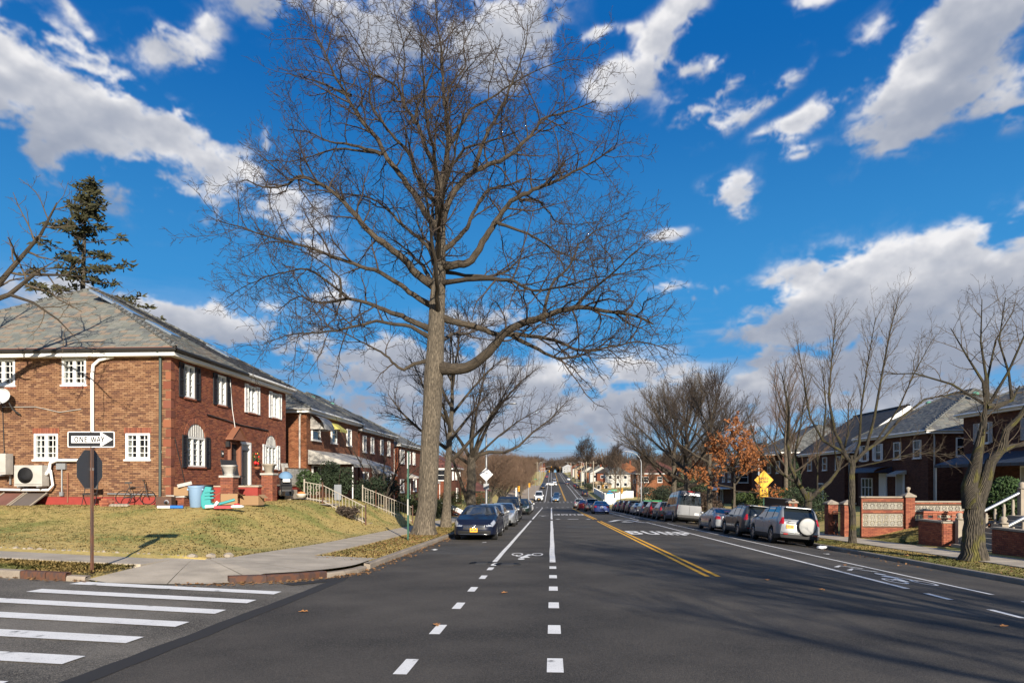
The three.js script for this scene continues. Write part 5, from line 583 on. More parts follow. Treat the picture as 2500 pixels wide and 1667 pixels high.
const maple = makeTree('street_tree', 'slim bare street tree on the verge just behind the huge oak', 'tree', -5.75, 37, { seed: 21, h: 11.3, r: 0.26, fork: 3.6, n: 11, a0: 1.05, a1: 0.4, l0: 5.6, l1: 3.2, lean: [0.5, 0], P: PM });
makeTree('street_tree', 'forked bare street tree with a long low limb over the parked cars', 'tree', -5.7, 48.5, { seed: 22, h: 12.2, r: 0.38, fork: 4.2, leader: false, P: PM, limbs: [
  { pts: [[0, 4.1, 0], [0.5, 4.7, 0.1], [1.3, 4.9, 0.2], [2.4, 4.85, 0.3], [3.4, 5.3, 0.2], [4.4, 6.3, 0], [5.6, 7.2, -0.2], [6.9, 8.6, -0.4]], r: 0.17 }, { pts: [[0.1, 4.4, 0], [0.6, 5.6, -0.2], [1.2, 7, -0.5], [2.2, 8.6, -0.9], [3.4, 10, -1.2], [4.6, 11, -1.4]], r: 0.16 }, { pts: [[0, 4.4, 0], [0.1, 6, 0.3], [0.4, 7.6, 0.6], [0.9, 9.6, 0.9], [1.2, 11.8, 1]], r: 0.15 }, { pts: [[0, 4.3, 0], [-0.7, 5.6, 0.3], [-1.6, 6.9, 0.8], [-2.6, 8.5, 1.2], [-3.6, 10, 1.5]], r: 0.14 }, { pts: [[-0.1, 4, 0], [-1.4, 4.9, -0.6], [-3, 6, -1], [-4.8, 7.2, -1.2], [-6.6, 8, -1.3]], r: 0.13 }, { pts: [[0, 4.4, 0], [-0.2, 6, -1], [-0.1, 8, -2], [0.5, 10.2, -2.6]], r: 0.12 }, { pts: [[0, 4.4, 0], [0.7, 6, 1.2], [1.8, 7.6, 2.6], [3, 9, 3.6]], r: 0.11 }, { pts: [[0.5, 4.7, 0.1], [2, 6, 0.6], [3.4, 7, 1], [5.2, 8, 1.4]], r: 0.09 }, { pts: [[-0.2, 1.2, 0], [-0.7, 2.6, 0.1], [-1.4, 4.6, 0.2], [-1.9, 6.8, 0.2], [-2, 9.4, 0.1]], r: 0.16 }] });
const PU = { dens: [3.4, 4.4, 4.4], len: [1.5, 0.65, 0.26], rad: [0.018, 0.009, 0.006], ang: [0.55, 0.6, 0.8], up: [0.6, 0.35, 0.2], wig: [0.4, 0.5, 0.6], seg: [4, 3, 2], minR: 0.0045 };
makeTree('street_tree', 'slender bare tree with upright greenish stems on the verge beside the brick gate piers', 'tree', 13.3, 31, { seed: 31, h: 11, r: 0.165, leader: false, fork: 3.9, flare: 0.3, bark: M.barkMoss, twig: M.twigPale, P: PU, limbs: [
  { pts: [[0, 3.8, 0], [-0.5, 4.4, 0], [-1.4, 4.9, 0.1], [-2, 6, 0.1], [-2.3, 7.6, 0.2], [-2.6, 9.4, 0.2]], r: 0.09 }, { pts: [[-0.2, 4, 0], [-0.7, 5.4, -0.3], [-0.9, 7, -0.5], [-0.7, 9, -0.6], [-0.5, 11, -0.6]], r: 0.09 }, { pts: [[0, 3.8, 0], [0.2, 4.8, 0.3], [0.2, 6.4, 0.5], [0.4, 8.2, 0.6], [0.8, 10.6, 0.6]], r: 0.08 }, { pts: [[0.1, 3.9, 0], [0.6, 4.4, 0], [1.5, 5, -0.1], [2.4, 6, -0.3], [3.6, 6.9, -0.5], [5.2, 7.2, -0.6], [7, 7, -0.6]], r: 0.1 }, { pts: [[0.6, 4.4, 0], [0.9, 5.8, 0.2], [1.2, 7.8, 0.3], [1.6, 10, 0.3], [2, 11.6, 0.3]], r: 0.08 }, { pts: [[1, 4.7, 0], [2, 6.4, 0.3], [2.6, 8, 0.5], [3.4, 9.6, 0.6]], r: 0.05 }, { pts: [[-1.4, 4.9, 0.1], [-1.3, 6.5, 0.2], [-1.5, 8.4, 0.3]], r: 0.05 }, { pts: [[0, 3.6, 0], [1.2, 3.9, 0.4], [2.6, 4.3, 0.7], [4, 4.2, 0.9]], r: 0.04 }] }).scale.setScalar(0.93);
const PS = { dens: [3, 4.2, 4.6], len: [1.3, 0.55, 0.24], rad: [0.016, 0.009, 0.006], ang: [0.8, 0.8, 0.8], up: [0.3, 0.2, 0.1], wig: [0.6, 0.7, 0.7], seg: [4, 3, 2], minR: 0.0045, from: [0.3, 0.15, 0.1] };
makeTree('street_tree', 'old gnarled mossy tree with sawn stubs before the low brick wall', 'tree', 13.45, 22.6, { seed: 41, h: 8.6, r: 0.34, leader: false, fork: 1.9, flare: 0.55, bark: M.barkMoss, twig: M.twigPale, P: PS, limbs: [
  { pts: [[-0.04, 1.7, 0], [-0.12, 2.4, 0], [0.02, 2.95, 0.05], [0.12, 3.65, 0.1], [0.27, 4.4, 0.1], [0.34, 5.05, 0.1]], r: 0.29 }, { pts: [[0.1, 1.8, 0], [0.36, 2.5, 0], [0.6, 3.15, -0.1], [1, 3.54, -0.2], [1.43, 3.69, -0.3], [2.3, 3.8, -0.5]], r: 0.24 }, { pts: [[1, 3.54, -0.2], [1.09, 4.2, -0.1], [1.43, 4.6, 0], [1.77, 5.24, 0.1], [2, 6.2, 0.2], [2.5, 7.6, 0.2]], r: 0.13 },
  { pts: [[0.34, 4.9, 0.1], [0.8, 4.95, 0], [1.26, 5.15, -0.1], [1.5, 5.6, -0.1]], r: 0.12 }, { pts: [[0.34, 5, 0.1], [0.25, 5.7, 0.1], [-0.3, 6.5, 0.2], [-0.8, 7.4, 0.2]], r: 0.06 }, { pts: [[0.34, 5, 0.1], [0.4, 5.9, 0], [0.3, 7, -0.1], [0.4, 8.4, -0.2]], r: 0.06 }, { pts: [[0.5, 5, 0], [0.9, 6, 0.3], [1.3, 7.2, 0.5], [1.4, 8.2, 0.6]], r: 0.05 }, { pts: [[0.4, 5, 0.1], [0.7, 5.9, -0.4], [1.2, 7.2, -0.8], [1.9, 8.2, -1]], r: 0.05 }, { pts: [[0.3, 5, 0.1], [-0.5, 5.7, -0.3], [-1.5, 6.1, -0.6], [-2.4, 6.1, -0.8]], r: 0.045 }, { pts: [[1.26, 5.1, -0.1], [1.1, 6, 0], [0.8, 7, 0], [1, 8.4, 0]], r: 0.05 }] });
makeTree('yard_tree', 'mossy V-forked tree standing behind the silver SUV', 'tree', 13.1, 35.6, { seed: 51, h: 10.5, r: 0.27, leader: false, fork: 2.4, bark: M.barkMoss, twig: M.twigPale, P: PU, limbs: [
  { pts: [[0, 2.2, 0], [0.5, 2.7, 0], [1.2, 3.3, 0], [1.7, 4, 0], [2, 5, 0], [2.3, 6.2, 0], [2.3, 8, 0]], r: 0.16 }, { pts: [[0, 2.2, 0], [-0.6, 3.2, 0.1], [-1.1, 4.2, 0.2], [-1.3, 5.6, 0.2], [-1.2, 7.6, 0.2], [-1.6, 9.6, 0.2]], r: 0.17 }, { pts: [[-0.9, 3.8, 0.1], [-0.6, 5.2, -0.4], [-0.2, 7, -0.6], [0.2, 9.4, -0.7]], r: 0.09 }, { pts: [[1.7, 4, 0], [1.3, 5.5, 0.4], [1, 7.4, 0.6]], r: 0.06 }, { pts: [[-0.6, 3.2, 0], [-2, 4, 0.3], [-3.2, 5.4, 0.6], [-3.8, 7.4, 0.7]], r: 0.08 }, { pts: [[0.5, 2.7, 0], [0.3, 4.6, 0.6], [0.1, 6.4, 1]], r: 0.06 }] }).scale.setScalar(0.86);
const PZ = { dens: [3.2, 4.6, 4.6], len: [2.4, 1.0, 0.4], rad: [0.024, 0.013, 0.009], ang: [0.55, 0.5, 0.5], up: [0.5, 0.35, 0.2], wig: [0.35, 0.4, 0.5], seg: [4, 2, 1], minR: 0.008 };
makeTree('street_tree', 'broad bare street tree with dense fan of twigs above the parked van', 'tree', 12.9, 66, { seed: 61, h: 11.6, r: 0.42, fork: 3, n: 17, a0: 1.35, a1: 0.3, l0: 8.2, l1: 3.6, up: 0.45, wob: 0.2, P: PZ, twig: M.twigPale });
makeTree('street_tree', 'broad bare street tree further down the row beyond the parked van', 'tree', 13.0, 73, { seed: 62, h: 11.8, r: 0.36, fork: 2.8, n: 16, a0: 1.35, a1: 0.3, l0: 8.2, l1: 3.6, up: 0.4, wob: 0.2, P: PZ, twig: M.twigPale });
makeTree('street_tree', 'bare street tree with straight bole between the van and the orange oak', 'tree', 13.05, 57, { seed: 63, h: 11, r: 0.26, fork: 4.4, n: 11, a0: 1.1, a1: 0.3, l0: 4.6, l1: 3, P: PZ });
{ // dry orange leaves that stayed on
  const leaf = (b, np, r) => { for (let k = 0; k < 5; k++) { const p = np[Math.floor(r() * np.length)], a = r() * 6.28, e = r() * 3, s = 0.05 + r() * 0.06, u = [Math.cos(a) * s, Math.sin(e) * s, Math.sin(a) * s], v = perp(nrm(u), r() * 6).map((q) => q * s * 0.55), c = 0.7 + r() * 0.6; b.color(0.34 * c, 0.12 * c, 0.026 * c); const o = p.map((q) => q + (r() - 0.5) * 0.12); b.quad([o[0] - u[0], o[1] - u[1], o[2] - u[2]], [o[0] + v[0], o[1] + v[1], o[2] + v[2]], [o[0] + u[0], o[1] + u[1], o[2] + u[2]], [o[0] - v[0], o[1] - v[1], o[2] - v[2]]); } };
  makeTree('oak_sapling', 'young oak still holding rusty orange leaves beside the speed bump sign', 'tree', 13.3, 50.5, { seed: 71, h: 6.9, r: 0.13, fork: 2.5, n: 17, a0: 1.45, a1: 0.6, l0: 3.0, l1: 1.5, up: 0.1, P: { ...PU, dens: [3.4, 4.4, 3], len: [1.3, 0.6, 0.25] }, leaf, leafMat: new THREE.MeshPhysicalMaterial({ vertexColors: true, roughness: 0.9, side: THREE.DoubleSide, transmission: 0.3, thickness: 0 }) });
}
makeTree('yard_tree', 'tall bare tree with twisted stems behind the speed bump sign', 'tree', 17.5, 52, { seed: 81, h: 11.4, r: 0.2, fork: 3, n: 9, a0: 0.7, a1: 0.3, l0: 5, l1: 3, wob: 0.55, P: PU, twig: M.twigRed });
makeTree('yard_tree', 'thick twiggy bare tree in the yard before the columned house', 'tree', 20.5, 60, { seed: 82, h: 10, r: 0.22, fork: 2, n: 13, a0: 0.9, a1: 0.3, l0: 5, l1: 3, wob: 0.4, P: { ...PU, dens: [3, 4.4, 4.4] }, twig: M.twigRed });
makeTree('yard_tree', 'bare spreading tree left of the corner house, its limbs reaching before the roof', 'tree', -22.6, 22.5, { seed: 91, h: 13, r: 0.3, fork: 4.5, leader: false, twig: M.twigPale, P: { ...PO, dens: [1.9, 3.2, 4], len: [1.7, 0.7, 0.3], minR: 0.007 }, limbs: [
  { pts: [[0, 4.4, 0], [1.6, 6.3, 0], [3.4, 7.5, 0.2], [4.3, 8.4, 0.3], [5.2, 9.5, 0.2], [5.8, 10.6, 0.2]], r: 0.16 }, { pts: [[3, 7.2, 0.1], [4.1, 7.5, 0.2], [4.9, 8.2, 0.1], [5.8, 8.2, 0], [6.6, 8.1, 0.1]], r: 0.1 }, { pts: [[4.1, 7.5, 0.2], [5, 7.2, 0.3], [5.9, 6.6, 0.3], [6.5, 6.0, 0.3]], r: 0.06 }, { pts: [[0, 4.6, 0], [0.3, 7, -0.5], [0.9, 9.6, -0.8], [1.6, 11.5, -0.9]], r: 0.12 }, { pts: [[0, 4.4, 0], [-1.4, 6.4, 0.5], [-2.4, 8.6, 0.8], [-3, 11, 0.9]], r: 0.13 }, { pts: [[0, 4.4, 0], [-0.6, 6, 1.4], [-0.8, 8, 2.6]], r: 0.1 }] });
makeTree('yard_shrub_tree', 'many-stemmed bare ornamental tree before the white porch canopy', 'tree', -10.6, 43.2, { seed: 95, h: 5.6, r: 0.12, leader: false, fork: 0.7, n: 8, a0: 0.75, a1: 0.35, l0: 4.6, l1: 4.2, up: 0.25, wob: 0.35, P: { ...PM, dens: [2.4, 3.6, 3], len: [1.2, 0.5, 0.25] } });
{ // rounded bare trees, brown with twigs, in a row along the left pavement and beyond the crossing
  const P = { ...PZ, dens: [3.6, 5, 5], len: [1.7, 0.8, 0.4], ang: [0.7, 0.7, 0.7], rad: [0.03, 0.018, 0.014], minR: 0.012 }, g = 'rounded bare trees lining the far pavement';
  const one = makeTree('row_tree', 'rounded brown bare tree in the row beyond the diamond sign', 'tree', -8.5, 96, { seed: 101, h: 8.4, r: 0.22, leader: false, fork: 1.5, n: 14, a0: 0.95, a1: 0.2, l0: 5.4, l1: 6, up: 0.2, wob: 0.25, P, twig: M.twigRed, bark: M.bark, group: g });
  const r = rngOf(4); for (const [X, z, s] of [[-7.5, 108, 1], [-9, 118, 1.05], [-15, 112, 1.1], [-14, 126, 1.1], [-8, 176, 0.9], [-13, 184, 1.2], [-8.5, 196, 1], [-14, 206, 1.2], [-9, 218, 1.1], [-15, 232, 1.3], [-10, 246, 1.2], [-17, 262, 1.4], [-10, 280, 1.2], [-16, 300, 1.4], [-11, 322, 1.3], [-18, 350, 1.5], [-12, 380, 1.4], [-20, 410, 1.5], [-13, 445, 1.5], [-22, 480, 1.6], [-14, 520, 1.5], [-24, 560, 1.6], [-26, 180, 1.3], [-30, 230, 1.4], [-34, 300, 1.6]]) { const c = copyOf(one, [X, groundY(X, z) - 0.05, -z], r() * 6.28); c.scale.setScalar(s); c.userData.label = z < 130 ? 'rounded brown bare tree in the row beyond the diamond sign' : 'rounded brown bare tree beyond the far crossing'; c.userData.group = z < 130 ? g : 'bare trees on the far slope, left side'; }
  const tall = makeTree('slope_tree', 'tall fan-shaped bare tree rising above the houses on the far right slope', 'tree', 15.5, 318, { seed: 111, h: 19, r: 0.5, fork: 5, n: 16, a0: 0.9, a1: 0.2, l0: 8, l1: 6, up: 0.3, wob: 0.2, P: { ...P, len: [3.4, 1.6, 0.8], dens: [2, 3, 3], rad: [0.06, 0.04, 0.03], minR: 0.026 } });
  for (const [X, z, s, l] of [[28, 300, 0.8, 'dark bare tree behind the white-gabled house on the far slope'], [22, 236, 0.6, 'bare tree by the chimneyed house past the crossing'], [34, 200, 0.65, 'bare tree behind the tan brick house by the crossing'], [20, 150, 0.55, 'bare tree standing over the white vinyl fence'], [30, 130, 0.62, 'bare tree behind the houses near the bus shelter'], [38, 160, 0.7, 'bare tree rising behind the bus shelter roofs'], [44, 110, 0.62, 'bare tree far behind the columned house'], [-30, 88, 0.6, 'bare tree behind the orange brick house'], [-33, 62, 0.55, 'bare tree behind the paired-window brick house']]) { const c = copyOf(tall, [X, groundY(X, z) - 0.2, -z], z, l); c.scale.setScalar(s); }
}
makeTree('street_sapling', 'thin young street tree by the bus shelter', 'tree', 12.9, 128, { seed: 121, h: 9.5, r: 0.12, fork: 2.6, n: 10, a0: 0.8, a1: 0.3, l0: 3.4, l1: 2, P: { ...PU, minR: 0.012, dens: [2, 2.6, 2.4] }, twig: M.twigRed });
makeTree('street_sapling', 'thin leaning young tree on the verge beyond the green bin', 'tree', 12.9, 104, { seed: 122, h: 8, r: 0.11, fork: 2, n: 10, a0: 0.8, a1: 0.3, l0: 3.2, l1: 2, lean: [0.8, 0], P: { ...PU, minR: 0.01, dens: [2, 2.6, 2.4] }, twig: M.twigRed });
makeTree('street_tree', 'bare street tree on the verge behind the camera, shading the near lane', 'tree', 13.0, -8.2, { seed: 131, h: 11.5, r: 0.32, fork: 3.6, n: 16, a0: 1.2, a1: 0.3, l0: 6, l1: 3.2, P: { ...PM, dens: [3.2, 5, 5], minR: 0.009 } });
{ // the conifer behind the corner house
  const X = -32.2, z = 45, t = thing('conifer_tree', 'tall ragged evergreen rising behind the corner house roof', 'tree', [X, curve(PAD, 45), -z]), r = rngOf(141), H = 22.6, tw = new MB(), fo = new MB();
  mesh('trunk', trunkMesh([[0, -0.2, 0], [0.1, 5, 0], [0, 10, 0], [0.15, 16, 0], [0.3, 20, 0], [0.9, H, 0]], [0.32, 0.28, 0.22, 0.14, 0.08, 0.03], 0.3, 10, r), M.bark, t);
  const tuft = (p, s, n) => { for (let k = 0; k < n; k++) { const a = r() * 6.28, e = (r() - 0.4) * 2, q = [Math.cos(a) * Math.cos(e), Math.sin(e) * 0.7, Math.sin(a) * Math.cos(e)], w = perp(q, r() * 6), l = s * (0.5 + r() * 0.6), c = 0.6 + r() * 0.8, o = [p[0] + (r() - 0.5) * s, p[1] + (r() - 0.5) * s * 0.6, p[2] + (r() - 0.5) * s]; fo.color(0.036 * c, 0.035 * c, 0.011 * c); fo.quad([o[0] - w[0] * 0.04, o[1] - w[1] * 0.04, o[2] - w[2] * 0.04], [o[0] + q[0] * l * 0.5 - w[0] * 0.09, o[1] + q[1] * l * 0.5 - w[1] * 0.09, o[2] + q[2] * l * 0.5], [o[0] + q[0] * l, o[1] + q[1] * l, o[2] + q[2] * l], [o[0] + q[0] * l * 0.5 + w[0] * 0.09, o[1] + q[1] * l * 0.5 + w[1] * 0.09, o[2] + q[2] * l * 0.5]); } };
  for (let k = 0; k < 64; k++) { const f = k / 64, h = lerp(9, H - 0.4, f), L = lerp(5.2, 0.6, f) * (0.45 + r() * 0.85), a = k * 2.4 + r(), p = walk(r, [0.1 + (f > 0.7 ? (f - 0.7) * 2 : 0), h, 0], nrm([Math.cos(a), 0.1, Math.sin(a)]), L, 5, 0.3, -0.1); tw.tube(p, taper(6, 0.05, 0.012), 4, false); for (let j = 1; j < 6; j++) if (r() < 0.22 + j * 0.12) tuft(p[j], 0.42 + r() * 0.3, 26); }
  tw.to('limbs', M.twig, t); fo.to('foliage', new THREE.MeshStandardMaterial({ vertexColors: true, roughness: 0.9, side: THREE.DoubleSide }), t);
}
{ // the wood on the skyline: too far off to count
  const b = new MB(), r = rngOf(151); for (let k = 0; k < 130; k++) { const a = r() * 6.28, h = r() * 0.35, p = walk(r, [0, 2 + h * 6, 0], nrm([Math.cos(a) * 0.8, 0.8, Math.sin(a) * 0.8]), 4 + r() * 5, 2, 0.5, 0.4); b.tube(p, [0.16, 0.11, 0.07], 3, false); } b.tube([[0, 0, 0], [0, 5, 0]], [0.4, 0.3], 5, false);
  const n = 700, m = new THREE.InstancedMesh(b.geo(), mat(0.10, 0.072, 0.055, 1), n), q = new THREE.Matrix4(); for (let k = 0; k < n; k++) { const side = r() < 0.5 ? -1 : 1, z = k < 200 ? 700 + r() * 70 : 330 + r() * 480, X = k < 200 ? (r() - 0.5) * 160 : z > 690 ? (r() - 0.5) * 700 : side * (30 + r() * 300), s = 0.9 + r() * 0.7; q.makeRotationY(r() * 6.28).scale(V(s, s, s)).setPosition(X, groundY(X, z) - 0.3, -z); m.setMatrixAt(k, q); }
  m.name = 'far_wood'; tag(m, 'brown leafless wood along the skyline beyond the houses', 'woodland', null, 'stuff'); m.castShadow = true; scene.add(m);
}
console.log('trees');
// ---------------------------------------------------------------- vehicles: lofted bodies with lights, glass and trim as patches of the same skin
const lut = (tab, s) => { let k = 0; while (k < tab.length - 2 && s > tab[k + 1][0]) k++; const [a, ya] = tab[k], [b, yb] = tab[k + 1]; return lerp(ya, yb, clamp((s - a) / (b - a || 1))); };
const CARGLASS = new THREE.MeshPhysicalMaterial({ color: lin(0.014, 0.018, 0.02), roughness: 0.04, clearcoat: 1, clearcoatRoughness: 0.02 }), CARBLACK = mat(0.018, 0.018, 0.019, 0.6), LAMPGLASS = new THREE.MeshPhysicalMaterial({ color: lin(0.55, 0.57, 0.6), roughness: 0.12, metalness: 0.55, clearcoat: 1, clearcoatRoughness: 0.02 }), TAIL = new THREE.MeshPhysicalMaterial({ color: lin(0.33, 0.008, 0.01), roughness: 0.15, clearcoat: 1 }), AMBER = mat(0.7, 0.3, 0.02, 0.3), PLATE = mat(0.85, 0.42, 0.02, 0.5), PLATEINK = mat(0.03, 0.03, 0.09, 0.6), PLATEW = mat(0.75, 0.76, 0.78, 0.5);
const paintOf = (r, g, b, metal = 0.35) => new THREE.MeshPhysicalMaterial({ color: lin(r, g, b), roughness: 0.42, metalness: metal, clearcoat: r + g + b < 0.15 ? 0.35 : 0.8, clearcoatRoughness: 0.06, specularIntensity: r + g + b < 0.15 ? 0.5 : 1 });
const PAINT = { navy: paintOf(0.004, 0.007, 0.022, 0.1), silver: paintOf(0.30, 0.31, 0.32, 0.5), pewter: paintOf(0.115, 0.12, 0.13, 0.5), white: paintOf(0.72, 0.73, 0.74, 0), black: paintOf(0.008, 0.008, 0.01), grey: paintOf(0.05, 0.052, 0.055, 0.5), green: paintOf(0.012, 0.025, 0.022), red: paintOf(0.36, 0.012, 0.014, 0.2), maroon: paintOf(0.09, 0.012, 0.014), blue: paintOf(0.012, 0.03, 0.14, 0.4), steel: paintOf(0.22, 0.30, 0.38, 0.5), slate: paintOf(0.03, 0.04, 0.055, 0.5), gun: paintOf(0.055, 0.06, 0.065, 0.6) };
const SPECS = {
  sedan: { L: 4.7, W: 1.82, H: 1.44, wb: 2.84, fo: 0.8, wr: 0.33, clr: 0.2, top: [[0, 0.64], [0.06, 0.74], [0.35, 0.86], [1.2, 0.99], [1.34, 1.01], [2.2, 1.38], [2.65, 1.44], [3.05, 1.43], [3.5, 1.35], [4.1, 1.1], [4.3, 1.06], [4.6, 1.02], [4.7, 0.92]], belt: [[0, 0.6], [0.35, 0.78], [1.3, 0.92], [3, 0.96], [4.2, 0.98], [4.7, 0.86]], ws: [1.34, 2.2], rw: [3.42, 4.14], sw: [1.55, 3.95], pil: [[2.62, 0.05], [3.5, 0.04]], tum: 0.5, front: 'star', rear: 'sedan' },
  suv: { L: 4.6, W: 1.83, H: 1.69, wb: 2.66, fo: 0.9, wr: 0.36, clr: 0.24, top: [[0, 0.76], [0.07, 0.9], [0.4, 1.0], [1.1, 1.1], [1.18, 1.13], [1.95, 1.57], [2.4, 1.67], [3.4, 1.68], [4.1, 1.62], [4.22, 1.55], [4.5, 1.1], [4.56, 1.0], [4.6, 0.9]], belt: [[0, 0.72], [0.4, 0.9], [1.2, 1.03], [3, 1.07], [4.2, 1.1], [4.6, 0.88]], ws: [1.18, 1.98], rw: [4.16, 4.5], sw: [1.45, 4.05], pil: [[2.5, 0.06], [3.45, 0.05]], tum: 0.34, front: 'suv', rear: 'suv' },
  bigsuv: { L: 5.0, W: 1.95, H: 1.82, wb: 2.95, fo: 0.92, wr: 0.39, clr: 0.26, top: [[0, 0.86], [0.07, 1.02], [0.4, 1.1], [1.3, 1.18], [1.36, 1.2], [2.05, 1.68], [2.5, 1.79], [3.6, 1.8], [4.6, 1.76], [4.75, 1.68], [4.93, 1.15], [4.97, 1.05], [5, 0.95]], belt: [[0, 0.84], [0.4, 1.0], [1.3, 1.12], [3, 1.15], [4.7, 1.17], [5, 0.94]], ws: [1.36, 2.08], rw: [4.7, 4.92], sw: [1.6, 4.6], pil: [[2.7, 0.06], [3.75, 0.06]], tum: 0.28, front: 'suv', rear: 'suv' },
  van: { L: 5.9, W: 2.06, H: 2.5, wb: 3.75, fo: 0.95, wr: 0.36, clr: 0.28, top: [[0, 0.95], [0.08, 1.12], [0.75, 1.38], [0.85, 1.42], [1.85, 2.3], [2.3, 2.46], [5.2, 2.5], [5.75, 2.46], [5.87, 2.3], [5.9, 2.1]], belt: [[0, 0.92], [0.5, 1.2], [0.9, 1.32], [5.8, 1.34], [5.9, 1.3]], ws: [0.85, 1.88], rw: [9, 9], sw: [1.3, 5.6], pil: [[2.2, 0.06], [3.6, 0.1], [4.7, 0.08]], tum: 0.12, front: 'suv', rear: 'van' },
};
const WHEELS = new Map();
function wheelGeo(R) {
  if (WHEELS.has(R)) return WHEELS.get(R);
  const w = 0.11, ty = new MB().add(new THREE.LatheGeometry([[R * 0.66, -w], [R * 0.9, -w * 1.05], [R * 0.985, -w * 0.85], [R, 0], [R * 0.985, w * 0.85], [R * 0.9, w * 1.05], [R * 0.66, w]].map((p) => new THREE.Vector2(...p)), 28).rotateZ(Math.PI / 2)), rim = new MB();
  for (let k = 0; k < 10; k++) { const a = k / 10 * 6.283 + (k % 2 ? 0.12 : -0.12); for (const s of [-1, 1]) rim.cbox(s * w * 0.82, Math.cos(a) * R * 0.34, Math.sin(a) * R * 0.34, 0.02, R * 0.62, R * 0.1, 0, a); }
  rim.add(new THREE.LatheGeometry([[R * 0.6, -w], [R * 0.68, -w], [R * 0.68, w], [R * 0.6, w]].map((p) => new THREE.Vector2(...p)), 28).rotateZ(Math.PI / 2)).tube([[-w * 0.9, 0, 0], [w * 0.9, 0, 0]], R * 0.16, 10);
  const br = new MB().tube([[-w * 0.4, 0, 0], [w * 0.4, 0, 0]], R * 0.56, 18); const g = [ty.geo(), rim.geo(), br.geo()]; WHEELS.set(R, g); return g;
}
const BODIES = new Map();
function bodyGeo(type) {
  if (BODIES.has(type)) return BODIES.get(type);
  const S = SPECS[type], { L, W } = S, axle = [S.fo, S.fo + S.wb], ss = new Set([0, 0.03, 0.08, 0.15, 0.25, L - 0.03, L - 0.08, L - 0.16, L - 0.28, L, ...S.top.map((p) => p[0]), ...S.ws, ...S.rw.filter((q) => q < L), ...S.sw, ...S.pil.flatMap(([p, w]) => [p - w, p + w])]);
  for (let s = 0; s < L; s += 0.13) ss.add(s); for (const a of axle) for (let k = -12; k <= 12; k++) ss.add(a + Math.sin(k / 12 * Math.PI / 2) * (S.wr + 0.06)); for (const a of axle) { ss.add(a - S.wr - 0.075); ss.add(a + S.wr + 0.075); }
  const st = [...ss].filter((s) => s >= 0 && s <= L).sort((a, b) => a - b).filter((s, k, A) => !k || s - A[k - 1] > 0.008), RWS = 16;
  const ring = (s) => {
    const top = lut(S.top, s), belt = Math.min(lut(S.belt, s), top - 0.015), gh = top - belt, R = S.wr + 0.06; let yb = S.clr + 0.05 * clamp(1 - s / 0.5) + 0.08 * clamp(1 - (L - s) / 0.5); for (const a of axle) if (Math.abs(s - a) < R) yb = Math.max(yb, S.wr + Math.sqrt(R * R - (s - a) ** 2));
    const wp = W / 2 * (1 - 0.17 * (1 - Math.min(1, s / 0.7)) ** 2.2 - 0.11 * (1 - Math.min(1, (L - s) / 0.55)) ** 2.2), P = [], wf = (y) => { const m = belt * 0.52; return y < m ? 1 - 0.07 * ((m - y) / m) ** 2 : 1 - 0.045 * ((y - m) / (belt - m)) ** 2; };
    for (let j = 0; j <= 8; j++) { const y = lerp(yb, belt, j / 8); P.push([wp * wf(y) - (j === 0 ? 0.03 : 0), y]); }
    const wb = P[8][0], k = Math.min(1, gh / 0.3); P.push([wb - 0.012 - 0.02 * k, belt + 0.02 * k + gh * 0.03]); P.push([wb - 0.02 - S.tum * gh * 0.42, belt + gh * 0.45]); P.push([wb - 0.03 - S.tum * gh * 0.85, belt + gh * 0.87]); const wr = P[11][0]; P.push([wr - 0.05 - 0.02 * k, belt + gh * 0.955]); P.push([wr * 0.7, belt + gh * 0.988]); P.push([wr * 0.36, belt + gh * 0.998]); P.push([0, top]);
    return P;
  };
  const rings = st.map(ring), groups = {}, G = (n) => groups[n] ??= new MB();
  const pos = (i, j, sg) => [rings[i][j][0] * sg, rings[i][j][1], L / 2 - st[i]];
  const nor = (i, j, sg) => { const a = pos(Math.max(0, i - 1), j, sg), b = pos(Math.min(st.length - 1, i + 1), j, sg), c = pos(i, Math.max(0, j - 1), sg), d = j === 15 ? pos(i, 14, -sg) : pos(i, j + 1, sg), u = [b[0] - a[0], b[1] - a[1], b[2] - a[2]], v = [d[0] - c[0], d[1] - c[1], d[2] - c[2]], n = nrm([u[1] * v[2] - u[2] * v[1], u[2] * v[0] - u[0] * v[2], u[0] * v[1] - u[1] * v[0]]); return n[0] * sg + n[1] * 0.3 < 0 ? n.map((q) => -q) : n; };
  const headY = S.front === 'star' ? [0.58, 0.74] : [S.belt[0][1] - 0.02, S.belt[0][1] + 0.16], tailY = { sedan: [0.72, 0.92], suv: [0.88, 1.14], van: [0.95, 1.5] }[S.rear] ?? [0.7, 0.9]; if (type === 'bigsuv') { tailY[0] += 0.05; tailY[1] += 0.1; }
  const cls = (s, y, j, sg) => {
    const side = sg > 0 ? 'L' : 'R'; if (j >= 12 && s > S.ws[0] && s < S.ws[1]) return 'windshield'; if (j >= 12 && s > S.rw[0] && s < S.rw[1]) return 'rear_window';
    if ((j === 9 || j === 10) && s > S.sw[0] && s < S.sw[1] && lut(S.top, s) - lut(S.belt, s) > 0.2) { if (S.rear === 'van' && s > 2.3 && j === 9 && y < 1.3) return 'body'; return S.pil.some(([p, w]) => Math.abs(s - p) < w) ? 'trim' : 'side_window' + side; }
    if (s < 0.34 && y > headY[0] + s * 0.25 && y < headY[1] + 0.1 && j >= 4 && j < 11) return 'headlight' + side; if (s > L - (S.rear === 'van' ? 0.07 : 0.2) && y > tailY[0] && y < tailY[1] && j < 12) return 'taillight' + side;
    if (y < S.clr + 0.13 || (type !== 'sedan' && y < S.clr + 0.2 && j < 3)) return 'sill'; return 'body';
  };
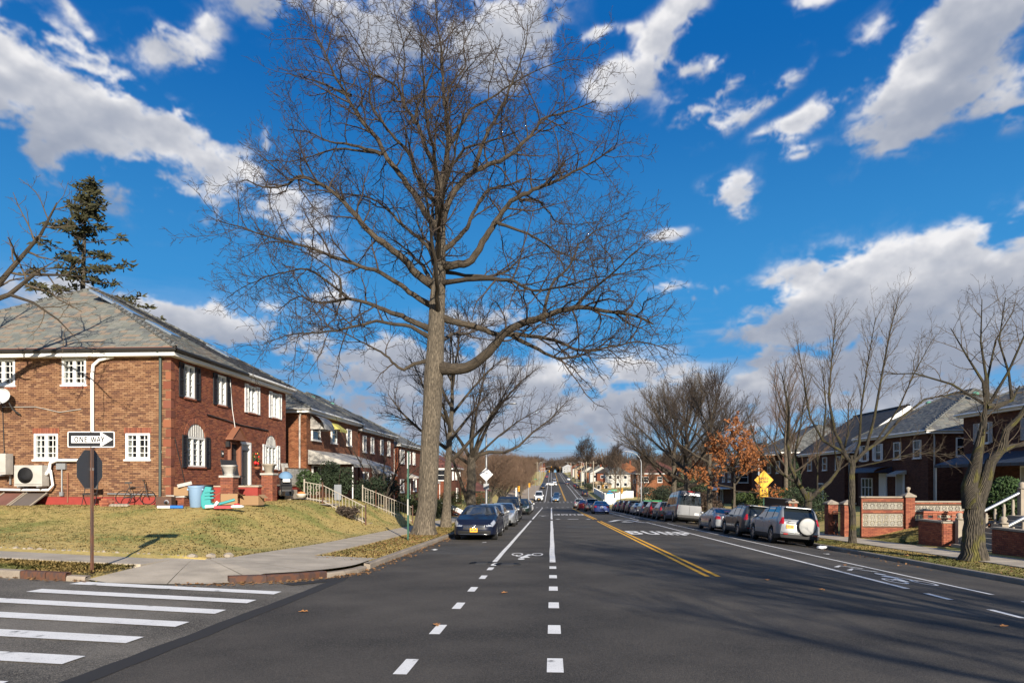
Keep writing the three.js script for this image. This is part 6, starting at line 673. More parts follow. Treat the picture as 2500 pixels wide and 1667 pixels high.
  for (const sg of [1, -1]) for (let i = 0; i < st.length - 1; i++) for (let j = 0; j < RWS - 1; j++) {
    const q = [[i, j], [i + 1, j], [i + 1, j + 1], [i, j + 1]], p = q.map(([a, b]) => pos(a, b, sg)), y = (p[0][1] + p[1][1] + p[2][1] + p[3][1]) / 4, s = (st[i] + st[i + 1]) / 2, b = G(cls(s, y, j, sg)), v = q.map(([a, c], k) => b.v(...p[k], ...nor(a, c, sg), p[k][2], p[k][1]));
    sg > 0 ? b.i.push(v[0], v[1], v[2], v[0], v[2], v[3]) : b.i.push(v[0], v[2], v[1], v[0], v[3], v[2]);
  }
  const cap = (end) => { // the nose and the tail
    const i = end ? st.length - 1 : 0, R = rings[i], n = 20, sgn = end ? -1 : 1, z0 = L / 2 - st[i], bulge = end ? (S.rear === 'van' ? 0.03 : 0.1) : 0.17, Y = [], NR = 14, y0 = R[0][1], y1 = R[15][1];
    const xAt = (y) => { for (let j = 0; j < 15; j++) if (R[j + 1][1] >= y) return lerp(R[j][0], R[j + 1][0], clamp((y - R[j][1]) / (R[j + 1][1] - R[j][1] || 1))); return 0; };
    const pt = (r, c) => { const y = lerp(y0, y1, r / NR), hw = r === NR ? R[11][0] : xAt(Math.min(y, R[11][1])), u = c / n * 2 - 1, k = (1 - u * u * u * u), low = end ? 0 : Math.sin(clamp((y - y0) / (y1 - y0)) * 3.14) * 0.03; return [u * hw, y, z0 + sgn * (bulge * k * (0.75 + 0.25 * Math.sin(r / NR * 3)) + low * k)]; };
    const nn = (r, c) => { const a = pt(Math.max(0, r - 1), c), b = pt(Math.min(NR, r + 1), c), d = pt(r, Math.max(0, c - 1)), e = pt(r, Math.min(n, c + 1)), u = [e[0] - d[0], e[1] - d[1], e[2] - d[2]], v = [b[0] - a[0], b[1] - a[1], b[2] - a[2]], m = nrm([u[1] * v[2] - u[2] * v[1], u[2] * v[0] - u[0] * v[2], u[0] * v[1] - u[1] * v[0]]); return m[2] * sgn < 0 ? m.map((q) => -q) : m; };
    for (let r = 0; r < NR; r++) for (let c = 0; c < n; c++) {
      const m = pt(r + 0.5, c + 0.5), ax = Math.abs(m[0]) / (W / 2), y = m[1], side = m[0] > 0 ? 'L' : 'R'; let k = 'body';
      if (!end) { if (ax > 0.52 && y > headY[0] && y < headY[1]) k = 'headlight' + side; else if (ax < 0.5 && y > headY[0] - (S.front === 'star' ? 0.12 : 0.2) && y < headY[1] - 0.03) k = 'grille'; else if (y < headY[0] - 0.16 && y > S.clr + 0.06 && ax < (S.front === 'star' ? 0.72 : 0.55)) k = 'intake'; else if (y < S.clr + 0.1) k = 'sill'; }
      else if (S.rear === 'van') { if (y > 1.38 && y < 2.05 && ax < 0.8) k = 'rear_window'; else if (y < 0.62) k = 'sill'; else if (ax > 0.86 && y > tailY[0] && y < tailY[1]) k = 'taillight' + side; }
      else { if (ax > 0.62 && y > tailY[0] && y < tailY[1]) k = 'taillight' + side; else if (y < S.clr + (type === 'sedan' ? 0.12 : 0.26)) k = 'sill'; }
      const b = G(k), v = [[r, c], [r, c + 1], [r + 1, c + 1], [r + 1, c]].map(([a, d]) => b.v(...pt(a, d), ...nn(a, d), 0, 0)); end ? b.i.push(v[0], v[2], v[1], v[0], v[3], v[2]) : b.i.push(v[0], v[1], v[2], v[0], v[2], v[3]);
    }
    if (!end) S.noseAt = (x, y) => { const r = clamp((y - y0) / (y1 - y0)) * NR, hw = xAt(Math.min(y, R[11][1])); return pt(r, (clamp(x / hw, -1, 1) + 1) / 2 * n)[2]; }; else S.tailAt = (x, y) => { const r = clamp((y - y0) / (y1 - y0)) * NR, hw = xAt(Math.min(y, R[11][1])); return pt(r, (clamp(x / hw, -1, 1) + 1) / 2 * n)[2]; };
  };
  cap(0); cap(1);
  const under = new MB().box(-W * 0.36, S.clr, -L / 2 + 0.15, W * 0.36, S.clr + 0.35, L / 2 - 0.2).box(-W * 0.44, S.clr + 0.02, -L / 2 + L - axle[1] + S.wr + 0.1, W * 0.44, S.clr + 0.3, L / 2 - axle[0] - S.wr - 0.1); for (const a of axle) under.box(-W * 0.37, 0.15, L / 2 - a - 0.1, W * 0.37, 0.35, L / 2 - a + 0.1).box(-W * 0.42, S.wr + 0.2, L / 2 - a - S.wr, W * 0.42, S.wr + 0.32, L / 2 - a + S.wr);
  groups.underbody = under;
  const sideX = (s, y) => { const P = ring(s); for (let j = 0; j < 15; j++) if (P[j + 1][1] >= y) return lerp(P[j][0], P[j + 1][0], clamp((y - P[j][1]) / (P[j + 1][1] - P[j][1] || 1))); return P[8][0]; };
  const seams = new MB(); for (const sg of [1, -1]) for (const s of S.rear === 'van' ? [1.15, 2.25, 3.6] : [S.ws[0] + 0.02, S.pil[0][0] + 0.03, S.pil[1][0] + 0.12]) { const yb = S.clr + 0.16, yt = lut(S.belt, s), pts = []; for (let k = 0; k <= 8; k++) { const y = lerp(yb, yt, k / 8); pts.push([sg * (sideX(s, y) - 0.0015), y, L / 2 - s]); } seams.tube(pts, 0.005, 4, false); } groups.door_seam = seams;
  const hn = new MB(); for (const sg of [1, -1]) for (const s of [S.pil[0][0] - 0.16, S.pil[1][0] - 0.1]) { const y = lut(S.belt, s) - 0.13, x = sideX(s, y); hn.cbox(sg * (x + 0.012), y, L / 2 - s, 0.03, 0.03, 0.2); } groups.door_handle = hn;
  const mi = new MB(); for (const sg of [1, -1]) { const s = S.ws[0] + 0.42, y = lut(S.belt, s) + 0.08, x = sideX(s, y - 0.1); mi.add(new THREE.SphereGeometry(0.5, 12, 8), trans(sg * (x + 0.13), y + 0.02, L / 2 - s).multiply(new THREE.Matrix4().makeScale(0.24, S.rear === 'van' ? 0.34 : 0.15, 0.13))).cbox(sg * (x + 0.02), y - 0.02, L / 2 - s, 0.1, 0.04, 0.06); } groups.mirror = mi;
  const wp = new MB(); for (const x of [-0.35, 0.3]) { const a = S.ws[0] + 0.02, b = S.ws[0] + 0.18; wp.tube([[x, lut(S.top, a) + 0.02, L / 2 - a], [x + 0.5, lut(S.top, b) + 0.015, L / 2 - b]], 0.01, 4); } groups.wiper = wp;
  if (type !== 'sedan') { const rr = new MB(), a = S.ws[1] + 0.2, b = S.type === 'van' ? a : L - 0.7; if (type !== 'van') for (const sg of [1, -1]) rr.tube([a, a + 0.15, (a + b) / 2, b - 0.1, b].map((s, k) => [sg * (ring(s)[12][0] - 0.02), ring(s)[12][1] + (k === 0 || k === 4 ? 0.0 : 0.06), L / 2 - s]), 0.018, 6); if (rr.i.length) groups.roof_rail = rr; }
  const out = Object.fromEntries(Object.entries(groups).map(([k, b]) => [k, b.geo()])); BODIES.set(type, out); return out;
}
function plateOn(t, x, y, z, face, m = PLATE) { const b = B1(-0.155, -0.078, 0, 0.155, 0.078, 0.012).to('licence_plate', m, t); b.position.set(x, y, z); if (face < 0) b.rotation.y = Math.PI; const ink = new MB(); for (const [k, w] of [0, 1, 2, 4, 5, 6, 7].entries()) ink.box(-0.118 + w * 0.031, -0.034, 0.0125, -0.097 + w * 0.031, 0.03, 0.0145); ink.to('plate_marks', PLATEINK, b); return b; }
function makeCar(type, paint, label, X, z, facing, o = {}) { // facing +1: nose to the camera
  const S = SPECS[type], g = bodyGeo(type), cat = type === 'van' ? 'van' : type === 'sedan' ? 'car' : 'SUV', name = o.name ?? (type === 'van' ? 'passenger_van' : type === 'sedan' ? 'sedan_car' : 'sport_utility_vehicle'), y = (dz, dx = 0) => roadY(X + dx, z + dz);
  const t = thing(name, label, o.cat ?? cat, [X, (y(1.35) + y(-1.35)) / 2, -z], facing > 0 ? o.turn ?? 0 : Math.PI + (o.turn ?? 0), o.group); t.rotation.order = 'YXZ'; t.rotation.x = (facing > 0 ? 1 : -1) * -Math.atan((y(-1.35) - y(1.35)) / 2.7); t.rotation.z = (facing > 0 ? 1 : -1) * Math.atan((y(0, 0.7) - y(0, -0.7)) / 1.4); if (o.cross) { t.rotation.set(0, o.cross, 0); }
  const mats = { body: paint, sill: type === 'sedan' ? paint : CARBLACK, trim: CARBLACK, windshield: CARGLASS, rear_window: CARGLASS, grille: CARBLACK, intake: CARBLACK, underbody: M.rubber, door_seam: CARBLACK, door_handle: o.plain ? CARBLACK : M.chrome, mirror: o.mirror ?? paint, wiper: CARBLACK, roof_rail: CARBLACK };
  for (const [k, geo] of Object.entries(g)) { if (o.plain && ['door_seam', 'door_handle', 'wiper'].includes(k)) continue; const base = k.replace(/[LR]$/, (c, i) => /(side_window|headlight|taillight)[LR]$/.test(k) ? '' : c); mesh(base, geo, mats[base] ?? (base === 'side_window' ? CARGLASS : base === 'headlight' ? LAMPGLASS : TAIL), t); }
  const [ty, rim, hub] = wheelGeo(S.wr), rimM = o.rim ?? M.alu; for (const a of [S.fo, S.fo + S.wb]) for (const sg of [1, -1]) { const w = mesh('wheel', hub, M.dark, t); w.position.set(sg * (S.W / 2 - 0.13), S.wr, S.L / 2 - a); mesh('tyre', ty, M.rubber, w); mesh('rim', rim, rimM, w); }
  const na = S.noseAt, ta = S.tailAt;
  if (o.detail === 'star') { // twin-bar grille with the ring and three-pointed star
    const gr = new MB(); for (const yy of [0.55, 0.605]) { const p = []; for (let k = -8; k <= 8; k++) { const x = k / 8 * 0.44; p.push([x, yy, na(x, yy) + 0.012]); } gr.tube(p, 0.011, 6); } gr.to('grille_bar', M.chrome, t);
    const zc = na(0, 0.58) + 0.03, st = new MB().add(new THREE.TorusGeometry(0.082, 0.011, 8, 28), trans(0, 0.575, zc)); for (let k = 0; k < 3; k++) { const a = k * 2.0944; st.tube([[0, 0.575, zc + 0.006], [Math.sin(a) * 0.078, 0.575 + Math.cos(a) * 0.078, zc]], [0.02, 0.004], 6); } st.to('star_emblem', M.chrome, t); new MB().tube([[0, 0.575, zc - 0.03], [0, 0.575, zc - 0.008]], 0.085, 24).to('emblem_backing', CARBLACK, t);
    const lip = []; for (let k = -8; k <= 8; k++) { const x = k / 8 * 0.6; lip.push([x, 0.265, na(x, 0.265) + 0.01]); } new MB().tube(lip, 0.008, 6).to('bumper_lip', M.chrome, t); plateOn(t, 0, 0.44, na(0, 0.44) + 0.012, 1);
    for (const sg of [1, -1]) { const d = new MB(); for (let k = 0; k < 3; k++) { const x = sg * (0.55 + k * 0.07), yy = 0.635 + k * 0.01; d.add(new THREE.SphereGeometry(0.028, 10, 8), trans(x, yy, na(x, yy) - 0.002)); } d.to('lamp_lens', M.chrome, t); }
    
  } else if (facing > 0) { plateOn(t, 0, S.front === 'star' ? 0.42 : 0.55, na(0, S.front === 'star' ? 0.42 : 0.55) + 0.012, 1); const gr = new MB(); for (let k = 0; k < 3; k++) { const yy = S.belt[0][1] - 0.12 + k * 0.07, p = []; for (let i = -6; i <= 6; i++) { const x = i / 6 * S.W * 0.24; p.push([x, yy, na(x, yy) + 0.008]); } gr.tube(p, 0.011, 5); } gr.to('grille_bar', M.chrome, t); new MB().add(new THREE.TorusGeometry(0.06, 0.01, 6, 20), trans(0, S.belt[0][1] - 0.05, na(0, S.belt[0][1] - 0.05) + 0.02)).to('emblem', M.chrome, t); }
  if (facing < 0 && !o.cross) { const py = S.rear === 'van' ? 0.72 : type === 'sedan' ? 0.78 : 0.8, px = o.plateX ?? 0; plateOn(t, px, py, ta(px, py) - 0.014, -1, o.plateM ?? PLATE); if (S.rear === 'suv') { const w = []; for (let k = -6; k <= 6; k++) { const x = k / 6 * S.W * 0.42; w.push([x, 0.56, ta(x, 0.56) - 0.015]); } new MB().tube(w, 0.03, 6).to('bumper_bar', paint, t); const sp = lut(S.top, S.rw[0]); new MB().cbox(0, sp + 0.015, -S.L / 2 + S.L - S.rw[0] - 0.05, S.W * 0.62, 0.03, 0.3, 0, 0.12).to('spoiler', paint, t); for (const sg of [1, -1]) B1(sg * 0.62 - 0.09, 0.46, 0, sg * 0.62 + 0.09, 0.51, 0.015).to('reflector', TAIL, t).position.set(0, 0, ta(sg * 0.62, 0.48) - 0.02); }
    else if (type === 'sedan') { B1(-0.2, 1.22, 0, 0.2, 1.25, 0.02).to('brake_light', TAIL, t).position.set(0, 0, -S.L / 2 + S.L - 3.75); const w = []; for (let k = -6; k <= 6; k++) { const x = k / 6 * S.W * 0.4; w.push([x, 0.34, ta(x, 0.34) - 0.012]); } new MB().tube(w, 0.014, 6).to('bumper_trim', M.chrome, t); }
    else { const d = new MB().box(-0.008, 0.62, 0, 0.008, 2.2, 0.01); d.to('door_seam', CARBLACK, t).position.set(0, 0, ta(0, 1.2) - 0.012); B1(-0.3, 2.38, 0, 0.3, 2.44, 0.03).to('brake_light', TAIL, t).position.set(0, 0, -S.L / 2 - 0.01); B1(-0.9, 0.42, 0, 0.9, 0.6, 0.12).to('rear_bumper', CARBLACK, t).position.set(0, 0, -S.L / 2 - 0.14); } }
  if (o.spare) { const z0 = ta(0, 0.88), x = -0.22, y0 = 0.86, sp = new MB().add(new THREE.LatheGeometry([[0, 0.2], [0.2, 0.2], [0.33, 0.185], [0.355, 0.15]].map((p) => new THREE.Vector2(...p)), 36).rotateX(-Math.PI / 2), trans(x, y0, z0 + 0.02)), ring = new MB().add(new THREE.LatheGeometry([[0.355, 0.16], [0.385, 0.15], [0.39, 0.08], [0.37, -0.02]].map((p) => new THREE.Vector2(...p)), 36).rotateX(-Math.PI / 2), trans(x, y0, z0 + 0.02)); sp.to('spare_wheel_cover', mat(0.32, 0.325, 0.32, 0.5), t); ring.to('spare_wheel', CARBLACK, t); new MB().cbox(0.42, 0.95, z0 - 0.01, 0.34, 0.03, 0.02).to('tailgate_handle', M.chrome, t); const sc = new MB(); sc.tube([[0.62, 1.1, z0 - 0.02], [0.5, 1.13, z0 - 0.02], [0.4, 1.1, z0 - 0.02]], 0.012, 5).cbox(0.5, 1.02, z0 - 0.012, 0.12, 0.03, 0.008); sc.to('sticker', M.black, t); }
  if (o.seam) { }
  return t;
}
const gl = 'cars parked nose to tail along the left kerb', gr_ = 'cars parked along the right kerb', gq = 'cars waiting at the crossing', gf = 'distant cars on the far slope';
makeCar('sedan', PAINT.navy, 'dark navy parked sedan with star emblem and twin-bar chrome grille', -3.15, 30.15, 1, { detail: 'star', group: gl, mirror: PAINT.black });
makeCar('sedan', PAINT.silver, 'silver grey sedan parked directly behind the navy sedan', -3.3, 36.6, 1, { group: gl });
makeCar('sedan', PAINT.silver, 'silver white sedan with large dark grille, parked before the black SUV', -3.1, 43.6, 1, { group: gl });
makeCar('bigsuv', PAINT.black, 'large black SUV parked between silver sedan and dark green SUV', -3.3, 52.5, 1, { group: gl });
makeCar('suv', PAINT.green, 'dark green SUV with orange plate parked past the speed hump', -3.15, 72.2, 1, { group: gl });
makeCar('sedan', PAINT.slate, 'dark slate sedan parked behind the dark green SUV', -3.2, 79, 1, { group: gl, plain: 1 });
makeCar('sedan', PAINT.white, 'white sedan last in the left row before the crossing', -3.2, 86, 1, { group: gl, plain: 1 });
makeCar('van', PAINT.white, 'white delivery van standing at the far kerb of the crossing', -3.1, 173, 1, { plain: 1, name: 'delivery_van' });
[[1.1, 170.5, PAINT.steel, 'light blue sedan first in the queue at the crossing'], [1.3, 177, PAINT.slate, 'dark sedan second in the queue at the crossing'], [1.4, 183.5, PAINT.navy, 'navy sedan third in the queue at the crossing'], [1.5, 190, PAINT.steel, 'steel blue sedan last in the queue at the crossing']].forEach(([X, z, p, l]) => makeCar('sedan', p, l, X, z, 1, { group: gq, plain: 1 }));
makeCar('suv', PAINT.silver, 'silver SUV with round spare wheel cover on its tailgate', 10.5, 31.9, -1, { spare: 1, plateX: 0.46, group: gr_, mirror: PAINT.silver });
makeCar('suv', PAINT.gun, 'dark gunmetal SUV parked ahead of the silver spare-wheel SUV', 10.45, 37.1, -1, { group: gr_ });
makeCar('sedan', PAINT.silver, 'silver sedan parked between the gunmetal SUV and the van', 10.45, 43.2, -1, { group: gr_ });
makeCar('van', PAINT.pewter, 'tall silver passenger van with dark rear windows', 10.4, 55.4, -1, { group: gr_, plateX: -0.55, plateM: PLATEW });
[['suv', PAINT.grey, 'grey SUV parked next ahead of the tall van'], ['suv', PAINT.maroon, 'dark maroon SUV between the grey and silver SUVs'], ['suv', PAINT.silver, 'silver SUV in the row of dark SUVs'], ['sedan', PAINT.silver, 'silver sedan between a silver SUV and a black SUV'], ['suv', PAINT.black, 'black SUV in the row before the bus shelter'], ['suv', PAINT.maroon, 'maroon SUV in the row before the bus shelter'], ['suv', PAINT.slate, 'slate blue SUV near the head of the row'], ['sedan', PAINT.black, 'black sedan at the head of the right-hand row']].forEach(([ty, p, l], k) => makeCar(ty, p, l, 10.4, 63.6 + k * 6.1, -1, { group: gr_, plain: k > 2 ? 1 : 0 }));
makeCar('sedan', PAINT.blue, 'bright blue sedan driving away in the right lane', 5.5, 77.4, -1, { group: gq, plateM: PLATEW });
makeCar('suv', PAINT.silver, 'silver SUV queuing just ahead of the blue sedan', 5.3, 90.4, -1, { group: gq, plain: 1 });
makeCar('sedan', PAINT.red, 'red sedan queuing ahead of the silver SUV', 4.7, 99.5, -1, { group: gq, plain: 1 });
makeCar('suv', PAINT.silver, 'silver SUV first in line at the stop line', 4.6, 114, -1, { group: gq, plain: 1 });
[['suv', PAINT.navy, 'dark SUV parked by the white fence past the crossing', 10, 206, -1], ['suv', PAINT.black, 'black SUV parked uphill past the white fence', 10, 266, -1], ['sedan', PAINT.maroon, 'maroon sedan parked uphill before the black SUV', 10.2, 290, -1], ['suv', PAINT.slate, 'slate SUV parked on the left of the far slope', -3.1, 262, 1], ['suv', PAINT.navy, 'navy SUV second in the left row of the far slope', -3.1, 275, 1], ['sedan', PAINT.silver, 'silver sedan third in the left row of the far slope', -3.1, 288, 1], ['sedan', PAINT.grey, 'grey sedan driving up the far slope', 7.4, 318, -1], ['sedan', PAINT.white, 'white sedan coming down the far slope', 1.7, 340, 1], ['suv', PAINT.silver, 'silver SUV coming down the far slope behind the white sedan', 1.8, 392, 1], ['sedan', PAINT.white, 'white sedan parked high on the far slope', 10.2, 405, -1], ['suv', PAINT.red, 'red SUV near the crest of the far slope', -3, 455, 1]].forEach(([ty, p, l, X, z, f]) => makeCar(ty, p, l, X, z, f, { group: gf, plain: 1 }));
makeCar('sedan', PAINT.white, 'white sedan turning across the far junction', 0.2, 305, 1, { cross: Math.PI / 2 - 0.2, plain: 1, group: gf });
console.log('cars');
// ---------------------------------------------------------------- signs and posts
{ // ONE WAY and the back of a STOP sign on a rusty post
  const X = -8.98, z = 12.85, y = groundY(X, z) - 0.05, t = thing('street_sign', 'ONE WAY arrow sign above the grey back of a stop sign on rusty post', 'street sign', [X, y, -z], 0.0575);
  new MB().box(-0.018, 0, -0.012, 0.018, 2.46, 0.006).box(-0.033, 0, -0.02, -0.018, 2.46, -0.008).box(0.018, 0, -0.02, 0.033, 2.46, -0.008).to('post', M.steel, t);
  const rr = (w, h, r) => { const s = new THREE.Shape(); s.moveTo(-w + r, -h); s.lineTo(w - r, -h); s.quadraticCurveTo(w, -h, w, -h + r); s.lineTo(w, h - r); s.quadraticCurveTo(w, h, w - r, h); s.lineTo(-w + r, h); s.quadraticCurveTo(-w, h, -w, h - r); s.lineTo(-w, -h + r); s.quadraticCurveTo(-w, -h, -w + r, -h); return s; };
  const put = (name, s, d, z0, m, dy = 0) => { const o = mesh(name, new THREE.ExtrudeGeometry(s, { depth: d, bevelEnabled: false }), m, t); o.position.set(0, 2.61 + dy, z0); return o; };
  put('sign_plate', rr(0.46, 0.155, 0.03), 0.004, 0.012, M.signWhite); put('sign_field', rr(0.442, 0.138, 0.022), 0.0015, 0.0162, M.signBlack);
  put('arrow', new THREE.Shape([[-0.385, -0.068], [0.19, -0.068], [0.175, -0.125], [0.215, -0.128], [0.425, 0], [0.215, 0.128], [0.175, 0.125], [0.19, 0.068], [-0.385, 0.068]].map((p) => new THREE.Vector2(...p))), 0.0015, 0.0179, M.signWhite);
  for (const [w, x] of [['ONE', -0.2], ['WAY', 0.13]]) { const g = textGeo(w, 0.108, 0.002); g.scale(0.84, 1, 1); mesh('lettering', g, M.signBlack, t).position.set(x, 2.61, 0.0196); }
  for (const yy of [0.148, -0.148]) new MB().tube([[0, 2.61 + yy, 0.016], [0, 2.61 + yy, 0.024]], 0.01, 8).to('bolt', M.galv, t);
  const oct = []; for (let k = 0; k < 8; k++) { const a = (k + 0.5) * Math.PI / 4; oct.push(new THREE.Vector2(Math.cos(a) * 0.4, Math.sin(a) * 0.4)); } const st = mesh('stop_plate', new THREE.ExtrudeGeometry(new THREE.Shape(oct), { depth: 0.004, bevelEnabled: false }), mat(0.075, 0.08, 0.09, 0.5, { metalness: 0.3 }), t); st.position.set(-0.038, 2.03, -0.005); st.rotation.y = Math.PI / 2 - 0.0575;
  new MB().cbox(0, 2.03, -0.02, 0.06, 0.05, 0.03).to('bracket', M.galv, t);
}
function diamond(t, y, zf, half, face, back, text) { const d = (h, z0, dep, m, n) => { const o = mesh(n, new THREE.ExtrudeGeometry(new THREE.Shape([[0, -h], [h, 0], [0, h], [-h, 0]].map((p) => new THREE.Vector2(...p))), { depth: dep, bevelEnabled: false }), m, t); o.position.set(0, y, z0); }; d(half, zf, 0.004, face, 'sign_plate'); if (text) { d(half * 0.955, zf + 0.0042, 0.0008, M.signBlack, 'sign_border'); d(half * 0.925, zf + 0.0052, 0.0008, face, 'sign_field'); } else if (back) d(half * 0.96, zf + 0.0042, 0.001, face, 'sign_field'); }
{
  const X = 13.0, z = 42.6, t = thing('speed_bump_sign', 'yellow diamond SPEED BUMP sign with 15 MPH plate beside parked cars', 'street sign', [X, groundY(X, z), -z], 0.12);
  pipe(t, 'post', [[0, 0, -0.03], [0, 3.5, -0.03]], 0.035, M.greenPaint); diamond(t, 3.1, 0.012, 0.6, M.signYellow, 0, true);
  for (const [s, yy] of [['SPEED', 3.19], ['BUMP', 2.99]]) mesh('lettering', textGeo(s, 0.145, 0.0015), M.signBlack, t).position.set(0, yy, 0.0185);
  B1(-0.26, 2.07, 0.02, 0.26, 2.6, 0.026).to('speed_plate', M.signYellow, t); mesh('lettering', textGeo('15', 0.24, 0.0015), M.signBlack, t).position.set(0, 2.4, 0.0265); mesh('lettering', textGeo('MPH', 0.1, 0.0015), M.signBlack, t).position.set(0, 2.16, 0.0265);
}
function lampPost(label, X, z, arm, o = {}) { const t = thing('street_lamp', label, 'street lamp', [X, groundY(X, z), -z], 0, o.group), H = o.h ?? 8.2; new MB().tube([[0, 0, 0], [0, 0.6, 0], [0, 0.65, 0], [0, H - 1.6, 0]], [0.14, 0.13, 0.095, 0.065], 8).to('pole', o.mat ?? M.galv, t); const p = [[0, H - 1.65, 0]]; for (let k = 1; k <= 8; k++) { const a = k / 8 * 1.45; p.push([arm * (1 - Math.cos(a)) * 2.1, H - 1.65 + Math.sin(a) * 1.7, 0]); } new MB().tube(p, taper(9, 0.06, 0.04), 8).to('arm', o.mat ?? M.galv, t); const e = p.at(-1); new MB().add(new THREE.SphereGeometry(0.5, 12, 8), trans(e[0] + arm * 0.3, e[1] - 0.02, 0).multiply(new THREE.Matrix4().makeScale(0.75, 0.16, 0.3))).to('lamp_head', M.galv, t); return t; }
{ const t = lampPost('silver street lamp on the left verge with a blank diamond sign back', -5.25, 55, 1, { h: 9.2 }); diamond(t, 3.5, 0.1, 0.56, mat(0.72, 0.73, 0.74, 0.4), true); B1(-0.22, 2.3, 0.1, 0.22, 2.75, 0.106).to('sign_plate', M.galv, t); }
lampPost('silver street lamp on the right verge among parked SUVs', 12.4, 95, -1, { h: 8.4 });
for (const [X, z] of [[12.6, 262], [12.6, 345], [12.6, 430], [12.6, 520], [-5.4, 300], [-5.4, 410]]) lampPost(X > 0 ? 'street lamp with curved arm on the right of the far slope' : 'street lamp with curved arm on the left of the far slope', X, z, X > 0 ? -1 : 1, { h: 10.5, group: 'street lamps up the far slope' });
{ const X = -5.4, z = 25.5, t = thing('sign_post', 'thin green square post standing in front of the oak trunk', 'post', [X, groundY(X, z), -z]); B1(-0.03, -0.1, -0.03, 0.03, 3.35, 0.03).to('post', M.greenPaint, t); B1(-0.006, 2.7, -0.15, 0.006, 3.3, 0.15).to('edge_on_sign', M.signWhite, t); B1(-0.031, 0.95, 0.0305, 0.02, 1.55, 0.033).to('sticker', M.whiteOld, t); }
// ---------------------------------------------------------------- railings and steps on the lawn bank
function railing(label, pts, h, group) { // pts: foot points [x, y, z]
  const t = thing('stair_railing', label, 'railing', pts[0], 0, group), q = pts.map((p) => [p[0] - pts[0][0], p[1] - pts[0][1], p[2] - pts[0][2]]), m = mat(0.46, 0.41, 0.34, 0.75, { map: T.plaster });
  for (const yy of [h, 0.1]) new MB().tube(q.map((p) => [p[0], p[1] + yy, p[2]]), 0.022, 6).to('rail', m, t);
  for (let k = 0; k < q.length - 1; k++) { const a = q[k], b = q[k + 1], l = Math.hypot(b[0] - a[0], b[2] - a[2]), n = Math.max(2, Math.round(l / 0.16)); for (let j = 0; j <= n; j++) { const f = j / n, x = lerp(a[0], b[0], f), y = lerp(a[1], b[1], f), z = lerp(a[2], b[2], f), post = j === 0 || (j === n && k === q.length - 2); B1(x - (post ? 0.03 : 0.011), y - 0.12, z - (post ? 0.03 : 0.011), x + (post ? 0.03 : 0.011), y + h + (post ? 0.14 : 0), z + (post ? 0.03 : 0.011)).to(post ? 'post' : 'baluster', post && k ? M.steel : m, t); }
    if (k === 0) for (const c of [0.3, 0.7]) { const x = lerp(a[0], b[0], c), z = lerp(a[2], b[2], c); new MB().add(new THREE.TorusGeometry(0.09, 0.01, 5, 14), trans(x, a[1] + h * 0.68, z)).add(new THREE.TorusGeometry(0.07, 0.01, 5, 14), trans(x, a[1] + h * 0.36, z)).to('scroll', m, t); } }
}
const yb = (X, z) => groundY(X, z);
function flight(label, X0, X1, z0, z1, n, ya, yb_) { const t = thing('steps', label, 'steps', [X0, 0, 0]); for (let k = 0; k < n; k++) { const x = (X1 - X0) * k / n, y = lerp(ya, yb_, (k + 1) / n); new MB().box(Math.min(x, (X1 - X0) * (k + 1) / n), y - 0.4, -z1, Math.max(x, (X1 - X0) * (k + 1) / n), y, -z0).to('step', M.concrete, t); } }
flight('concrete steps down the lawn bank between white railings', -11.1, -8.5, 32.5, 33.7, 6, yb(-11.3, 33) + 0.1, yb(-8.2, 33) + 0.02);
railing('rusty white scrolled railing beside the lawn steps', [[-11.9, yb(-11.9, 32.3), -32.3], [-11.0, yb(-11.0, 32.3) + 0.05, -32.3], [-8.9, yb(-8.6, 32.3) + 0.12, -32.3]], 0.85);
railing('white stair railing on the neighbouring bank, behind the oak', [[-11.2, yb(-11.2, 40), -40], [-10.4, yb(-10.4, 40), -40], [-8.2, yb(-8.2, 40) + 0.05, -40]], 0.9);
{ const b = new MB(), p = [[-12.6, 32.2], [-12.0, 32.6], [-11.1, 33.1]]; for (let k = 0; k < 2; k++) { const [xa, za] = p[k], [xb, zb] = p[k + 1]; b.quad([xa, yb(xa, za) + 0.05, -za + 0.55], [xb, yb(xb, zb) + 0.05, -zb + 0.55], [xb, yb(xb, zb) + 0.05, -zb - 0.55], [xa, yb(xa, za) + 0.05, -za - 0.55]); } b.quad([-12.7, 0.72, -30.4], [-10.6, 0.5, -31.9], [-10.6, 0.5, -33], [-12.7, 0.74, -32.6]); const o = b.to('garden_path', M.concrete); o.userData.kind = 'structure'; }
{ // stone edging along the lawn
  const r = rngOf(61), t = thing('lawn_edging', 'row of small pale stones edging the lawn along the side pavement', 'edging stones', [0, 0, 0]); for (let k = 0; k < 110; k++) { const X = -22 + k * 0.122 + r() * 0.03, z = 15.62 + r() * 0.05, s = 0.04 + r() * 0.035, g = new THREE.DodecahedronGeometry(s, 0); const c = mesh('stone', g, r() < 0.5 ? M.stone : M.kerb, t); c.position.set(X, sideL(X, z) + 0.03, -z); c.rotation.set(r() * 3, r() * 3, r() * 3); c.scale.set(1.2, 0.75, 1); } for (const [X, z] of [[-8.5, 15.7], [-8.2, 16.0], [-7.95, 16.4]]) { const c = mesh('stone', new THREE.DodecahedronGeometry(0.13, 0), M.stone, t); c.position.set(X, sideL(X, z) + 0.05, -z); c.scale.y = 0.6; c.rotation.y = X * 9; } }
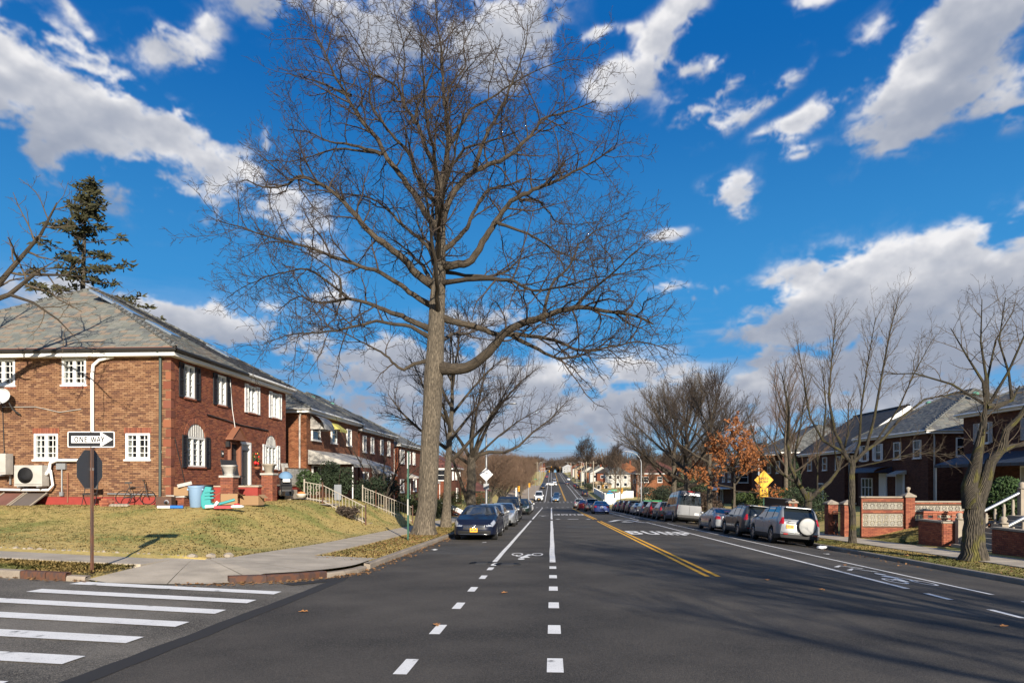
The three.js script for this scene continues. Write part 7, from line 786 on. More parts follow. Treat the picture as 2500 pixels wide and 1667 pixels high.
// ---------------------------------------------------------------- things along the side wall
function acUnit(label, X, y, w) { const t = thing('air_conditioner', label, 'air conditioner', [X, y, -26.02], 0, 'air conditioner units on the side wall'); B1(0, 0, -0.02, w, 0.82, 0.36).to('casing', M.whiteOld, t); const c = new MB(); for (let k = 1; k < 7; k++) c.add(new THREE.TorusGeometry(0.05 * k, 0.006, 4, 24), trans(w * 0.4, 0.42, 0.372)); c.to('fan_grille', M.dark, t); new MB().tube([[w * 0.4, 0.42, 0.361], [w * 0.4, 0.42, 0.363]], 0.32, 28).to('fan_opening', M.dark, t); B1(0.02, 0.06, 0.361, w - 0.02, 0.075, 0.366).to('panel_seam', M.dark, t); for (const x of [0.15, w - 0.2]) new MB().box(x, -0.06, -0.1, x + 0.05, 0, 0.4).box(x, -0.4, -0.12, x + 0.05, -0.06, -0.07).to('bracket', M.galv, t); return t; }
acUnit('white air conditioner unit beside the white pipe bend on the side wall', -21.1, 1.46, 1.15); acUnit('white air conditioner unit half hidden at the edge of the side wall', -22.55, 1.92, 1.1);
{ const t = thing('refrigerant_pipe', 'white plastic pipe bending from the air conditioner along the brick wall', 'pipe', [0, 0, -26.1]); pipe(t, 'pipe', [[-18.7, 2.48, 0.1], [-19.6, 2.48, 0.1], [-19.85, 2.38, 0.12], [-19.9, 2.1, 0.12], [-19.95, 1.9, 0.25]], 0.06, M.white); pipe(t, 'pipe', [[-23, 1.34, 0.15], [-21, 1.3, 0.15], [-19.9, 1.3, 0.15], [-19.75, 1.5, 0.12], [-19.85, 2.1, 0.12]], 0.05, M.white); }
{ const t = thing('satellite_dish', 'grey satellite dish on its arm at the left of the side wall', 'satellite dish', [-21.7, 4.75, -26.1]); const g = new THREE.SphereGeometry(0.6, 20, 8, 0, 6.283, 0, 0.62); const d = mesh('dish', g, mat(0.5, 0.51, 0.5, 0.5, { side: THREE.DoubleSide }), t); d.rotation.set(-1.95, 0, 0.25); d.position.set(0.2, 0.42, 0.95); pipe(t, 'arm', [[0.25, 0.15, 0.38], [0.38, -0.25, 0.25], [0.5, -0.45, 0.0]], 0.03, M.dark); pipe(t, 'feed_arm', [[0.25, -0.15, 0.42], [0.25, 0.1, 0.95]], 0.015, M.dark); }
{ const t = thing('cellar_hatch', 'sloping rusty steel cellar doors against the red wall base', 'cellar hatch', [-21.9, 0.55, -26.15]); for (let k = 0; k < 2; k++) { const x = k * 0.95; new MB().quad([x, 0.05, 1.1], [x + 0.92, 0.05, 1.1], [x + 0.92, 0.62, 0.05], [x, 0.62, 0.05]).to('door_leaf', k ? mat(0.12, 0.1, 0.09, 0.5) : mat(0.2, 0.09, 0.07, 0.6, { map: T.plaster }), t); for (const s of [0.02, 0.86]) new MB().tube([[x + s, 0.07, 1.1], [x + s, 0.64, 0.05]], 0.03, 6).to('frame_bar', M.stone, t); } B1(-0.05, -0.2, 0, 1.95, 0.05, 1.12).to('sill', M.kerb, t); }
{ const t = thing('folding_chair', 'black folding chair standing on the lawn below the white pipe', 'chair', [-17.8, groundY(-17.8, 25.4), -25.4], 0.3); for (const s of [-0.22, 0.22]) { pipe(t, 'leg', [[s, 0, 0.25], [s, 0.45, 0], [s, 0.88, -0.18]], 0.013, M.black, 6); pipe(t, 'leg', [[s, 0, -0.28], [s, 0.46, 0.16]], 0.013, M.black, 6); } new MB().cbox(0, 0.46, 0.0, 0.42, 0.04, 0.4, 0, 0.08).to('seat', M.black, t); new MB().cbox(0, 0.76, -0.15, 0.44, 0.22, 0.03, 0, -0.25).to('backrest', M.black, t); }
{ const t = thing('bicycle', 'small dark bicycle leaning on the red wall base by the drain pipe', 'bicycle', [-16.2, groundY(-16.2, 25.6), -25.75], 0.4), w = (x) => { const o = new MB().add(new THREE.TorusGeometry(0.27, 0.018, 6, 24), trans(x, 0.29, 0)); o.to('wheel', M.rubber, t); }; w(-0.42); w(0.42); new MB().tube([[-0.42, 0.29, 0], [-0.12, 0.3, 0], [0.3, 0.68, 0], [-0.22, 0.72, 0], [-0.12, 0.3, 0]], 0.02, 6).tube([[-0.42, 0.29, 0], [-0.22, 0.72, 0], [-0.25, 0.85, 0]], 0.015, 6).tube([[0.42, 0.29, 0], [0.28, 0.95, 0]], 0.02, 6).to('bicycle_frame', M.dark, t); new MB().cbox(-0.25, 0.87, 0, 0.24, 0.05, 0.12).to('saddle', M.black, t); pipe(t, 'handlebar', [[0.28, 0.95, -0.25], [0.3, 0.98, 0], [0.28, 0.95, 0.25]], 0.015, M.greenPaint, 6); }
{ const r = rngOf(71), t = thing('brick_rubble', 'small heap of old bricks and stones on the grass near the wall', 'rubble', [-17.0, groundY(-17, 25), -25.1]); for (let k = 0; k < 18; k++) { const b = mesh('brick', unitBrick, SH.red[k % 5], t); b.scale.set(0.2, 0.07, 5); b.position.set(r() * 0.5 - 0.2, Math.floor(k / 5) * 0.075, r() * 0.25); b.rotation.y = r() * 0.6; } for (let k = 0; k < 5; k++) { const g = mesh('rock', new THREE.DodecahedronGeometry(0.14, 0), M.stone, t); g.position.set(0.5 + k * 0.13, 0.04, 0.3); g.scale.y = 0.5; } }
// ---------------------------------------------------------------- clutter on the lawn before the porch
const lawnAt = (X, z) => [X, groundY(X, z), -z];
{ const t = thing('trash_bin', 'pale blue round plastic trash bin among cardboard boxes', 'trash bin', lawnAt(-13.05, 24.4)); new MB().add(new THREE.LatheGeometry([[0, 0], [0.21, 0], [0.26, 0.7], [0.29, 0.72], [0.29, 0.78], [0.25, 0.8], [0.24, 0.78], [0.2, 0.05]].map((p) => new THREE.Vector2(...p)), 24)).to('tub', mat(0.20, 0.31, 0.45, 0.5), t); for (const s of [-1, 1]) new MB().cbox(s * 0.28, 0.66, 0, 0.05, 0.06, 0.16).to('handle', mat(0.28, 0.43, 0.62, 0.5), t); }
function carton(label, X, z, y, w, h, d, ry, m, open) { const p = lawnAt(X, z), t = thing('cardboard_box', label, 'box', [p[0], p[1] + y, p[2]], ry); B1(-w / 2, 0, -d / 2, w / 2, h, d / 2).to('carton', m ?? M.card, t); new MB().cbox(0, h + 0.004, 0, 0.05, 0.004, d).to('tape', mat(0.5, 0.36, 0.2, 0.4), t); if (open) for (const s of [-1, 1]) new MB().cbox(s * (w / 2 + 0.1), h - 0.02, 0, 0.24, 0.006, d, 0, 0, s * -0.6).to('flap', m ?? M.card, t); return t; }
const dk = mat(0.09, 0.045, 0.03, 0.8);
carton('brown cardboard box under a tilted white printed box beside the blue bin', -13.9, 25.0, 0.42, 0.5, 0.32, 0.4, 0.2); { const t = carton('white printed box lying tilted on top of the box pile', -13.75, 24.9, 0.78, 0.5, 0.12, 0.32, 0.5, M.whiteOld); t.rotation.z = 0.25; }
{ const t = carton('dark brown box with round white print on the lawn', -14.15, 24.3, 0, 0.55, 0.4, 0.4, 0.15, dk); new MB().tube([[0.1, 0.2, 0.2], [0.1, 0.2, 0.204]], 0.09, 20).to('round_print', M.signWhite, t); new MB().tube([[0.1, 0.2, 0.2042], [0.1, 0.2, 0.205]], 0.055, 16).to('round_print', dk, t); }
carton('open tan cardboard box lying against the porch wall', -12.4, 25.6, 0.05, 0.6, 0.42, 0.45, 0.5, null, true); carton('long tan cardboard box on the porch edge behind the toy', -11.75, 26.2, 0.02, 0.8, 0.36, 0.4, -0.15, null, true); carton('flat tan box leaning on the dark printed box', -14.4, 24.9, 0.1, 0.4, 0.3, 0.3, -0.5);
{ const t = thing('black_pot', 'black plastic tub standing behind the blue bin', 'tub', [-13.4, groundY(-13.4, 25.6) + 0.3, -25.7]); new MB().add(new THREE.LatheGeometry([[0, 0], [0.26, 0], [0.3, 0.5], [0.33, 0.52], [0.28, 0.52]].map((p) => new THREE.Vector2(...p)), 20)).to('tub', M.black, t); }
{ // teal and red plastic toy thrown on the grass
  const t = thing('plastic_toy', 'teal toddler slide chair with red and white pieces lying on the lawn', 'toy', lawnAt(-12.05, 23.7), 0.3), teal = mat(0.015, 0.27, 0.27, 0.4), red = mat(0.55, 0.02, 0.03, 0.4), sh = new THREE.Shape([[0, 0], [0.3, -0.02], [0.42, 0.1], [0.24, 0.16], [0.2, 0.5], [0.26, 0.72], [0.08, 0.74], [-0.06, 0.4], [-0.05, 0.1]].map((p) => new THREE.Vector2(...p))); mesh('seat_shell', new THREE.ExtrudeGeometry(sh, { depth: 0.28, bevelEnabled: true, bevelSize: 0.02, bevelThickness: 0.02, bevelSegments: 2 }), teal, t).position.set(-0.3, 0.03, -0.1); for (let k = 0; k < 3; k++) new MB().cbox(-0.1, 0.38 + k * 0.12, 0.06, 0.3, 0.06, 0.36, 0, 0, 0.1).to('slat', teal, t); new MB().tube([[0, 0.12, 0.2], [0.35, 0.2, 0.25], [0.75, 0.32, 0.2]], 0.05, 8).to('arm', teal, t); new MB().tube([[-0.2, 0.08, 0.32], [0.1, 0.1, 0.35], [0.2, 0.25, 0.3]], 0.06, 8).to('white_tube', M.white, t); new MB().cbox(0.4, 0.07, 0.4, 0.6, 0.09, 0.3, 0.1).to('base', red, t); new MB().add(new THREE.SphereGeometry(0.5, 14, 8), trans(0.85, 0.08, 0.42).multiply(new THREE.Matrix4().makeScale(0.5, 0.14, 0.34))).to('scoop', M.white, t); new MB().add(new THREE.TorusGeometry(0.09, 0.025, 6, 16).rotateX(1.3), trans(0.86, 0.15, 0.44)).to('ring', red, t); }
{ const t = thing('play_tube', 'blue and white plastic tube lying on the grass by the brick stub', 'toy', lawnAt(-13.55, 23.75), 0.1); pipe(t, 'tube', [[-0.55, 0.06, 0], [-0.1, 0.06, 0]], 0.055, M.white); pipe(t, 'tube', [[-0.1, 0.065, 0], [0.35, 0.065, 0.02]], 0.06, mat(0.03, 0.16, 0.5, 0.4)); }
{ const t = thing('garden_bench', 'dark metal bench with slanted back on the porch beside the door', 'bench', [-14.1, 1.44, -29.6], 1.4); new MB().cbox(0, 0.42, 0, 1.1, 0.05, 0.42).to('seat', M.dark, t); new MB().cbox(0, 0.8, -0.22, 1.1, 0.7, 0.04, 0, -0.2).to('backrest', M.dark, t); for (const [x, z] of [[-0.5, 0.18], [0.5, 0.18], [-0.5, -0.18], [0.5, -0.18]]) B1(x - 0.02, 0, z - 0.02, x + 0.02, 0.42, z + 0.02).to('leg', M.dark, t); }
{ // stroller
  const t = thing('stroller', 'black baby stroller with pale blue canopy standing by the porch pier', 'stroller', [-12.3, 0.98, -31.0], 0.5), bl = mat(0.13, 0.24, 0.38, 0.8); for (const s of [-0.25, 0.25]) { pipe(t, 'frame', [[s, 0.1, 0.4], [s, 0.5, 0.05], [s, 1.0, -0.45]], 0.016, M.dark, 6); pipe(t, 'frame', [[s, 0.12, -0.4], [s, 0.5, 0.05]], 0.016, M.dark, 6); for (const z of [0.4, -0.4]) new MB().tube([[s - 0.03, 0.11, z], [s + 0.03, 0.11, z]], 0.11, 14).to('wheel', M.rubber, t); } pipe(t, 'handle', [[-0.25, 1.0, -0.45], [0, 1.02, -0.46], [0.25, 1.0, -0.45]], 0.02, M.black, 6); mesh('seat', new THREE.ExtrudeGeometry(new THREE.Shape([[0.3, 0.3], [0.05, 0.34], [-0.25, 0.85], [-0.18, 0.9], [0.1, 0.5], [0.32, 0.42]].map((p) => new THREE.Vector2(...p))), { depth: 0.44, bevelEnabled: false }).rotateY(-Math.PI / 2).translate(0.22, 0, 0), M.black, t); const cn = new THREE.SphereGeometry(0.33, 14, 8, 0, 6.283, 0, 1.3); const c = mesh('canopy', cn, bl, t); c.position.set(0, 0.78, -0.08); c.rotation.x = 0.35; new MB().cbox(0, 0.25, 0, 0.42, 0.12, 0.5).to('basket', M.dark, t); B1(-0.16, 0.62, 0.18, 0.16, 0.75, 0.24).to('blanket', M.white, t); }
{ // wreath on the door
  const t = thing('christmas_wreath', 'green christmas wreath with red bows and gold baubles on the white door', 'wreath', [-14.86, 2.75, -33.35], Math.PI / 2), r = rngOf(81), g = new MB(); for (let k = 0; k < 420; k++) { const a = r() * 6.283, R = 0.26 + (r() - 0.5) * 0.14, p = [Math.cos(a) * R, Math.sin(a) * R, 0.05 + r() * 0.08], b = r() * 6.28, c = 0.6 + r() * 0.7; g.color(0.025 * c, 0.085 * c, 0.022 * c); g.tri([p[0], p[1], p[2]], [p[0] + Math.cos(b) * 0.09, p[1] + Math.sin(b) * 0.09, p[2] + 0.05 * r()], [p[0] + Math.cos(b + 0.4) * 0.05, p[1] + Math.sin(b + 0.4) * 0.05, p[2]]); } g.to('greenery', new THREE.MeshStandardMaterial({ vertexColors: true, roughness: 0.8, side: THREE.DoubleSide }), t); for (const [a, m, s] of [[-1.2, 0, 0.08], [-2.2, 0, 0.09], [0.4, 0, 0.05], [1.2, 1, 0.035], [2, 0, 0.045], [2.8, 1, 0.035], [0, 1, 0.03], [-0.5, 1, 0.035], [-1.7, 1, 0.03]]) new MB().add(new THREE.SphereGeometry(s, 10, 8), trans(Math.cos(a) * 0.26, Math.sin(a) * 0.26, 0.14)).to(m ? 'bauble' : 'bow', m ? mat(0.7, 0.4, 0.08, 0.25, { metalness: 0.6 }) : mat(0.6, 0.015, 0.015, 0.5), t); new MB().add(new THREE.SphereGeometry(0.16, 12, 8, 0, 6.28, 1.57, 1.57), trans(0, -0.4, 0.16)).to('basket', mat(0.3, 0.1, 0.04, 0.8), t); }
{ const t = thing('wash_bowl', 'white bowl with orange cloth on the path below the white parapet', 'bowl', [-11.9, groundY(-11.9, 31.6) + 0.12, -31.9]); new MB().add(new THREE.LatheGeometry([[0, 0], [0.18, 0], [0.26, 0.16], [0.28, 0.17], [0.24, 0.16], [0.16, 0.03], [0, 0.03]].map((p) => new THREE.Vector2(...p)), 20)).to('bowl', M.white, t); new MB().add(new THREE.IcosahedronGeometry(0.16, 1), trans(0, 0.18, 0).multiply(new THREE.Matrix4().makeScale(1.2, 0.6, 1))).to('cloth', mat(0.5, 0.18, 0.05, 0.95), t); }
{ const t = thing('radiator_panel', 'pale grey radiator panel propped upright beside the shrubs', 'radiator', [-11.3, groundY(-11.3, 35), -35], 0.3); for (let k = 0; k < 6; k++) B1(k * 0.06, 0, 0, k * 0.06 + 0.048, 0.8, 0.09).to('fin', M.grey25 ??= mat(0.2, 0.22, 0.25, 0.6), t); }
{ const t = thing('porch_chair', 'white plastic chair leaning on the porch wall by the arched window', 'chair', [-13.8, 1.44, -35.2], 1.2); new MB().cbox(0, 0.42, 0, 0.5, 0.04, 0.46).to('seat', M.whiteOld, t); new MB().cbox(0, 0.78, -0.24, 0.48, 0.7, 0.03, 0, -0.25).to('backrest', M.whiteOld, t); for (const [x, z] of [[-0.2, 0.18], [0.2, 0.18], [-0.2, -0.18], [0.2, -0.18]]) B1(x - 0.02, 0, z - 0.02, x + 0.02, 0.41, z + 0.02).to('leg', M.whiteOld, t); }
// ---------------------------------------------------------------- shrubs
const SHRUBMAT = new THREE.MeshStandardMaterial({ vertexColors: true, roughness: 0.85, side: THREE.DoubleSide });
function shrub(label, X, z, rx, ry, rz, col, n, o = {}) { const r = rngOf(Math.round(X * 31 + z * 17) & 0xffff), t = thing(o.name ?? 'shrub', label, o.cat ?? 'shrub', [X, (o.y ?? groundY(X, z)) - 0.05, -z], 0, o.group), f = new MB(), s = new MB(), ls = o.leaf ?? 0.07; for (let k = 0; k < 9; k++) { const a = r() * 6.28; s.tube([[0, 0, 0], [Math.cos(a) * rx * 0.3, ry, Math.sin(a) * rz * 0.3], [Math.cos(a) * rx * 0.7, ry * 1.6, Math.sin(a) * rz * 0.7]], [0.03, 0.02, 0.008], 4, false); }
  const lobes = Array.from({ length: 10 }, () => { const a = r() * 6.28, e = r(); return [Math.cos(a) * rx * 0.5, ry * (0.55 + e * 0.9), Math.sin(a) * rz * 0.5, 0.4 + r() * 0.3]; }); for (let k = 0; k < n; k++) { const L = lobes[k % 10], a = r() * 6.28, u = r() * 2 - 1, q = Math.sqrt(1 - u * u), d = 0.55 + 0.45 * r() ** 0.5, p = o.round ? [Math.cos(a) * q * rx * d, ry + u * ry * d, Math.sin(a) * q * rz * d] : [L[0] + Math.cos(a) * q * rx * L[3] * d, Math.max(0.03, L[1] + u * ry * L[3] * d), L[2] + Math.sin(a) * q * rz * L[3] * d], b = r() * 6.28, e = (r() - 0.3) * 2, v = [Math.cos(b) * Math.cos(e), Math.sin(e), Math.sin(b) * Math.cos(e)], w = perp(v, r() * 6), l = ls * (0.6 + r() * 0.8), c = 0.55 + r() * 0.8; f.color(col[0] * c, col[1] * c, col[2] * c); f.quad([p[0] - v[0] * l, p[1] - v[1] * l, p[2] - v[2] * l], [p[0] + w[0] * l * 0.45, p[1] + w[1] * l * 0.45, p[2] + w[2] * l * 0.45], [p[0] + v[0] * l, p[1] + v[1] * l, p[2] + v[2] * l], [p[0] - w[0] * l * 0.45, p[1] - w[1] * l * 0.45, p[2] - w[2] * l * 0.45]); }
  s.to('stems', M.twig, t); if (n) f.to('foliage', SHRUBMAT, t); return t; }
shrub('dense dark evergreen shrub at the gap between the first two houses', -12.2, 38.4, 1.0, 1.15, 1.0, [0.02, 0.035, 0.014], 4200); shrub('small broad-leaved evergreen at the porch corner', -12.4, 34.2, 0.6, 0.75, 0.6, [0.04, 0.07, 0.02], 1500); shrub('tall dark evergreen under the white porch canopy', -11.6, 43.5, 1.2, 1.25, 1.2, [0.016, 0.03, 0.012], 3800); shrub('dark evergreen mass beside the canopy posts', -11.9, 48, 1.3, 1.2, 1.4, [0.02, 0.032, 0.014], 3000); shrub('olive evergreen bush behind the oak trunk', -9.4, 46.5, 1.3, 0.9, 1.4, [0.045, 0.06, 0.02], 3000); shrub('low brown bramble on the bank beside the scrolled railing', -9.6, 31.9, 0.6, 0.35, 0.5, [0.05, 0.035, 0.025], 700); shrub('clipped hedge on the bank behind the navy sedan', -8.8, 52, 1.3, 0.75, 3.2, [0.045, 0.055, 0.018], 4200); shrub('yellow-green bush before the red-roofed brick house', -9.5, 66, 1.5, 1.1, 1.6, [0.07, 0.085, 0.025], 3000); shrub('dark bush by the gazebo past the diamond sign', -9, 88, 1.6, 1.2, 1.8, [0.03, 0.045, 0.02], 2200);
shrub('rounded clipped evergreen behind the stone stair posts', 19.6, 30.6, 0.85, 1.05, 0.85, [0.03, 0.062, 0.014], 5200, { round: 1 }); shrub('clipped cone evergreen behind the silver sedan', 16.4, 56, 0.8, 1.3, 0.8, [0.05, 0.075, 0.016], 3200, { round: 1 }); shrub('clipped globe evergreen beside the van', 16.2, 59, 0.9, 1.2, 0.9, [0.045, 0.07, 0.016], 3000, { round: 1 }); shrub('leafy green bush below the orange oak', 16.2, 50.5, 1.2, 1.4, 1.2, [0.045, 0.065, 0.018], 3400); shrub('dark evergreen bush behind the speed bump sign', 16.8, 46, 1.5, 1.3, 1.5, [0.022, 0.038, 0.014], 3800); shrub('narrow dark cypress beside the dim brick house', 19.6, 56.5, 0.6, 2.2, 0.6, [0.02, 0.04, 0.014], 3000, { round: 1 }); shrub('big dark conifer bush behind the row of parked SUVs', 17, 84, 2.6, 3.4, 2.6, [0.025, 0.04, 0.016], 5200, { leaf: 0.12 }); shrub('brown leafless hedge above the parked SUVs', 16, 72, 1.6, 1.4, 4, [0.07, 0.045, 0.03], 4200, { leaf: 0.1 }); shrub('dark evergreen hedge by the green bin', 16.5, 108, 2.6, 2, 4, [0.025, 0.035, 0.018], 3600, { leaf: 0.14 }); shrub('round dark bush at the corner of the white fence', 13.6, 242, 2.2, 1.6, 4, [0.03, 0.04, 0.02], 1600, { leaf: 0.2 });
// ---------------------------------------------------------------- walls, piers and stairs across the avenue
const blockG = (() => { const b = new MB(), s = 0.145, d = 0.045; b.box(-s, -s, -d, -s + 0.02, s, d).box(s - 0.02, -s, -d, s, s, d).box(-s + 0.02, s - 0.02, -d, s - 0.02, s, d - 0.001).box(-s + 0.02, -s, -d, s - 0.02, -s + 0.02, d - 0.001); for (let k = 0; k < 4; k++) b.cbox(0, 0, 0, 0.018, k % 2 ? 0.36 : 0.26, 2 * d - 0.006 - k * 0.002, 0, 0, k * Math.PI / 4); b.tube([[0, 0, -d], [0, 0, d]], 0.03, 8); return b.geo(); })();
const blockM = [mat(0.52, 0.48, 0.4, 0.9), mat(0.48, 0.44, 0.37, 0.9), mat(0.56, 0.52, 0.44, 0.9)];
function screenWall(label, X0, X1, z, y0, top, rows, ry = 0, group) { // brick courses with rows of pierced blocks; rows: heights above y0 of block row centres
  const L = Math.abs(X1 - X0), t = thing('garden_wall', label, 'garden wall', [X0, y0, -z], ry, group), H = top - y0, opens = []; for (const rc of rows) opens.push({ x: 0.06, y: rc - 0.15, w: L - 0.12, h: 0.3 });
  brickWall(t, L, H, opens, [0, 0, 0.08], 0, { palette: PAL.orange, shades: SH.orange, mortar: M.mortar, seed: Math.round(X0 * 7 + z), thick: 0.15, single: 120, name: 'brick_courses' });
  B1(-0.03, H, -0.1, L + 0.03, H + 0.06, 0.11).to('coping', M.stone, t); const n = Math.floor((L - 0.12) / 0.295); for (const rc of rows) for (let k = 0; k < n; k++) { const b = mesh('screen_block', blockG, blockM[(k * 7 + Math.round(rc * 10)) % 3], t); b.position.set(0.06 + (k + 0.5) * (L - 0.12) / n, rc, 0.0); } return t; }
screenWall('brick wall with three rows of cream pierced blocks, taller part by the finial pier', 15.25, 17.3, 34.6, -1.15, 0.82, [0.72, 1.02, 1.56]); screenWall('lower brick wall with two rows of cream pierced blocks', 17.75, 21.6, 34.6, -0.7, 0.6, [0.55, 0.98]);
const gp = 'brick piers with pyramid caps across the avenue';
brickPier('gate_pier', 'tall brick pier with stone finial between the two pierced block walls', 17.52, 34.6, 0.42, 1.75, -0.9, 'pyramid', 'orange', { group: gp, single: 60 }); { const t = thing('stone_finial', 'small stone urn finial on top of the tall brick pier', 'finial', [17.52, 1.06, -34.6]); new MB().add(new THREE.LatheGeometry([[0, 0], [0.08, 0], [0.05, 0.08], [0.11, 0.2], [0.09, 0.26], [0, 0.3]].map((p) => new THREE.Vector2(...p)), 14)).to('urn', M.stone, t); }
brickPier('gate_pier', 'brick gate pier nearest the slender tree, lit on its front', 14.95, 35.4, 0.5, 1.75, -1.3, 'pyramid', 'orange', { group: gp, single: 80 }); brickPier('gate_pier', 'brick gate pier behind the garden gate', 14.95, 37.4, 0.5, 1.75, -1.36, 'pyramid', 'orange', { group: gp, single: 30 }); brickPier('gate_pier', 'brick pier at the far end of the shaded street wall', 14.95, 43.4, 0.5, 1.75, -1.5, 'pyramid', 'orange', { group: gp, single: 0 });
{ const t = thing('garden_gate', 'black iron garden gate between two brick piers', 'gate', [14.95, -1.28, -37.1]); for (let k = 0; k < 10; k++) B1(-0.01, 0.08, k * 0.14, 0.01, 1.35, k * 0.14 + 0.02).to('bar', M.black, t); for (const y of [0.2, 1.2]) B1(-0.012, y, 0, 0.012, y + 0.04, 1.42).to('rail', M.black, t); }
{ const t = screenWall('shaded street wall with pierced blocks running on from the gate', 15.03, 20.5, 37.75, -1.45, 0.42, [0.75, 1.05], Math.PI / 2); t.position.set(14.95, -1.45, -43.1); t.rotation.y = -Math.PI / 2; t.position.z = -43.1 ; t.rotation.y = Math.PI / 2; }
function plainWall(label, X, y, z, L, H, ry, single, seed) { const t = thing('brick_garden_wall', label, 'garden wall', [X, y, -z], ry); brickWall(t, L, H, [], [0, 0, 0], 0, { palette: PAL.orange, shades: SH.orange, mortar: M.mortar, seed, thick: 0.22, single, name: 'brick_face', bw: 0.2, bh: 0.06 }); B1(-0.03, H, -0.28, L + 0.03, H + 0.07, 0.04).to('coping', M.stone, t); B1(0.01, 0, -0.27, L - 0.01, H - 0.01, -0.2).to('backing', M.mortar, t); return t; }
plainWall('low brick wall face in sun beside the stair opening, tree shadow on it', 15.42, -1.05, 27.8, 3.6, 1.05, 0, 300, 5); plainWall('shaded end of the low brick wall along the pavement', 15.4, -1.05, 29.6, 1.75, 1.05, -Math.PI / 2, 90, 6).position.z = -29.58; plainWall('long shaded brick retaining wall along the pavement behind the gnarled tree', 15.4, -0.98, 24.8, 9.5, 0.98, -Math.PI / 2, 300, 7);
{ // stone stair with posts, balusters and handrails
  const t = thing('stone_stairs', 'stone front stairs with ball-topped posts and sloping grey handrails', 'stairs', [15.6, -0.95, -26.3]); for (let k = 0; k < 8; k++) B1(k * 0.3, -0.2, -1.3, 3.4, (k + 1) * 0.16, 1.2).to('step', M.stone, t);
  const post = (x, z, y, h) => { B1(x - 0.11, y, z - 0.11, x + 0.11, y + h, z + 0.11).to('post', M.stone, t); new MB().add(new THREE.LatheGeometry([[0, 0], [0.15, 0], [0.15, 0.05], [0.08, 0.08], [0.13, 0.17], [0.08, 0.26], [0, 0.28]].map((p) => new THREE.Vector2(...p)), 14), trans(x, y + h, z)).to('ball_cap', M.stone, t); }; post(0.35, 1.25, 0, 1.1); post(2.7, 1.25, 1.15, 1.15); post(0.35, -1.35, 0, 1.1); post(2.7, -1.35, 1.15, 1.15);
  for (const z of [1.25, -1.35]) { new MB().tube([[0.35, 0.95, z], [2.7, 2.2, z]], 0.06, 6).to('handrail', M.galv, t); for (let k = 1; k < 7; k++) { const x = 0.35 + k * 0.335, y = k * 0.178 + 0.1; new MB().add(new THREE.LatheGeometry([[0.04, 0], [0.07, 0.12], [0.045, 0.25], [0.065, 0.5], [0.04, 0.72]].map((p) => new THREE.Vector2(...p)), 10), trans(x, y, z)).to('baluster', M.stone, t); } } }
{ const t = thing('lattice_brick_wall', 'openwork red brick parapet behind the low sunlit wall', 'garden wall', [16.3, -0.25, -31]); for (let j = 0; j < 5; j++) for (let k = 0; k < 16; k++) { if (j % 2 && k % 2) continue; const b = mesh('brick', unitBrick, SH.orange[(j + k) % 4], t); b.scale.set(0.19, 0.085, 5); b.position.set(k * 0.2, j * 0.1, 0.1); } B1(-0.02, 0.5, 0.0, 3.2, 0.58, 0.16).to('coping', M.orangeCoping ??= mat(0.35, 0.12, 0.07, 0.9), t); }
{ const g = new THREE.IcosahedronGeometry(0.16, 2), p = g.attributes.position; for (let k = 0; k < p.count; k++) { const q = 0.6 + 0.7 * noise3(p.getX(k) * 14 + 3, p.getY(k) * 14, p.getZ(k) * 14); p.setXYZ(k, p.getX(k) * q * 1.4, (p.getY(k) + 0.1) * q * 0.5, p.getZ(k) * q); } g.computeVertexNormals(); const o = mesh('plastic_bag', g, mat(0.6, 0.61, 0.63, 0.35)); o.position.set(...at(10.95, 28.4, 0.03)); tag(o, 'crumpled white plastic bag on the asphalt behind the spare-wheel SUV', 'plastic bag'); }
{ const t = thing('picket_fence', 'low black picket fence with white rail behind the silver sedan', 'fence', [15.1, groundY(15.1, 48), -46]); for (let k = 0; k < 34; k++) B1(-0.012, 0, -k * 0.2 - 0.02, 0.012, 0.9, -k * 0.2).to('picket', M.black, t); B1(-0.03, 0.82, -6.8, 0.03, 0.92, 0.05).to('rail', M.white, t); B1(-0.025, 0.12, -6.8, 0.025, 0.17, 0.05).to('rail', M.black, t); }
for (const [X, z, l] of [[-2.6, 26.4, 'scrap of white paper on the asphalt before the navy sedan'], [-3.9, 22.6, 'white paper scrap in the gutter by the long kerb'], [9.6, 24.4, 'pale paper scrap lying in the right bike lane']]) { const g = new THREE.PlaneGeometry(0.2, 0.14, 4, 3); g.rotateX(-Math.PI / 2); const p = g.attributes.position; for (let k = 0; k < p.count; k++) p.setY(k, 0.012 + 0.03 * noise3(p.getX(k) * 30 + z, 1, p.getZ(k) * 30)); g.computeVertexNormals(); const o = mesh('paper_scrap', g, mat(0.6, 0.6, 0.58, 0.9, { side: THREE.DoubleSide })); o.position.set(...at(X, z)); o.rotation.y = z; tag(o, l, 'litter'); }
console.log('furniture');
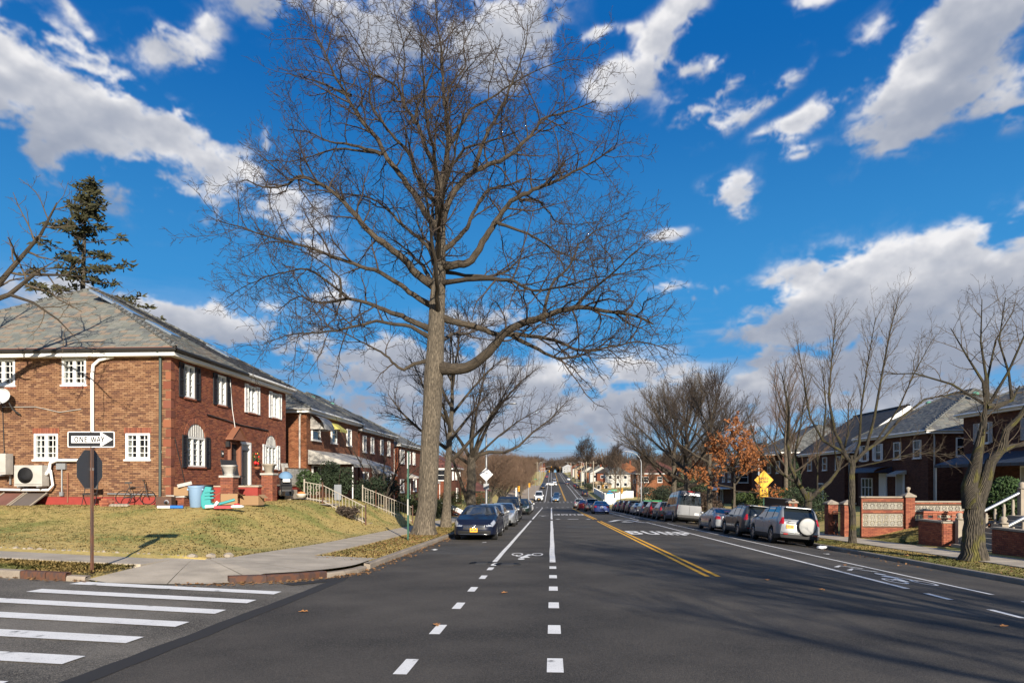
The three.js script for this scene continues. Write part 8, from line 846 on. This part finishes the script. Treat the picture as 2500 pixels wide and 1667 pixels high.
// ---------------------------------------------------------------- the crossing and the far slope
function trafficLight(label, X, z, o = {}) { const t = thing('traffic_light', label, 'traffic light', [X, groundY(X, z), -z], 0, 'yellow traffic lights'), H = o.h ?? 3.4, ax = o.arm ?? 0, yel = M.signYellow; if (o.arm) { pipe(t, 'pole', [[0, 0, 0], [0, 5.6, 0]], 0.11, M.galv); pipe(t, 'mast_arm', [[0, 5.2, 0], [ax * 0.4, 6.2, 0], [ax, 6.6, 0]], 0.07, M.galv); } else pipe(t, 'pole', [[0, 0, 0], [0, H, 0]], 0.08, M.galv); const y = o.arm ? 5.5 : H - 0.6; for (const ry of [0, Math.PI]) { const g = new THREE.Group(); g.name = 'signal_head'; g.position.set(ax + (o.arm ? 0 : 0.22), y, 0); g.rotation.y = ry; t.add(g); B1(-0.18, 0, 0.02, 0.18, 1.0, 0.24).to('housing', yel, g); for (let k = 0; k < 3; k++) { new MB().tube([[0, 0.18 + k * 0.32, 0.241], [0, 0.18 + k * 0.32, 0.25]], 0.11, 14).to('lens', k === 2 ? mat(0.25, 0.01, 0.01, 0.3) : M.dark, g); new MB().cbox(0, 0.3 + k * 0.32, 0.33, 0.26, 0.02, 0.18).to('visor', yel, g); } } if (o.arm) pipe(t, 'hanger', [[ax, 6.6, 0], [ax, 6.4, 0]], 0.03, M.galv); return t; }
trafficLight('yellow traffic light on the near left corner of the crossing', -6.4, 130); trafficLight('yellow traffic light on the near right corner behind parked SUVs', 13.2, 131); trafficLight('yellow traffic light on the far right corner by the white fence', 12.4, 168, { h: 4 }); trafficLight('yellow traffic light on the far left corner past the white van', -5.6, 168, { h: 4 }); trafficLight('yellow traffic light hung from a mast arm at the second junction', -5.4, 330, { arm: 4.5 }); trafficLight('yellow traffic light on the right at the second junction', 12.6, 325, { h: 4.4 }); trafficLight('yellow traffic light hung over the road near the crest, left', -5.4, 560, { arm: 5.5 }); trafficLight('yellow traffic light hung over the road near the crest, right', 12.6, 562, { arm: -5.5 });
{ // white vinyl fence: planks on posts
  const t = thing('white_fence', 'long white plank fence on the far right corner of the crossing', 'fence', [0, 0, 0]), run = (xa, za, xb, zb, n) => { for (let k = 0; k < n; k++) { const f0 = k / n, f1 = (k + 0.97) / n, X0 = lerp(xa, xb, f0), z0 = lerp(za, zb, f0), X1 = lerp(xa, xb, f1), z1 = lerp(za, zb, f1), y0 = groundY(X0, z0), y1 = groundY(X1, z1), dx = (zb - za) * 0.002, o = 0.04; new MB().quad([X0, y0, -z0], [X1, y1, -z1], [X1, y1 + 1.75, -z1], [X0, y0 + 1.75, -z0]).quad([X1 + o, y1, -z1 + o], [X0 + o, y0, -z0 + o], [X0 + o, y0 + 1.75, -z0 + o], [X1 + o, y1 + 1.75, -z1 + o]).quad([X0, y0 + 1.75, -z0], [X1, y1 + 1.75, -z1], [X1 + o, y1 + 1.75, -z1 + o], [X0 + o, y0 + 1.75, -z0 + o]).to('panel', M.white, t); B1(X0 - 0.07, y0 - 0.1, -z0 - 0.07, X0 + 0.07, y0 + 1.9, -z0 + 0.07).to('post', M.white, t); } }; run(14, 176, 14, 232, 24); run(14, 176, 21, 176, 4); }
{ const X = 13.4, z = 160, t = thing('bus_shelter', 'bus shelter with flat dark roof and white posts at the crossing', 'bus shelter', [X, groundY(X, z), -z]); B1(-1.2, 2.7, -2.2, 1.6, 2.95, 2.2).to('roof', M.dark, t); for (const [x, zz] of [[-1, 2], [1.4, 2], [-1, -2], [1.4, -2]]) B1(x - 0.08, 0, zz - 0.08, x + 0.08, 2.7, zz + 0.08).to('post', M.white, t); B1(1.35, 0.2, -2, 1.4, 2.5, 2).to('glass_panel', M.glassDark, t); B1(0.7, 0.45, -1.6, 1.2, 0.52, 1.6).to('bench', M.galv, t); B1(-1, 0, 1.9, 1.4, 1.5, 1.95).to('side_panel', M.white, t); }
{ const X = 15.4, z = 106, t = thing('green_dumpster', 'green steel dumpster behind the parked SUVs', 'dumpster', [X, groundY(X, z), -z], 0.1); new MB().quad([-1.2, 0.2, 0.8], [1.2, 0.2, 0.8], [1.35, 1.5, 0.9], [-1.35, 1.5, 0.9]).quad([1.2, 0.2, -0.8], [-1.2, 0.2, -0.8], [-1.35, 1.5, -0.9], [1.35, 1.5, -0.9]).quad([1.2, 0.2, 0.8], [1.2, 0.2, -0.8], [1.35, 1.5, -0.9], [1.35, 1.5, 0.9]).quad([-1.2, 0.2, -0.8], [-1.2, 0.2, 0.8], [-1.35, 1.5, 0.9], [-1.35, 1.5, -0.9]).to('container', mat(0.02, 0.28, 0.1, 0.6), t); B1(-1.4, 1.5, -0.95, 1.4, 1.58, 0.95).to('lid', mat(0.02, 0.22, 0.08, 0.6), t); for (const x of [-1.3, 1.15]) B1(x, 0.7, 0.86, x + 0.15, 1.2, 1.0).to('lift_pocket', M.dark, t); }
{ const X = 15.8, z = 186, t = thing('tarp_cover', 'bright blue tarpaulin over a grill behind the white fence', 'tarpaulin', [X, groundY(X, z), -z]); const g = new THREE.SphereGeometry(1, 12, 8, 0, 6.283, 0, 1.57); const p = g.attributes.position, r = rngOf(5); for (let k = 0; k < p.count; k++) p.setXYZ(k, p.getX(k) * (1 + r() * 0.15), p.getY(k) * 2.3 ** 1, p.getZ(k)); g.computeVertexNormals(); mesh('cover', g, mat(0.02, 0.3, 0.62, 0.6), t); B1(-0.9, 0, -0.7, 0.9, 0.5, 0.7).to('base', M.dark, t); }
{ // brick terrace wall with white coped stairs on the left bank
  const t = thing('terrace_wall', 'low red brick terrace wall with white coping and stair cheeks on the left bank', 'garden wall', [-9.4, groundY(-9.4, 57) - 0.3, -57]); B1(-3.5, 0, -0.2, 0, 1.1, 0.2).to('brick_wall', M.brickFar, t); B1(-3.5, 1.1, -0.25, 0.02, 1.22, 0.25).to('coping', M.white, t); for (const z of [0, -1.8]) { new MB().quad([0, 0, z + 0.15], [2, 0, z + 0.15], [2, 0.15, z + 0.15], [0, 1.15, z + 0.15]).to('stair_cheek', M.brickFar, t); new MB().tube([[0, 1.18, z + 0.1], [2, 0.18, z + 0.1]], 0.1, 6).to('coping', M.white, t); } for (let k = 0; k < 6; k++) B1(k * 0.33, 0, -1.7, k * 0.33 + 0.34, 1.0 - k * 0.17, -0.2).to('step', M.concrete, t); }
{ const X = -10, z = 92, t = thing('brick_gazebo', 'small brick pavilion with dark hipped roof beyond the diamond sign', 'pavilion', [X, groundY(X, z), -z]); B1(-1.3, 0, -1.3, 1.3, 1.9, 1.3).to('brick_wall', M.brickFar, t); for (const [x, zz] of [[-1.5, 1.5], [1.5, 1.5], [1.5, -1.5], [-1.5, -1.5]]) B1(x - 0.07, 0, zz - 0.07, x + 0.07, 2.1, zz + 0.07).to('post', M.dark, t); new MB().add(new THREE.ConeGeometry(2.7, 1.2, 4).rotateY(Math.PI / 4).toNonIndexed(), trans(0, 2.7, 0)).to('roof', M.shingleRed, t); }
{ const X = -6.2, z = 120, t = thing('white_post', 'tall white traffic post on the left pavement before the crossing', 'post', [X, groundY(X, z), -z]); pipe(t, 'post', [[0, 0, 0], [0, 3.4, 0]], 0.12, M.white, 10); B1(-0.14, 0, -0.14, 0.14, 0.2, 0.14).to('foot', M.white, t); }
{ const o = sheet(range(-13, -4.7, 1.2), range(170, 300, 6), (X, z) => groundY(X, z) + 0.05 + 0.1 * sstep(-7.8, -13, X), 'concrete_apron', mat(0.42, 0.33, 0.24, 0.9, { map: T.concrete })); o.userData.kind = 'structure'; }
// houses up the slope: simple, far off
const wh = mat(0.42, 0.41, 0.38, 0.8), tanW = mat(0.33, 0.25, 0.165, 0.9), gF = 'small houses on the far slope';
[[24, 248, 9, 9, 5.2, wh, M.slateFar, 'white-walled house with red chimney past the white fence'], [17, 246, 9, 6, 2.6, tanW, M.shingleDark, 'low tan garage beyond the white fence'], [23, 270, 10, 9, 5.6, M.brickFar, M.shingleDark, 'red brick house behind the white-walled house'], [22, 300, 10, 9, 5.4, wh, M.shingleRed, 'white house with red roof on the far right slope'], [22, 335, 10, 9, 5.6, M.brickFarTan, M.slateFar, 'tan brick house on the far right slope'], [21, 370, 10, 9, 5.4, wh, M.slateFar, 'white house with grey roof on the far right slope'], [21, 405, 10, 10, 6, M.brickFar, M.shingleDark, 'red brick house high on the right slope'], [20, 440, 10, 10, 6, tanW, M.slateFar, 'tan house high on the right slope'], [20, 480, 10, 10, 6, wh, M.shingleDark, 'white house with dark roof high on the right slope'], [20, 520, 10, 11, 6.5, M.brickFar, M.slateFar, 'brick house near the crest, right side'], [-26, 190, 10, 10, 5.4, M.brickFar, M.slateFar, 'brick house behind the bare trees past the crossing'], [-28, 250, 10, 10, 5.4, wh, M.shingleRed, 'white house behind the bare trees on the left slope'], [-24, 600, 11, 12, 7, tanW, M.shingleRed, 'tan house by the crest, left side'], [17, 700, 11, 10, 6, mat(0.3, 0.31, 0.33, 0.8), M.shingleDark, 'grey-white house standing at the crest right of the road'], [-9, 705, 6, 10, 6, M.brickFarTan, M.shingleRed, 'orange brick house at the crest left of the road'], [32, 690, 12, 12, 6, M.brickFar, M.slateFar, 'red brick house at the crest beside the grey-white one'], [40, 640, 12, 12, 7, wh, M.slateFar, 'pale house on the ridge to the right'], [60, 560, 12, 12, 7, M.brickFar, M.slateFar, 'brick house on the ridge far right'], [34, 440, 10, 10, 6, wh, M.slateFar, 'white house behind the first row on the right slope'], [36, 330, 10, 10, 6.5, M.brickFarTan, M.shingleRed, 'tan house with red roof behind the tall fan-shaped tree']].forEach(([X, z, w, d, e, wm, rm, l], i) => {
  const y = Math.min(groundY(X - w / 2, z), groundY(X + w / 2, z), groundY(X, z + d)) - 0.2, t = thing('slope_house', l, 'house', [X, y, -z], 0, gF), ov = 0.4, rise = e > 3 ? 3 : 1.2; B1(-w / 2, -1, -d, w / 2, e, 0).to('wall', wm, t); const gable = i % 2, A = [-w / 2 - ov, e, ov], Bq = [w / 2 + ov, e, ov], C = [w / 2 + ov, e, -d - ov], D = [-w / 2 - ov, e, -d - ov], R0 = gable ? [0, e + rise, ov] : [0, e + rise, -d * 0.35], R1 = gable ? [0, e + rise, -d - ov] : [0, e + rise, -d * 0.65]; new MB().quad(Bq, C, R1, R0).quad(D, A, R0, R1).to('roof', rm, t); new MB().quad(A, Bq, R0, R0).quad(C, D, R1, R1).to('gable', gable ? wm : rm, t);
  for (let fl = 0; fl < (e > 4 ? 2 : 1); fl++) for (let k = 0; k < 3; k++) { const x = (k - 1) * w * 0.3, yy = 0.9 + fl * 2.6; const g = new THREE.Group(); g.name = 'window'; t.add(g); B1(x - 0.6, yy, 0.01, x + 0.6, yy + 1.3, 0.05).to('frame', M.white, g); B1(x - 0.5, yy + 0.1, 0.051, x + 0.5, yy + 1.2, 0.07).to('pane', M.glassDark, g); } B1(w * 0.2, e + 0.5, -d * 0.5 - 0.4, w * 0.2 + 0.8, e + rise + 1, -d * 0.5 + 0.4).to('chimney', M.brickFar, t); });
for (const [X, z] of [[13.2, 215], [13.2, 258], [13.2, 300], [13.2, 380], [13.2, 460], [13.2, 540], [-6.6, 320], [-6.6, 440]]) { const t = thing('utility_pole', X > 0 ? 'wooden utility pole with crossarm on the right of the far slope' : 'wooden utility pole with crossarm on the left of the far slope', 'utility pole', [X, groundY(X, z), -z], 0, 'utility poles on the far slope'); pipe(t, 'pole', [[0, -0.3, 0], [0, 10.5, 0]], 0.15, mat(0.3, 0.26, 0.2, 0.9)); B1(-1.1, 9.8, -0.08, 1.1, 9.95, 0.08).to('crossarm', M.bark, t); for (const x of [-0.9, 0, 0.9]) new MB().cyl(x, 9.95, 0, 0.05, 0.04, 0.2, 6).to('insulator', M.whiteOld, t); }
{ const t = thing('overhead_wires', 'pair of thin overhead wires crossing above the far junction', 'wires', [0, 0, 0]); for (const dy of [0, 0.9]) { const p = []; for (let k = 0; k <= 12; k++) { const f = k / 12; p.push([lerp(-30, 40, f), 16 + dy - Math.sin(f * 3.14) * 0.8, -345]); } pipe(t, 'wire', p, 0.025, M.dark, 4); } }
for (const [X, z] of [[12.8, 140], [-6, 262]]) { const t = thing('street_name_sign', X > 0 ? 'small green street name sign at the crossing by the bus shelter' : 'small green street name sign on the left at the second junction', 'street sign', [X, groundY(X, z), -z]); pipe(t, 'post', [[0, 0, 0], [0, 3.6, 0]], 0.05, M.galv); B1(-0.55, 3.3, -0.02, 0.55, 3.62, 0.02).to('sign_plate', mat(0.02, 0.24, 0.1, 0.5), t); }
console.log('far');

renderer.render(scene, camera);
